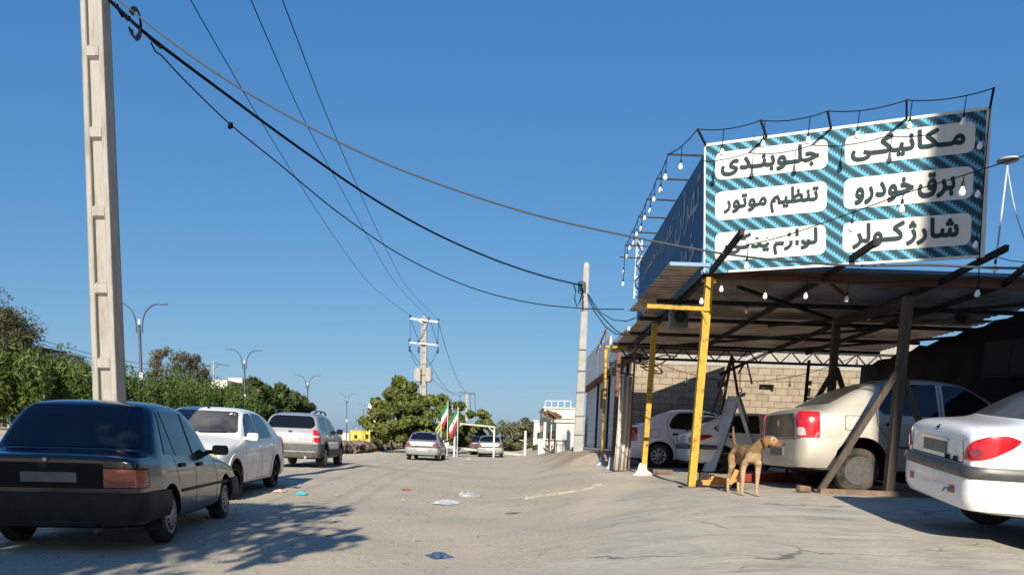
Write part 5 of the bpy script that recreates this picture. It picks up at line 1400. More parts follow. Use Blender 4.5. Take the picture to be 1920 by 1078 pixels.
# odd bits on the apron
q = G(1506, 923); t = None
bm = bmesh.new(); box(bm, (0, 0, .05), (.19, .13, .10), Euler((0, .1, .3)).to_matrix(), 0, .03)
tag(obj('stone_chock', bm, MT['plank'], None, True, 60, loc=q), 'brown stone chock on the ground in front of the gantry', 'stone')
q = G(1232, 888)
bm = bmesh.new(); bar(bm, (-.33, -.05, .05), (.33, .06, .05), .10, .09, 0, .015)
tag(obj('wood_block', bm, MT['plank'], None, loc=q), 'short brown timber baulk lying beside the yellow post', 'timber')
q0_, q1_ = G(1240, 893), G(1290, 914)
# hanging teal buckets at the rear left corner
for (px, py, lab) in ((1152, 689, 'faded grey-green bucket hung at the rear left of the canopy'), (1161, 686, 'teal bucket hung right of the grey-green one')):
    q = P(px, py, 18.6 + (0 if px > 1155 else .5))
    t = thing('bucket', lab, 'bucket', q)
    bm = bmesh.new(); lathe(bm, [(.10, -.20), (.135, .12), (.145, .13), (.13, .125), (.095, -.19)], 18); obj('body', fix(bm), MT['teal'] if px > 1155 else MT['strip'], t, True, 50)
    bm = bmesh.new(); tube(bm, [(.14 * math.cos(a), 0, .12 + .26 * math.sin(a)) for a in [math.pi * k / 8 for k in range(9)]], .006, 5); tube(bm, [(0, 0, .38), (0, 0, 3.4 - q.z)], .006, 5); obj('handle', bm, MT['cable'], t)
# disc aerial on a mast behind the right end of the sign
q = P(1866, 500, 12.2); tp = P(1890, 302, 12.2)
t = thing('disc_aerial', 'flat white disc aerial on a thin mast right of the billboard', 'aerial', q)
bm = bmesh.new(); tube(bm, [(0, 0, -.1), tp - q], .014, 6); obj('mast', bm, MT['white_metal'], t)
bm = bmesh.new(); lathe(bm, [(.02, -.05), (.05, -.03), (.15, 0), (.155, .02), (.02, .05)], 24, 'Z', Matrix.Translation(tp - q)); obj('disc', fix(bm), MT['white_metal'], t, True, 40)
bm = bmesh.new(); tube(bm, smoothpts([tp - q - Vector((0, 0, .05)), P(1893, 340, 12.2) - q, P(1905, 400, 12.0) - q, P(1925, 460, 11.8) - q], 5), .008, 5); obj('cable', bm, MT['white_metal'], t)
# ceiling fan under the right side of the roof
q = P(1803, 596, 13.6)
t = thing('ceiling_fan', 'dark ceiling fan hanging under the right side of the canopy roof', 'fan', q)
bm = bmesh.new(); lathe(bm, [(.03, RZ - .05 - q.z), (.02, .12), (.10, .08), (.12, 0), (.09, -.07), (.02, -.09)], 14); fix(bm); obj('motor', bm, MT['dark_steel'], t, True, 40)
for k in range(3):
    a = 2 * math.pi * k / 3 + .4
    bm = bmesh.new(); bar(bm, (math.cos(a) * .1, math.sin(a) * .1, .0), (math.cos(a) * .62, math.sin(a) * .62, -.02), .13, .012); obj('blade', bm, MT['dark_steel'], t)
# tangle of scrap rods tied up at the rear left corner
q = P(1208, 672, 18.9)
t = thing('scrap_rods', 'tangle of rusty rods and wire tied under the rear left of the roof', 'scrap metal', q)
rr = random.Random(17)
for k in range(9):
    bm = bmesh.new(); a = Vector((rr.uniform(-.45, .2), rr.uniform(-.1, .1), rr.uniform(-.25, .2))); b = a + Vector((rr.uniform(.2, .7), rr.uniform(-.1, .1), rr.uniform(-.35, .25)))
    tube(bm, smoothpts([a, a.lerp(b, .5) + Vector((0, 0, rr.uniform(-.12, .12))), b], 4), .016, 5); obj('rod', bm, MT['rust'] if k % 3 else MT['strip'], t)
# ------------------------------------------------------------------ dog
def make_dog():
    pos = G(1391, 926)
    t = thing('dog', 'tan short-haired dog standing on the concrete with its tail raised, looking right', 'dog', pos, R(-84)); t.scale = (.97,) * 3
    bm = bmesh.new()
    V_, E_, Rr = [], [], []
    def vtx(p, r):
        V_.append(p); Rr.append(r if isinstance(r, tuple) else (r, r)); return len(V_) - 1
    def chain(start, pts):
        a = start
        for p, r in pts:
            b = vtx(p, r); E_.append((a, b)); a = b
        return a
    # x forward, y left, z up ; back height about .66
    pel = vtx((-.27, 0, .60), (.085, .095))
    loin = chain(pel, [((-.13, 0, .59), (.092, .108)), ((0.02, 0, .56), (.104, .132)), ((.16, 0, .545), (.110, .148))])
    chest = chain(loin, [((.27, 0, .56), (.088, .125))])
    wn = chain(chest, [((.325, .02, .63), (.074, .095)), ((.375, .055, .685), (.066, .078)), ((.405, .09, .715), (.072, .078))])
    # head turned to the left (towards +x in the picture)
    hd = R(52); hx, hy = math.cos(hd), math.sin(hd)
    b0 = Vector((.405, .09, .715))
    chain(wn, [(tuple(b0 + Vector((hx * .065, hy * .065, .016))), (.076, .080)), (tuple(b0 + Vector((hx * .115, hy * .115, -.012))), (.060, .064)), (tuple(b0 + Vector((hx * .165, hy * .165, -.044))), (.047, .050)), (tuple(b0 + Vector((hx * .20, hy * .20, -.054))), (.038, .038))])
    # front legs
    for s, dx in ((1, .02), (-1, -.02)):
        chain(chest, [((.245 + dx, s * .085, .45), (.050, .058)), ((.215 + dx, s * .095, .355), (.037, .042)), ((.225 + dx, s * .092, .20), (.025, .028)), ((.225 + dx, s * .092, .09), (.020, .022)), ((.235 + dx, s * .092, .032), (.024, .024)), ((.275 + dx, s * .092, .020), (.024, .018))])
    # hind legs: stifle forward, hock back
    for s, dx in ((1, -.05), (-1, .02)):
        chain(pel, [((-.255 + dx, s * .085, .50), (.066, .088)), ((-.195 + dx, s * .095, .375), (.045, .058)), ((-.27 + dx, s * .09, .275), (.026, .032)), ((-.325 + dx, s * .09, .20), (.022, .025)), ((-.315 + dx, s * .09, .10), (.018, .020)), ((-.30 + dx, s * .09, .032), (.022, .022)), ((-.262 + dx, s * .09, .020), (.023, .017))])
    # tail up
    chain(pel, [((-.36, 0, .655), (.030, .030)), ((-.42, 0, .735), (.020, .020)), ((-.455, 0, .83), (.016, .016)), ((-.475, 0, .92), (.010, .010))])
    me = bpy.data.meshes.new('body'); me.from_pydata(V_, E_, [])
    o = link('body', me, None)
    md = o.modifiers.new('sk', 'SKIN'); md.branch_smoothing = .6; md.use_smooth_shade = True
    for i, sv in enumerate(me.skin_vertices[0].data):
        sv.radius = Rr[i]; sv.use_root = (i == 0)
    m2 = o.modifiers.new('ss', 'SUBSURF'); m2.levels = 2; m2.render_levels = 2
    me = bake(o)
    fur = M('tan_fur', (.30, .185, .088), .85, c2=(.17, .10, .05), scale=7, bump=.35, bscale=120, stretch=(1, 1, 2.5))
    pale = M('pale_fur', (.40, .29, .17), .85, c2=(.30, .20, .11), scale=9, bump=.35, bscale=120)
    muz = M('dark_muzzle', (.20, .095, .045), .75, c2=(.13, .065, .035), scale=12)
    me.materials.clear()
    saddle = M('saddle_fur', (.19, .115, .055), .85, c2=(.12, .072, .036), scale=9, bump=.35, bscale=120)
    for m in (fur, pale, muz, saddle): me.materials.append(m)
    tip = b0 + Vector((hx * .205, hy * .205, -.054))
    for p in me.polygons:
        c = p.center; p.use_smooth = True
        k = 0
        if c.z > .635 + .03 * math.sin(c.x * 23) + .02 * math.sin(c.y * 50) and c.x < .30 and p.normal.z > .1: k = 3
        if c.z < .34 + .05 * math.sin(c.x * 30): k = 1
        if c.z < .46 and abs(c.x) < .25 and p.normal.z < -.2: k = 1
        if c.x > .27 and .42 < c.z < .56 and p.normal.x > .5: k = 1
        if (c - tip).length < .085: k = 2
        if c.x > .42 and c.z > .74 and k == 0 and (c - tip).length < .16 : k = 1
        p.material_index = k
    o.parent = t
    up = Vector((0, 0, 1)); f = Vector((hx, hy, 0)); l = Vector((-hy, hx, 0))
    for s in (1, -1):
        # dropped ears: a fold hanging from the skull
        bm = bmesh.new()
        c0 = b0 + f * .02 + l * s * .062 + up * .056
        rows_ = []
        for i in range(6):
            u = i / 5
            cen = c0 + l * s * (.030 * math.sin(u * 2.4) + .006) - up * (.125 * u * u + .012 * u) + f * (.012 * u)
            wv = .055 * math.sin(math.pi * (.30 + .62 * u))
            rows_.append([bm.verts.new(cen + f * (wv * (k - 1)) + l * s * (.006 if k == 1 else 0)) for k in range(3)])
        for a, b in zip(rows_, rows_[1:]):
            for k in range(2): bm.faces.new((a[k], a[k + 1], b[k + 1], b[k]))
        bmesh.ops.recalc_face_normals(bm, faces=bm.faces)
        bmesh.ops.solidify(bm, geom=bm.faces[:], thickness=.010)
        obj('ear', bm, M('ear_fur', (.19, .095, .045), .8), t, True)
        bm = bmesh.new(); bmesh.ops.create_uvsphere(bm, u_segments=10, v_segments=8, radius=.0105)
        bmesh.ops.translate(bm, vec=b0 + f * .118 + l * s * .048 + up * .026, verts=bm.verts)
        obj('eye', bm, M('dog_eye', (.01, .007, .005), .1), t, True)
    bm = bmesh.new(); bmesh.ops.create_uvsphere(bm, u_segments=10, v_segments=8, radius=.017)
    bmesh.ops.scale(bm, vec=(1, 1.1, .85), verts=bm.verts); bmesh.ops.translate(bm, vec=b0 + f * .232 - up * .036, verts=bm.verts)
    obj('nose', bm, M('dog_nose', (.02, .012, .010), .35), t, True)
    for (x_, y_) in ((.28, .092), (.24, -.092), (-.285, .09), (-.235, -.09)):
        bm = bmesh.new()
        for k in range(4):
            r_ = bmesh.ops.create_uvsphere(bm, u_segments=8, v_segments=6, radius=.0125)
            bmesh.ops.scale(bm, vec=(1.5, .85, .95), verts=r_['verts'])
            bmesh.ops.translate(bm, vec=(x_ + (.012 if k in (1, 2) else 0), y_ + (k - 1.5) * .0145, .012), verts=r_['verts'])
        obj('toes', bm, pale, t, True)
make_dog()
# ------------------------------------------------------------------ poles and wires
def plain_pole(name, label, base, top, w0, w1, d0, d1, mat, rz, recess=None, group=None):
    base = Vector(base); top = Vector(top); h = (top - base).length
    t = thing(name, label, 'pole', base - Vector((0, 0, .05)), rz, group)
    inv = Matrix.Rotation(-rz, 4, 'Z')
    tl = inv @ (top - base)
    bm = bmesh.new()
    nlev = 1 if not recess else recess
    def pt(sx, sy, u): 
        w_ = w0 + (w1 - w0) * u; d_ = d0 + (d1 - d0) * u
        return Vector((tl.x * u + sx * w_ / 2, tl.y * u + sy * d_ / 2, h * u))
    if not recess:
        b = 0.8
        ring = [(-1, -b), (-b, -1), (b, -1), (1, -b), (1, b), (b, 1), (-b, 1), (-1, b)]
        us = [0, .25, .5, .75, .985, 1]
        rg = [[bm.verts.new(pt(x_ * (.6 if u == 1 else 1), y_ * (.6 if u == 1 else 1), u)) for x_, y_ in ring] for u in us]
        for a, c in zip(rg, rg[1:]):
            for k in range(8): bm.faces.new((a[k], a[(k + 1) % 8], c[(k + 1) % 8], c[k]))
        bm.faces.new(rg[-1]); bm.faces.new(rg[0])
    else:
        # ladder-like section: two flanges, thin web, cross ribs
        fl = .24
        for sx in (-1, 1):
            a = [(sx, -1), (sx, 1), (sx * (1 - 2 * fl), 1), (sx * (1 - 2 * fl), -1)]
            ch = [(sx * 1.0, -.94), (sx * 1.0, .94), (sx * .95, 1), (sx * (1 - 2 * fl), 1), (sx * (1 - 2 * fl) , -1), (sx * .95, -1)]
            lo = [bm.verts.new(pt(x_, y_, 0)) for x_, y_ in ch]; hi = [bm.verts.new(pt(x_, y_, 1)) for x_, y_ in ch]
            for k in range(6): bm.faces.new((lo[k], lo[(k + 1) % 6], hi[(k + 1) % 6], hi[k]))
            bm.faces.new(lo); bm.faces.new(hi)
        e = 1 - 2 * fl + .01
        lo = [bm.verts.new(pt(x_, y_, 0)) for x_, y_ in ((-e, -.45), (e, -.45), (e, .45), (-e, .45))]; hi = [bm.verts.new(pt(x_, y_, 1)) for x_, y_ in ((-e, -.45), (e, -.45), (e, .45), (-e, .45))]
        for k in range(4): bm.faces.new((lo[k], lo[(k + 1) % 4], hi[(k + 1) % 4], hi[k]))
        for i in range(nlev + 1):
            u = i / nlev; du = .06 / h
            for sy in (-1, 1):
                q0 = [pt(sx, sy * yy, u + dz) for dz, yy in ((-du * 1.7, .44), (-du, .985), (du, .985), (du * 1.7, .44)) for sx in (-e, e)]
                vs = [bm.verts.new(q) for q in q0]
                for k in range(0, 6, 2): bm.faces.new((vs[k], vs[k + 1], vs[k + 3], vs[k + 2]))
    bmesh.ops.recalc_face_normals(bm, faces=bm.faces)
    bmesh.ops.bevel(bm, geom=[e_ for e_ in bm.edges if e_.calc_length() > h * .5], offset=.012, segments=1, affect='EDGES') if recess else None
    obj('shaft', bm, mat, t)
    return t
pz = 11.5
pb = P(207, 790, pz); pb.z = gz(pb.x, pz)
np_top = P(176, -60, pz)
plain_pole('power_pole', 'near tall cream concrete pole with ladder-like recesses behind the navy saloon', pb, np_top, .40, .315, .28, .21, MT['concrete'], R(-4), recess=7)
P2Y = 27.5; p2 = P(1083, 861, P2Y); p2.z = gz(p2.x, P2Y)
p2t = P(1100, 490, P2Y)
p2o = plain_pole('power_pole', 'slim pale grey concrete pole at the corner of the shuttered shops', p2, p2t, .36, .20, .30, .18, MT['concrete_grey'], R(-3))
far0 = P(794, 790, 60); far0.z = gz(far0.x, 60); far1 = P(795.5, 594, 60)
fp = plain_pole('power_pole', 'far concrete pole with two crossarms and white transformer boxes above the round tree', far0, far1, .62, .38, .5, .3, MT['concrete'], 0, recess=12)
O_ = Vector(fp.location)
bm = bmesh.new(); bar(bm, P(768, 597, 59.7) - O_, P(823, 604, 59.7) - O_, .12, .14); obj('crossarm', bm, MT['white_metal'], fp)
bm = bmesh.new(); bar(bm, P(766, 642, 59.7) - O_, P(822, 647, 59.7) - O_, .12, .12); bar(bm, P(783, 600, 59.7) - O_, P(793, 606, 59.7) - O_, .08, .08); obj('crossarm', bm, MT['white_metal'], fp)
ins = [(769, 593), (804, 598), (822, 601), (767, 639), (784, 640), (820, 643)]
for (px, py) in ins:
    bm = bmesh.new(); lathe(bm, [(.05, 0), (.09, .08), (.05, .13), (.09, .2), (.04, .34)], 8, 'Z', Matrix.Translation(P(px, py + 5, 59.7) - O_)); obj('insulator', fix(bm), MT['lamp_post'], fp)
for (px, py) in ((768, 648), (785, 650), (821, 651)):
    bm = bmesh.new(); lathe(bm, [(.04, 0), (.09, -.1), (.05, -.2), (.09, -.3), (.03, -.5)], 8, 'Z', Matrix.Translation(P(px, py, 59.7) - O_)); obj('fuse', fix(bm), MT['lamp_post'], fp)
for (px) in (784.5, 803):
    c = P(px, 703, 59.6) - O_
    bm = bmesh.new(); box(bm, c, (.42, .7, 1.05), None, 0, .05)
    for k in range(4): box(bm, c + Vector(((.24 if px > 790 else -.24), -.25 + k * .16, 0)), (.10, .03, .8))
    obj('transformer', bm, MT['strip'] if False else MT['concrete_grey'], fp)
bm = bmesh.new()
for a, b in (((769, 598), (769, 640)), ((770, 598), (785, 640)), ((806, 600), (786, 640)), ((807, 602), (820, 642)), ((822, 604), (821, 640))): tube(bm, [P(*a, 59.7) - O_, P(*b, 59.7) - O_], .018, 4)
tube(bm, [q - O_ for q in sag(P(769, 655, 59.7), P(785, 684, 59.6), .35, 8)], .018, 4); tube(bm, [q - O_ for q in sag(P(820, 655, 59.7), P(800, 684, 59.6), .35, 8)], .018, 4)
obj('jumper_wires', bm, MT['cable'], fp)
f2b = P(875, 800, 110); f2b.z = gz(f2b.x, 110)
fp2 = plain_pole('power_pole', 'small distant concrete pole right of the round tree', f2b, P(876, 736, 110), .55, .4, .45, .35, MT['concrete'], 0)
O2 = Vector(fp2.location); bm = bmesh.new(); bar(bm, P(862, 735.5, 110) - O2, P(890, 737.5, 110) - O2, .16, .16); obj('crossarm', bm, MT['lamp_post'], fp2)
bm = bmesh.new()
for px in (862, 890, 881): tube(bm, [P(px, 738, 110) - O2, P(px + 2, 785, 110) - O2], .03, 4)
obj('down_wires', bm, MT['cable'], fp2)
def wire(label, pts, r, mat, group=None, n=6, cat='cable', extra=None):
    o = Vector(pts[0]); bm = bmesh.new(); tube(bm, [Vector(p) - o for p in pts], r, n)
    if extra: extra(bm, o)
    return tag(obj('overhead_cable', bm, mat, None, True, loc=o), label, cat, group)
def thru(px_list):
    """curve through (px,py,Y)"""
    return smoothpts([P(*q) for q in px_list], 7)
def thru2(L):
    """the same, carried on over the camera towards the next pole behind"""
    a = P(*L[0]); b = P(*L[-1]); d = (a - b); k = (a.y + 16) / (b.y - a.y)
    back = a + Vector((d.x * k, d.y * k, 0)); back.z = a.z + 1.2
    return [back, back.lerp(a, .5) - Vector((0, 0, .15))] + thru(L)
HW = 'high-voltage lines to the far pole'
wire('leftmost thin high line dropping to the far pole', thru2([(340, -30, 14.5), (400, 75, 17), (480, 212, 21.5), (560, 342, 28), (640, 463, 37.5), (700, 538, 47), (769, 592, 59.7)]), .012, MT['cable'], HW, 4)
wire('middle thin high line dropping to the far pole', thru2([(458, -30, 14.5), (505, 80, 17.5), (570, 225, 23), (640, 355, 30), (700, 463, 39), (745, 535, 48), (804, 597, 59.7)]), .012, MT['cable'], HW, 4)
wire('rightmost thin high line dropping to the far pole', thru2([(518, -30, 14.5), (556, 70, 17), (610, 210, 22), (670, 350, 30), (722, 462, 39), (765, 540, 49), (822, 600, 59.7)]), .012, MT['cable'], HW, 4)
for i, (a, lab) in enumerate(((769, 'leftmost'), (804, 'middle'), (822, 'rightmost'))):
    wire(lab + ' far line sagging from the transformer pole to the distant pole', sag(P((769, 786, 822)[i], (655, 640, 604)[i] , 59.8), P((862, 876, 890)[i], 735, 110), (1.2, 1.9, 2.1)[i], 20), .02, MT['cable'], 'lines to the distant pole', 4)
ty = pz + .2
def knots(bm, o):
    for k in range(3):
        c = P(252 + k * 2, 42 + k * 3, ty) - o
        tube(bm, [c + Vector((.085 * math.cos(a) * (1 - .1 * k), 0, .20 * math.sin(a))) for a in [math.radians(200 + i * 20) for i in range(16)]], .014, 6)
    for k in range(3): tube(bm, [P(208 + k * 6, 2 + k * 3, ty) - o, P(222 + k * 3, 20 + k * 6, ty) - o, P(240 + 2 * k, 40 - 4 * k, ty) - o], .012, 6)
    for k in range(5): box(bm, P(281 + k * 5, 72 + k * 4, ty + .4) - o, (.05, .05, .03), Euler((0, .5, .4 * k)).to_matrix())
wire('thick black bundled cable from the near pole to the slim grey pole', thru([(204, 0, pz), (236, 30, ty), (290, 77, 12.0), (430, 182, 13.6), (560, 277, 15.6), (700, 373, 18.6), (820, 440, 21.5), (930, 488, 24.3), (1020, 518, 26.8), (1090, 535, P2Y)]), .026, MT['cable'], None, 7, extra=knots)
wire('grey cable from the near pole crossing before the billboard', thru([(200, -20, pz), (246, 20, 11.5), (330, 85, 11.4), (440, 160, 11.4), (560, 228, 11.3), (700, 297, 11.2), (850, 355, 11), (1000, 402, 11), (1150, 437, 10.8), (1320, 470, 10.4), (1450, 487, 9.8), (1600, 498, 9.2), (1740, 497, 8.8), (1850, 502, 8.5), (1960, 503, 8.2)]), .014, MT['cable_grey'], None, 6)
def plug(bm, o): 
    c = P(432, 236, 13.0) - o; box(bm, c, (.05, .09, .09), Euler((.6, .4, 0)).to_matrix(), 0, .01)
wire('lowest thin cable from the black bundle to the canopy corner', thru([(283, 80, 12.0), (292, 97, 12.1), (306, 108, 12.2), (345, 150, 12.5), (430, 232, 13.0), (520, 305, 13.6), (640, 403, 15), (760, 483, 16.4), (880, 538, 17.6), (990, 567, 18.4), (1090, 578, 18.8), (1170, 580, 18.4)]), .012, MT['cable'], None, 5, extra=plug)
O3 = Vector(p2o.location)
bm = bmesh.new()
for k in range(5): tube(bm, [P(1091 + 7 * math.cos(a) , 531 + k * 4 + 3 * math.sin(a), P2Y - .18 + .3 * (math.sin(a) > 0)) - O3 for a in [2 * math.pi * i / 10 for i in range(11)]], .018, 5)
tube(bm, [P(*q) - O3 for q in ((1076, 534, P2Y), (1080, 545, P2Y - .2), (1078, 560, P2Y - .2), (1082, 575, P2Y - .2), (1088, 565, P2Y - .2), (1093, 545, P2Y - .2))], .022, 5)
tube(bm, [P(1092 + k % 2 * 3, 540 + k * 5, P2Y - .22) - O3 for k in range(9)], .02, 5)
obj('cable_loops', bm, MT['cable'], p2o)
bm = bmesh.new()
for k, zz in enumerate((580, 655, 695, 735, 780, 815)):
    f_ = (zz - 490) / 371; cxp = 1100 - 17 * f_
    bar(bm, P(cxp - 6 - 4 * f_, zz, P2Y - .17) - O3, P(cxp + 6 + 4 * f_, zz, P2Y - .17) - O3, .01, .02)
obj('steel_band', bm, MT['cable_grey'], p2o)
for i, lab in enumerate(('upper black drop cable from the slim pole to the shop roof', 'lower black drop cable from the slim pole to the shop roof')):
    wire(lab, [P(*q) for q in ((1100, 548 + i * 6, P2Y), (1115, 577 + i * 8, P2Y - .5), (1135, 600 + i * 12, P2Y - 1), (1155, 620 + i * 6, P2Y - 1.5), (1172, 628, P2Y - 2))], .018, MT['cable'], None, 5)
wire('thin cable looping from the slim pole towards the canopy corner', [P(*q) for q in ((1100, 548, P2Y), (1125, 585, P2Y - 2), (1150, 600, P2Y - 5), (1175, 602, P2Y - 8), (1192, 596, P2Y - 10))], .012, MT['cable'], None, 5)
for i in range(2):
    wire(('upper', 'lower')[i] + ' faint line above the hedge left of the near pole', sag(P(30, 622 + 7 * i, 60), P(330, 688 + 9 * i, 75), .5, 10), .022, MT['cable'], 'faint lines above the hedge', 4)
# ------------------------------------------------------------------ street lamps
def street_lamp(px, pyt, Y, label, orn):
    top = P(px, pyt + 48 * 46 / Y * .62, Y); b = Vector((P(px, 800, Y).x, Y, gz(P(px, 800, Y).x, Y)))
    t = thing('street_lamp', label, 'street lamp', b, R(2), 'twin-arm lamps along the median')
    h = P(px, pyt, Y).z - b.z
    bm = bmesh.new(); lathe(bm, [(.11, 0), (.10, .3), (.075, .32), (.06, h * .8), (.05, h - 1.0)], 8); fix(bm); obj('post', bm, MT['lamp_post'], t)
    for s in (-1, 1):
        bm = bmesh.new()
        pts = [(s * .14, 0, h - 1.35), (s * .16, 0, h - .85), (s * .30, 0, h - .40), (s * .62, 0, h - .08), (s * .95, 0, h + .0)]
        tube(bm, smoothpts(pts, 4), .028, 6); bar(bm, (0, 0, h - 1.25), (s * .15, 0, h - 1.25), .03, .03); bar(bm, (0, 0, h - 1.05), (s * .15, 0, h - 1.05), .03, .03)
        obj('arm', bm, MT['lamp_post'], t)
        bm = bmesh.new(); box(bm, (s * 1.12, 0, h + .0), (.40, .14, .05), Euler((0, -s * .04, 0)).to_matrix(), 0, .015); obj('lamp_head', bm, MT['strip'], t)
    bm = bmesh.new(); lathe(bm, [(.05, h - 1.0), (.07, h - .9), (.05, h - .75), (.01, h - .70)], 8); fix(bm); obj('finial', bm, MT['white_metal'], t)
    bm = bmesh.new(); lathe(bm, [(.07, h * .42), (.10, h * .44), (.07, h * .475)], 8); fix(bm); obj('globe', bm, MT['bulb'], t)
    if orn:
        bm = bmesh.new(); z = h * .26
        for s in (-1, 1):
            tube(bm, [(0, -.1, z + .1), (s * .35, -.1, z + .32), (s * .75, -.1, z + .06), (s * .4, -.1, z - .12), (0, -.1, z - .2)], .014, 4)
            tube(bm, [(s * .1, -.1, z + .02), (s * .52, -.1, z - .05), (s * .55, -.1, z - .42), (s * .12, -.1, z - .42), (0, -.1, z - .6)], .014, 4)
            tube(bm, [(s * .1, -.1, z + .1), (s * .5, -.1, z + .2), (s * .48, -.1, z + .5)], .014, 4)
            bar(bm, (0, -.1, z + .08), (s * .75, -.1, z + .06), .02, .03)
        obj('wire_ornament', bm, MT['white_metal'], t)
    return t
for i, (px, py, Y) in enumerate(((268, 569, 36), (460, 656, 55), (577, 704, 78), (650, 738, 112), (681, 757, 148), (668, 778, 205), (662, 792, 270))):
    street_lamp(px, py, Y, 'twin-arm navy street lamp, ' + ('nearest of the row, with a white wire ornament', 'second of the row, above the hedge', 'third of the row, right of the dark trees', 'fourth of the row, left of the round tree', 'fifth of the row, touching the round tree', 'sixth of the row, small before the yellow building', 'farthest and smallest of the row')[i], i == 0)
# ------------------------------------------------------------------ trees
def leaf_mat(name, c1, c2):
    m = bpy.data.materials.new(name); m.use_nodes = True
    t = m.node_tree; b = t.nodes['Principled BSDF']; L = t.links.new
    ge = t.nodes.new('ShaderNodeNewGeometry'); tc = t.nodes.new('ShaderNodeTexCoord')
    n = t.nodes.new('ShaderNodeTexNoise'); n.inputs['Scale'].default_value = .9; n.inputs['Detail'].default_value = 3; L(tc.outputs['Object'], n.inputs[0])
    a = t.nodes.new('ShaderNodeMath'); a.operation = 'MULTIPLY_ADD'; a.inputs[1].default_value = .5; L(ge.outputs['Random Per Island'], a.inputs[0])
    r0 = t.nodes.new('ShaderNodeMapRange'); r0.inputs[1].default_value = .35; r0.inputs[2].default_value = .65; r0.inputs[4].default_value = .6; L(n.outputs[0], r0.inputs[0]); L(r0.outputs[0], a.inputs[2])
    mx = t.nodes.new('ShaderNodeMix'); mx.data_type = 'RGBA'; mx.inputs[6].default_value = (*c1, 1); mx.inputs[7].default_value = (*c2, 1); L(a.outputs[0], mx.inputs[0]); L(mx.outputs[2], b.inputs['Base Color'])
    b.inputs['Roughness'].default_value = .55; b.inputs['Specular IOR Level'].default_value = .3
    tr = t.nodes.new('ShaderNodeBsdfTranslucent'); L(mx.outputs[2], tr.inputs[0])
    ms = t.nodes.new('ShaderNodeMixShader'); ms.inputs[0].default_value = .25
    L(b.outputs[0], ms.inputs[1]); L(tr.outputs[0], ms.inputs[2]); L(ms.outputs[0], t.nodes['Material Output'].inputs[0])
    return m
LM = {'hedge': leaf_mat('hedge_leaf', (.030, .062, .012), (.105, .150, .026)), 'round': leaf_mat('broad_leaf', (.045, .070, .016), (.15, .165, .032)), 'grey': leaf_mat('dusty_leaf', (.065, .075, .035), (.15, .145, .075)), 'brown': leaf_mat('dry_leaf', (.060, .055, .026), (.13, .11, .05)), 'olive': leaf_mat('olive_leaf', (.038, .044, .018), (.105, .095, .042)), 'dark': leaf_mat('dark_leaf', (.022, .040, .012), (.065, .085, .022))}
def leaves(C, S, aspect, rg, droop=0.0, nrm=None, nb=.5):
    """one four-sided leaf per row of C"""
    N = len(C)
    d = rg.normal(0, 1, (N, 3)); d[:, 2] -= droop
    d /= np.linalg.norm(d, axis=1)[:, None]
    q = rg.normal(0, 1, (N, 3))
    if nrm is not None: q = q * (1 - nb) + nrm * nb * 2
    s = np.cross(d, q); s /= np.linalg.norm(s, axis=1)[:, None] + 1e-9
    S = S[:, None] if hasattr(S, '__len__') else S
    a = d * S; b = s * S * aspect
    V = np.stack([C - a, C + b * .9, C + a, C - b * .9], 1).reshape(-1, 3)
    return V, np.arange(4 * N).reshape(N, 4)
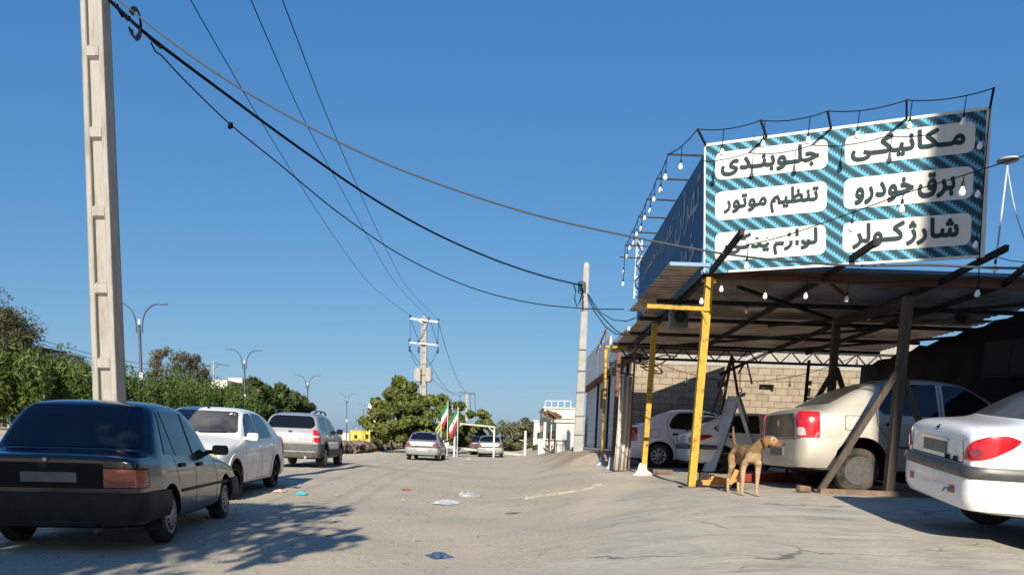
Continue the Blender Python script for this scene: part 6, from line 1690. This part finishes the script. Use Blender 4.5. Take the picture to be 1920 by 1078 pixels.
def tree(name, label, base, h, rad, kind, nclump, nleaf, lsize, seed, group, aspect=.5, droop=0.0, clear=.18, shape='dome', trunks=1, clump=(.16, .30), solid=False, stretch=1.0):
    rg = np.random.RandomState(seed); rr = random.Random(seed)
    t = thing(name, label, 'tree', base, 0, group)
    # clump centres
    cs = []
    k = 0
    zc = h * (clear + (1 - clear) * .48); rz_ = h * (1 - clear) * .5
    while len(cs) < nclump and k < 5000:
        k += 1
        v = rg.uniform(-1, 1, 3)
        l = np.linalg.norm(v)
        if l > 1: continue
        if l < .45 and rg.rand() < .6: continue
        z = zc + v[2] * rz_
        u = (z - h * clear) / (h * (1 - clear))
        w_ = {'dome': 1.0, 'cone': 1.15 - .85 * u, 'vase': .55 + .6 * u, 'box': 1.15}[shape]
        cs.append((v[0] * rad * w_ * stretch, v[1] * rad * w_, z))
    cs = np.array(cs)
    per = nleaf // len(cs)
    Vs, n0, Fs = [], 0, []
    for c in cs:
        cr = rad * rg.uniform(*clump)
        q = rg.normal(0, 1, (per, 3)); q /= np.linalg.norm(q, axis=1)[:, None]
        rad_ = cr * (rg.uniform(.55, 1, (per, 1)) if solid else rg.uniform(0, 1, (per, 1)) ** .45 * rg.uniform(.8, 1.35))
        nq = q.copy(); q = q * rad_
        q[:, 2] *= (.8 if droop < .5 else 1.5)
        V, F = leaves(c + q, lsize * rg.uniform(.4, 1.6, per), aspect, rg, droop, nq, .55)
        Vs.append(V); Fs.append(F + n0); n0 += len(V)
    npmesh('crown', np.concatenate(Vs), np.concatenate(Fs), LM[kind], t)
    bm = bmesh.new()
    for i in range(trunks):
        a = rr.uniform(0, 6.28); o_ = .12 * (trunks > 1) * rad
        b0_ = Vector((o_ * math.cos(a), o_ * math.sin(a), -.1)); m0 = Vector((rr.uniform(-.1, .1) * rad + o_ * 2 * math.cos(a), rr.uniform(-.1, .1) * rad, h * clear * 1.2)); e0 = Vector((m0.x * 1.5, m0.y * 1.5, h * .65))
        w0 = .028 * h / trunks ** .5
        tube(bm, smoothpts([b0_, m0, e0], 4), [w0 * (1 - .75 * j / 8) for j in range(9)], 7)
        sel = sorted(range(len(cs)), key=lambda j: (cs[j][0] - e0.x) ** 2 + (cs[j][1] - e0.y) ** 2)[i::max(trunks, 1)][: 9]
        for j in sel:
            c = Vector(cs[j]); s0 = m0.lerp(e0, rr.uniform(0, .7))
            mid = s0.lerp(c, .5) + Vector((0, 0, .06 * h * rr.uniform(-1, 1)))
            tube(bm, smoothpts([s0, mid, c], 3), [w0 * .45 * (1 - .8 * q / 6) for q in range(7)], 5)
    obj('trunk', bm, MT['bark'], t)
    return t
HG = 'green trees of the median hedge'
hz = [(-40, 655, 70, 27), (30, 658, 80, 28), (95, 662, 80, 30), (160, 688, 75, 32), (235, 695, 75, 35), (305, 700, 70, 39), (345, 715, 62, 44), (395, 720, 60, 48), (435, 728, 55, 53)]
hl = ['leftmost green hedge tree, cut by the picture edge', 'green hedge tree on thin trunks left of the navy saloon', 'bright green hedge tree under the ruined roof', 'green hedge tree just left of the near pole', 'green hedge tree just right of the near pole at the wire ornament', 'green hedge tree below the feathery dry tree', 'darker green hedge tree right below the feathery dry tree', 'green hedge tree before the white blocks', 'green hedge tree at the second street lamp']
for i, (px, py, wpx, Y) in enumerate(hz):
    c = P(px, 790, Y); z = gz(c.x, Y); top = P(px, py, Y)
    h = (top.z - z) * .91; rad = wpx / 1390 * Y * .72
    tree('hedge_tree', hl[i], (c.x, Y, z), h, rad, 'hedge', 30, 9500, .10, 10 + i, HG, aspect=.30, droop=.9, clear=.24, shape='box', trunks=2, clump=(.30, .50))
dk = [(475, 712, 66, 60, 'dark'), (520, 716, 62, 66, 'dark'), (555, 733, 46, 70, 'dark'), (505, 735, 60, 62, 'hedge')]
dl = ['dark round tree right of the second street lamp', 'dark round tree behind the silver off-roader', 'small dark tree at the right end of the hedge', 'low green bush in front of the dark round trees']
for i, (px, py, wpx, Y, kd) in enumerate(dk):
    c = P(px, 800, Y); z = gz(c.x, Y); top = P(px, py, Y)
    tree('median_tree', dl[i], (c.x, Y, z), top.z - z, wpx / 1390 * Y * .62, kd, 34, 5200, .21, 40 + i, 'dark trees of the median', aspect=.55, clear=.15, clump=(.22, .36))
c = P(345, 790, 50); tree('dry_tree', 'feathery brownish tree rising above the middle of the hedge', (c.x, 50, gz(c.x, 50)), P(345, 652, 50).z - gz(c.x, 50), 2.5, 'brown', 60, 12000, .10, 51, None, aspect=.28, clear=.2, shape='vase', clump=(.12, .26), trunks=3)
c = P(-2, 770, 36); tree('dry_tree', 'tall brown-green tree at the left picture edge above the hedge', (c.x, 36, gz(c.x, 36)), P(10, 536, 36).z - gz(c.x, 36), 1.75, 'olive', 60, 17000, .09, 52, None, aspect=.3, clear=.25, clump=(.25, .42), trunks=2)
# round-leaved tree in the middle, two humps
c = P(752, 840, 52); z = gz(c.x, 52)
tree('almond_tree', 'big round-leaved green tree in the middle of the road end', (c.x, 52, z), P(742, 708, 52).z - z, 3.1, 'round', 85, 14000, .125, 61, None, aspect=.75, clear=.10, shape='cone', clump=(.11, .19), solid=True, trunks=2)
c = P(815, 845, 53.5); z = gz(c.x, 53.5)
tree('almond_tree', 'lower round-leaved tree joined to the right of the big round-leaved tree', (c.x, 53.5, z), P(822, 731, 53.5).z - z, 2.0, 'round', 44, 8000, .125, 62, None, aspect=.75, clear=.12, clump=(.17, .27), solid=True)
c = P(885, 850, 58); z = gz(c.x, 58)
tree('almond_tree', 'round-leaved bush tree behind the white height frame', (c.x, 58, z), P(880, 768, 58).z - z, 1.75, 'round', 46, 8000, .14, 63, None, aspect=.75, clear=.06, clump=(.16, .26), solid=True)
gt = [(940, 822, 60, 82, 'dark'), (965, 790, 62, 78, 'grey'), (993, 782, 36, 84, 'brown'), (1012, 838, 20, 60, 'grey')]
gl = ['low dark tree at the end of the road', 'dusty grey-green tree left of the white houses', 'yellowish tree beside the white houses', 'small dry bush by the white box']
for i, (px, py, wpx, Y, kd) in enumerate(gt):
    c = P(px, 846, Y); z = gz(c.x, Y)
    tree('roadside_tree', gl[i], (c.x, Y, z), P(px, py, Y).z - z, wpx / 1390 * Y * .6, kd, 26, 3600, .16, 70 + i, 'trees at the end of the road', aspect=.5, clear=.08, clump=(.22, .38))
# tree out of view at the left behind the camera: its shade lies over the navy saloon
tree('shade_tree', 'leafy roadside tree standing left of the camera outside the picture', (-5.5, -2.6, 0), 6.3, 3.0, 'hedge', 40, 5200, .17, 80, None, aspect=.5, clear=.42, clump=(.20, .34))
# taller block behind the camera on the garage side: shades the right of the billboard and yard
t = thing('corner_building', 'tall plain building with overhanging upper floors behind the camera on the garage side', 'building', (4.95, -9.0, 0))
bm = bmesh.new(); box(bm, (9.7, -4, 5.6), (19.4, 8, 11.2)); obj('wall', bm, MT['white'], t)
bm = bmesh.new(); box(bm, (9.4, -4, 12.8), (20, 8.1, 3.2)); obj('upper_floor', bm, MT['white'], t)
for i in range(6):
    for k in range(3):
        bm = bmesh.new(); box(bm, (2.0 + i * 2.9, .0, 2.2 + k * 3.2), (1.3, .06, 1.5)); obj('window', bm, MT['glass'], t)
# ------------------------------------------------------------------ shops with shutters at the right
SX = P(1185, 860, 24).x
sy0 = WY + .3
def shop_y(px): return EYE.y + SX / ((px - 960) / 1390.0)
y1 = shop_y(1084)
gs = gz(SX, sy0 + 3)
SH = thing('shop_row', 'row of shuttered shops with bare sign frames beyond the garage', 'shop', (SX, sy0, gs))
L_ = y1 - sy0; hs = 3.05; ht = P(1150, 655, shop_y(1150)).z - gs
bm = bmesh.new(); box(bm, (4.1, L_ / 2, ht / 2 + .0), (8, L_, ht - .1)); obj('wall', bm, MT['concrete'], SH)
edges = [1182, 1160, 1128, 1108, 1086]
for i in range(4):
    ya, yb = max(shop_y(edges[i]), sy0 + .1) - sy0, shop_y(edges[i + 1]) - sy0
    bm = bmesh.new(); n = 34; prev = None
    for k in range(n * 2 + 1):
        z_ = .05 + (hs - .1) * k / (n * 2); x_ = .06 if k % 2 else .035
        cur = [bm.verts.new((x_, ya + .12, z_)), bm.verts.new((x_, yb - .12, z_))]
        if prev: bm.faces.new((prev[0], prev[1], cur[1], cur[0]))
        prev = cur
    bmesh.ops.recalc_face_normals(bm, faces=bm.faces); obj('roller_shutter', bm, MT['shutter'], SH)
    bm = bmesh.new(); box(bm, (.04, ya + .05, hs / 2), (.14, .12, hs)); obj('shutter_guide', bm, MT['dark_steel'], SH)
    bm = bmesh.new(); ph_ = (.95, 1.15, 1.5, 1.75)[i]; box(bm, (-.02, (ya + yb) / 2, hs + .075 + ph_ / 2), (.08, (yb - ya) - .06, ph_)); obj('sign_panel', bm, M('faded_sign_panel', (.50 + .06 * (i % 2), .53 + .05 * (i % 2), .56), .6, c2=(.58, .60, .61), scale=1.5), SH)
bm = bmesh.new(); box(bm, (-.15, L_ / 2, hs + .03), (.35, L_, .07)); obj('awning', bm, MT['rust'], SH)
bm = bmesh.new()
for py_, hh in ((shop_y(1112) - sy0, .95), (shop_y(1120) - sy0, 1.15), (shop_y(1104) - sy0, .6)): bar(bm, (-.05, py_, hs + .9), (-.05, py_, hs + 1.0 + hh), .06, .06)
bar(bm, (-.05, shop_y(1104) - sy0, hs + 1.55), (-.05, shop_y(1120) - sy0, hs + 2.1), .05, .05)
obj('sign_frame', bm, MT['rust'], SH)
bm = bmesh.new(); box(bm, (-.10, shop_y(1121) - sy0, 2.2), (.10, .5, .8)); obj('meter_box', bm, MT['rust'], SH)
bm = bmesh.new(); box(bm, (-.35, L_ / 2 + .6, -.08), (.9, L_ - 1, .30)); obj('threshold_step', bm, MT['concrete'], SH)
# pale cloth screen by the rusty post
t = thing('cloth_screen', 'pale cloth screen hanging at the left end of the block wall', 'screen', (2.24, 16.6, gz(2.24, 16.6)))
bm = bmesh.new(); prev = None
for i in range(37):
    u = i / 36; x_ = u * .33 + .01 * math.sin(u * 31); y_ = .03 * math.sin(u * 15 + 2 * u * u) + .35 * u
    cur = [bm.verts.new((x_ - .04, y_, .03)), bm.verts.new((x_, y_, 1.1)), bm.verts.new((x_ * .96, y_, 2.15 - .06 * abs(math.sin(u * 9))))]
    if prev:
        for k in range(2): bm.faces.new((prev[k], cur[k], cur[k + 1], prev[k + 1]))
    prev = cur
bmesh.ops.recalc_face_normals(bm, faces=bm.faces); bmesh.ops.solidify(bm, geom=bm.faces[:], thickness=.006)
obj('cloth', bm, M('pale_cloth', (.58, .55, .49), .9, c2=(.46, .43, .38), scale=3), t, True)
bm = bmesh.new(); tube(bm, [(0, 0, 2.15), (.33, .35, 2.15)], .02, 6); bar(bm, (.35, .36, 0), (.35, .36, 2.9), .04, .04); obj('frame', bm, MT['rust'], t)
# ------------------------------------------------------------------ white houses, tank, box at the far right
def house(name, label, px0, px1, Y, pyt, depth, mat, base_py=850, openings=(), group=None, cat='house', rz=0, roof=.12):
    a = P(px0, 830, Y); b = P(px1, 830, Y); z = gz(a.x, Y)
    t = thing(name, label, cat, (a.x, Y, z), rz, group)
    wd = b.x - a.x; hh = P((px0 + px1) / 2, pyt, Y).z - z
    bm = bmesh.new(); box(bm, (wd / 2, depth / 2, hh / 2), (wd, depth, hh)); obj('wall', bm, mat, t)
    bm = bmesh.new(); box(bm, (wd / 2, depth / 2, hh + roof / 2), (wd + .25, depth + .25, roof)); obj('roof', bm, mat, t)
    for (u0, u1, v0, v1, side) in openings:
        bm = bmesh.new()
        if side == 'F': box(bm, ((u0 + u1) / 2 * wd, -.02, (v0 + v1) / 2 * hh), ((u1 - u0) * wd, .08, (v1 - v0) * hh))
        else: box(bm, (-.02, (u0 + u1) / 2 * depth, (v0 + v1) / 2 * hh), (.08, (u1 - u0) * depth, (v1 - v0) * hh))
        obj('window', bm, MT['glass'], t)
    return t
WH = 'white houses at the end of the road'
CRM = M('cream_render', (.66, .60, .50), .85, c2=(.55, .49, .40), scale=1.2)
house('house', 'tall white house with a rooftop railing at the end of the road', 1018, 1076, 62, 766, 10, MT['white'], openings=[(.1, .25, .45, .6, 'L'), (.4, .55, .45, .6, 'L')], group=WH)
house('house', 'low cream house in front of the tall white house', 1032, 1090, 50, 785, 8, CRM, openings=[(.15, .35, .3, .6, 'F'), (.2, .4, .3, .6, 'L')], group=WH)
house('house', 'narrow white house left of the tall white house', 1000, 1022, 72, 790, 9, MT['white'], openings=[(.3, .6, .35, .6, 'F')], group=WH)
t = thing('rooftop_railing', 'thin white railing on the roof of the tall white house', 'railing', P(1022, 764, 63))
a = Vector(t.location); bm = bmesh.new()
ps = [P(px, 764, 63) - a for px in (1022, 1034, 1046, 1058, 1070)]
for q in ps: bar(bm, q, q + Vector((0, 0, .55)), .06, .06)
bar(bm, ps[0] + Vector((0, 0, .55)), ps[-1] + Vector((0, 0, .55)), .06, .06); obj('rail', bm, MT['white_metal'], t)
for (px, py, Y, lab) in ((1021, 779, 61.5, 'air conditioner on the wall of the tall white house'), (1043, 803, 49.5, 'air conditioner on the wall of the cream house')):
    t = thing('air_conditioner', lab, 'air conditioner', P(px, py, Y)); bm = bmesh.new(); box(bm, (0, 0, 0), (.5, .4, .4), None, 0, .03); obj('case', bm, MT['strip'], t)
t = house('shed', 'white shed with a torn dark awning below the cream house', 1042, 1082, 40, 792, 5, MT['white'], cat='shed', openings=[(.15, .8, .05, .72, 'L')])
bm = bmesh.new()
rr = random.Random(8)
for i in range(18):
    box(bm, (rr.uniform(-.4, .2), 4.8 * i / 18, 1.9 + .02 * i + rr.uniform(-.08, .08)), (.5, .35, .05), Euler((rr.uniform(-.4, .4), .5, rr.uniform(-.4, .4))).to_matrix())
obj('awning', bm, MT['plank'], t)
q = G(1016, 850); Yt = 46
t = thing('white_container', 'white metal box container by the dry bush', 'container', (P(1007, 840, Yt).x, Yt, gz(P(1007, 840, Yt).x, Yt)))
hh = P(1016, 824, Yt).z - t.location.z
bm = bmesh.new(); box(bm, (.35, .4, hh / 2), (.6, .8, hh), None, 0, .02); obj('body', bm, MT['white_metal'], t)
bm = bmesh.new(); box(bm, (.35, .4, hh + .03), (.66, .86, .05)); obj('lid', bm, MT['white_metal'], t)
Yt = 40; xa = P(1060, 840, Yt).x
t = thing('water_tank', 'rounded white water tank behind the slim grey pole', 'tank', (xa + .35, Yt, gz(xa, Yt)))
hh = P(1068, 812, Yt).z - t.location.z
bm = bmesh.new(); lathe(bm, [(.50, 0), (.53, .05), (.53, hh - .15), (.44, hh - .03), (.12, hh + .02), (.1, hh + .06)], 24); fix(bm); obj('body', bm, MT['white_metal'], t, True, 50)
q = P(1040, 838, 38); t = thing('steel_bench', 'dark steel bench in front of the white shed', 'bench', (q.x, 38, gz(q.x, 38)))
bm = bmesh.new(); bar(bm, (-.5, 0, .62), (.6, 0, .62), .3, .06)
for x_ in (-.45, .1, .55): bar(bm, (x_, 0, 0), (x_, 0, .6), .05, .05)
obj('frame', bm, MT['dark_steel'], t)
q = P(984, 850, 48); b = Vector((q.x, 48, gz(q.x, 48))); 
t = thing('bollard_post', 'short white post standing at the end of the dirt mound', 'post', b)
bm = bmesh.new(); hh = P(984, 808, 48).z - b.z; lathe(bm, [(.09, 0), (.085, hh), (.05, hh + .03)], 10); fix(bm); obj('post', bm, MT['white_metal'], t, True, 40)
bm = bmesh.new(); bar(bm, (0, 0, hh * .6), (-.38, 0, hh * .64), .05, .04); obj('arm', bm, MT['white_metal'], t)
# height frame, rail, round sign, flags
Yf = 45.5
p0 = P(852, 840, Yf); p0.z = gz(p0.x, Yf)
t = thing('height_frame', 'white steel height frame over the road end', 'frame', p0)
O_ = Vector(p0)
a = P(853, 793, Yf) - O_; b = P(927, 800, Yf + 2) - O_
bm = bmesh.new(); bar(bm, (0, 0, 0), a, .10, .10); obj('post', bm, MT['white_metal'], t)
bm = bmesh.new(); bar(bm, (b.x, b.y, gz(b.x + O_.x, Yf + 2) - O_.z), b, .10, .10); obj('post', bm, MT['white_metal'], t)
bm = bmesh.new(); bar(bm, a, b, .10, .10); bar(bm, a + Vector((0, 0, -.42)), a.lerp(b, .17), .07, .07); bar(bm, b + Vector((0, 0, -.42)), b.lerp(a, .17), .07, .07); obj('beam', bm, MT['white_metal'], t)
a = P(822, 836, 46.5); b = P(982, 853, 52)
t = thing('guard_rail', 'long white rail running behind the height frame', 'rail', a)
bm = bmesh.new(); bar(bm, (0, 0, 0), b - a, .08, .16); obj('rail', bm, MT['white_metal'], t)
for u in (.05, .5, .95):
    q = a.lerp(b, u); bm = bmesh.new(); bar(bm, (q.x - a.x, q.y - a.y, gz(q.x, q.y) - a.z), (q.x - a.x, q.y - a.y, q.z - a.z), .07, .07); obj('post', bm, MT['white_metal'], t)
q = P(834, 850, 44.5); q.z = gz(q.x, 44.5)
t = thing('round_sign', 'round grey back of a road sign beside the silver saloon', 'road sign', q)
zc = P(834, 832, 44.5).z - q.z
bm = bmesh.new(); lathe(bm, [(.22, -.01), (.225, 0), (.22, .01)], 24, 'Y', Matrix.Translation((0, 0, zc))); fix(bm); obj('disc', bm, MT['galv'], t)
bm = bmesh.new(); tube(bm, [(0, .02, 0), (0, .02, zc + .1)], .025, 8); obj('post', bm, MT['galv'], t)
FLAGM = [M('flag_green', (.025, .15, .07), .8), M('flag_white', (.52, .52, .50), .8), M('flag_red', (.34, .025, .03), .8), M('flag_yellow', (.42, .36, .07), .8)]
def flag(label, px, pyb, pyt, Y, L, Hf, stripes, fall, seed, emblem):
    b = P(px, pyb, Y); b.z = gz(b.x, Y); top = P(px, pyt, Y); h = top.z - b.z
    t = thing('flag', label, 'flag', b, 0, 'flags by the road')
    bm = bmesh.new(); tube(bm, [(0, 0, 0), (0, 0, h)], .025, 7); obj('flagpole', bm, MT['white_metal'], t)
    rg = random.Random(seed); n, m = 14, 12
    bm = bmesh.new(); grid = []
    for i in range(n + 1):
        u = i / n
        row = []
        for j in range(m + 1):
            v = j / m
            x_ = L * u * (.34 - .10 * v); z_ = h - .03 - v * Hf - fall * abs(L) * u * (.85 + .15 * v); y_ = .10 * math.sin(u * 8 + v * 1.5 + seed) * u
            row.append(bm.verts.new((x_, y_, z_)))
        grid.append(row)
    for i in range(n):
        for j in range(m):
            f = bm.faces.new((grid[i][j], grid[i][j + 1], grid[i + 1][j + 1], grid[i + 1][j])); f.smooth = True
            f.material_index = stripes[j * len(stripes) // m]
            if emblem and i in (6, 7) and j in (5, 6): f.material_index = 2
    obj('cloth', bm, FLAGM, t)
flag('large green white and red flag hanging at the height frame', 857, 850, 763, 44.8, -1.7, .85, [0, 1, 2], .62, 1, True)
flag('smaller green white and red flag behind the large one', 838, 848, 752, 47, -1.3, 1.0, [0, 1, 2], .6, 2, False)
flag('small yellow and green flag left of the larger flags', 826, 850, 788, 46, -1.0, .5, [3, 0, 3, 0], .6, 3, False)
O_ = None
# ------------------------------------------------------------------ far left and road edge
YEL = M('ochre_render', (.58, .38, .06), .8, c2=(.48, .32, .07), scale=.8)
house('building', 'low ochre yellow building beyond the street lamps', 657, 694, 150, 808, 8, YEL, cat='building', openings=[(.2, .35, .2, .6, 'F'), (.75, .92, .2, .7, 'F')])
house('building', 'small white kiosk left of the ochre building', 642, 655, 155, 812, 5, MT['white'], cat='kiosk')
house('building', 'white tower block behind the left side of the round-leaved tree', 690, 706, 190, 757, 12, MT['white'], cat='building', openings=[(.2, .8, .55, .62, 'F'), (.2, .8, .75, .82, 'F')])
house('building', 'distant white apartment block above the hedge', 398, 428, 230, 713, 14, MT['white'], cat='building', openings=[(.1, .28, .45, .6, 'F'), (.4, .6, .45, .6, 'F'), (.7, .9, .45, .6, 'F'), (.1, .9, .75, .85, 'F')])
house('building', 'second distant white block right of the apartment block', 430, 456, 250, 709, 14, MT['white'], cat='building', openings=[(.15, .85, .7, .8, 'F')])
t = house('building', 'ruined grey building with a thin roof canopy behind the left hedge', 45, 80, 75, 655, 8, MT['concrete_grey'], cat='building')
a = P(72, 655, 75) - Vector(t.location); b = P(103, 657, 75) - Vector(t.location)
bm = bmesh.new(); bar(bm, a, b, 4, .15); bar(bm, b + Vector((-.5, 0, -.1)), b + Vector((-.5, 0, -3)), .25, .25); bar(bm, a + Vector((0, 0, -.7)), b + Vector((-.3, 0, -.7)), .2, .3); obj('roof_canopy', bm, MT['dark_steel'], t)
t = thing('lattice_pole', 'thin distant pole with a tilted crossarm right of the feathery dry tree', 'pole', (P(402, 760, 95).x, 95, 0))
hh = P(402, 676, 95).z
bm = bmesh.new(); lathe(bm, [(.16, 0), (.1, hh)], 8); fix(bm); obj('shaft', bm, MT['concrete'], t)
bm = bmesh.new(); bar(bm, (-.2, 0, hh - .3), (2.0, 0, hh - .55), .1, .1); bar(bm, (0, 0, hh - 1.1), (.7, 0, hh - .5), .06, .06); obj('crossarm', bm, MT['lamp_post'], t)
# rubble wall along the left road edge
bm = bmesh.new(); rr = random.Random(6)
pa = P(638, 846, 43); pb_ = P(752, 848, 70)
for i in range(260):
    u = rr.random(); c = pa.lerp(pb_, u); s = rr.uniform(.16, .42) * (1.2 - .3 * u)
    vs = box(bm, (c.x + rr.uniform(-.35, .35), c.y + rr.uniform(-.3, .3), gz(c.x, c.y) + rr.uniform(.05, .62 - .28 * u)), (s * 1.25, s, s * .8), Euler((rr.random(), rr.random(), rr.random() * 3)).to_matrix())
    for v in vs: v.co += Vector((rr.uniform(-.06, .06), rr.uniform(-.06, .06), rr.uniform(-.06, .06)))
tag(obj('rubble_bank', bm, M('rubble', (.085, .07, .055), .95, c2=(.17, .14, .11), scale=1.6, bump=.5)), 'long bank of dark rubble along the left edge of the road', 'rubble bank')
# litter
def sheet_bit(name, label, px, py, w_, l_, hgt, mat, seed, cat, rz=0):
    q = G(px, py); rg = np.random.RandomState(seed); n = 9
    bm = bmesh.new(); grid = []
    for i in range(n):
        row = []
        for j in range(n):
            u, v = i / (n - 1) - .5, j / (n - 1) - .5
            rad = max(0, 1 - (2 * u) ** 2 * 1.0) * max(0, 1 - (2 * v) ** 2)
            row.append(bm.verts.new((u * w_ * (1 + .2 * rg.rand()), v * l_ * (1 + .2 * rg.rand()), .012 + hgt * (rad ** .5) * (.25 + 1.0 * rg.rand()))))
        grid.append(row)
    for i in range(n - 1):
        for j in range(n - 1): bm.faces.new((grid[i][j], grid[i + 1][j], grid[i + 1][j + 1], grid[i][j + 1]))
    bmesh.ops.recalc_face_normals(bm, faces=bm.faces)
    bmesh.ops.solidify(bm, geom=bm.faces[:], thickness=.004)
    o = obj(name, bm, mat, None, False, loc=q); o.rotation_euler = (0, 0, rz)
    return tag(o, label, cat)
WB = M('white_plastic', (.42, .42, .40), .6, c2=(.24, .23, .21), scale=9)
sheet_bit('plastic_bag', 'crumpled white plastic bag on the concrete', 879, 930, .42, .6, .085, WB, 1, 'bag', .2)
sheet_bit('plastic_bag', 'flattened grey plastic bag beside the white one', 838, 944, .36, .45, .06, M('grey_plastic_bag', (.34, .36, .39), .4), 2, 'bag', -.4)
sheet_bit('plastic_bag', 'crumpled blue wrapper in the foreground', 825, 1044, .19, .22, .035, M('blue_plastic', (.015, .04, .12), .5, c2=(.10, .14, .22), scale=18), 3, 'wrapper', .5)
sheet_bit('carton', 'flat turquoise packet on the road by the white saloon', 565, 927, .20, .18, .05, M('turquoise_card', (.05, .36, .42), .5), 4, 'packet')
sheet_bit('paper_scrap', 'pinkish paper scrap left of the turquoise packet', 525, 922, .20, .3, .05, M('pink_paper', (.50, .36, .30), .7), 5, 'paper')
sheet_bit('paper_scrap', 'tiny red wrapper on the road centre', 761, 919, .18, .1, .03, M('red_wrapper', (.30, .04, .03), .5), 6, 'wrapper')
sheet_bit('paper_scrap', 'small white scrap right of the turquoise packet', 634, 929, .09, .1, .02, WB, 7, 'paper')
sheet_bit('paper_scrap', 'small white scrap below the red wrapper', 757, 939, .08, .08, .02, WB, 8, 'paper')
sheet_bit('paper_scrap', 'white scrap near the farther silver saloon', 880, 862, .35, .5, .09, WB, 9, 'paper')
sheet_bit('rag', 'thin dark rubber strip on the concrete in the middle foreground', 965, 963, .26, .035, .012, MT['rubber'], 10, 'strip', .35)
# pale broken edge of the concrete apron
pts = [G(*q) for q in ((985, 935), (1010, 929), (1040, 924), (1075, 918), (1105, 912), (1123, 907))]
bm = bmesh.new(); rr = random.Random(12); prev = None
for i, q in enumerate(smoothpts(pts, 5)):
    wv = .10 + .22 * min(i / 14, 1) * (1 if i < 22 else .4) + rr.uniform(-.04, .04)
    cur = []
    for k, (dy, dz) in enumerate(((-wv * .7, -.02), (-wv * .5, .014), (0, .024), (wv * .8, .02), (wv * 1.4, -.01))):
        cur.append(bm.verts.new(q + Vector((rr.uniform(-.02, .02), dy * 2 + rr.uniform(-.03, .03), dz + rr.uniform(-.012, .012)))))
    if prev:
        for k in range(4): bm.faces.new((prev[k], cur[k], cur[k + 1], prev[k + 1]))
    prev = cur
bmesh.ops.recalc_face_normals(bm, faces=bm.faces)
tag(obj('broken_kerb', bm, M('pale_mortar', (.53, .45, .34), .9, c2=(.40, .335, .25), scale=7, bump=.5)), 'pale broken concrete edge running across the ground left of the garage', 'kerb')
# loose pebbles on the road: nobody could count them
rs = np.random.RandomState(9)
N = 5200
px_ = rs.uniform(-5.5, 2.6, N); py_ = 2.6 + rs.uniform(0, 1, N) ** 1.6 * 16
keep = px_ < -0.6 + .22 * (py_ - 5) + rs.normal(0, .5, N); px_, py_ = px_[keep], py_[keep]; N = len(px_)
pz_ = g(px_, py_); sz = rs.gamma(1.6, .0032, N) + .002
base_v = np.array([(1, 0, 0), (-1, 0, 0), (0, 1, 0), (0, -1, 0), (0, 0, 1), (0, 0, -1)], float)
base_f = np.array([(0, 2, 4), (2, 1, 4), (1, 3, 4), (3, 0, 4), (2, 0, 5), (1, 2, 5), (3, 1, 5), (0, 3, 5)])
V = base_v[None] * sz[:, None, None] * rs.uniform(.6, 1.3, (N, 6, 3)) * np.array([1.2, 1.2, .7]) + np.stack([px_, py_, pz_ + sz * .25], -1)[:, None, :]
F = (base_f[None] + 6 * np.arange(N)[:, None, None]).reshape(-1, 3)
tag(npmesh('gravel', V.reshape(-1, 3), F, M('pebble', (.33, .285, .225), .9, c2=(.13, .11, .09), scale=25)), kind='stuff')
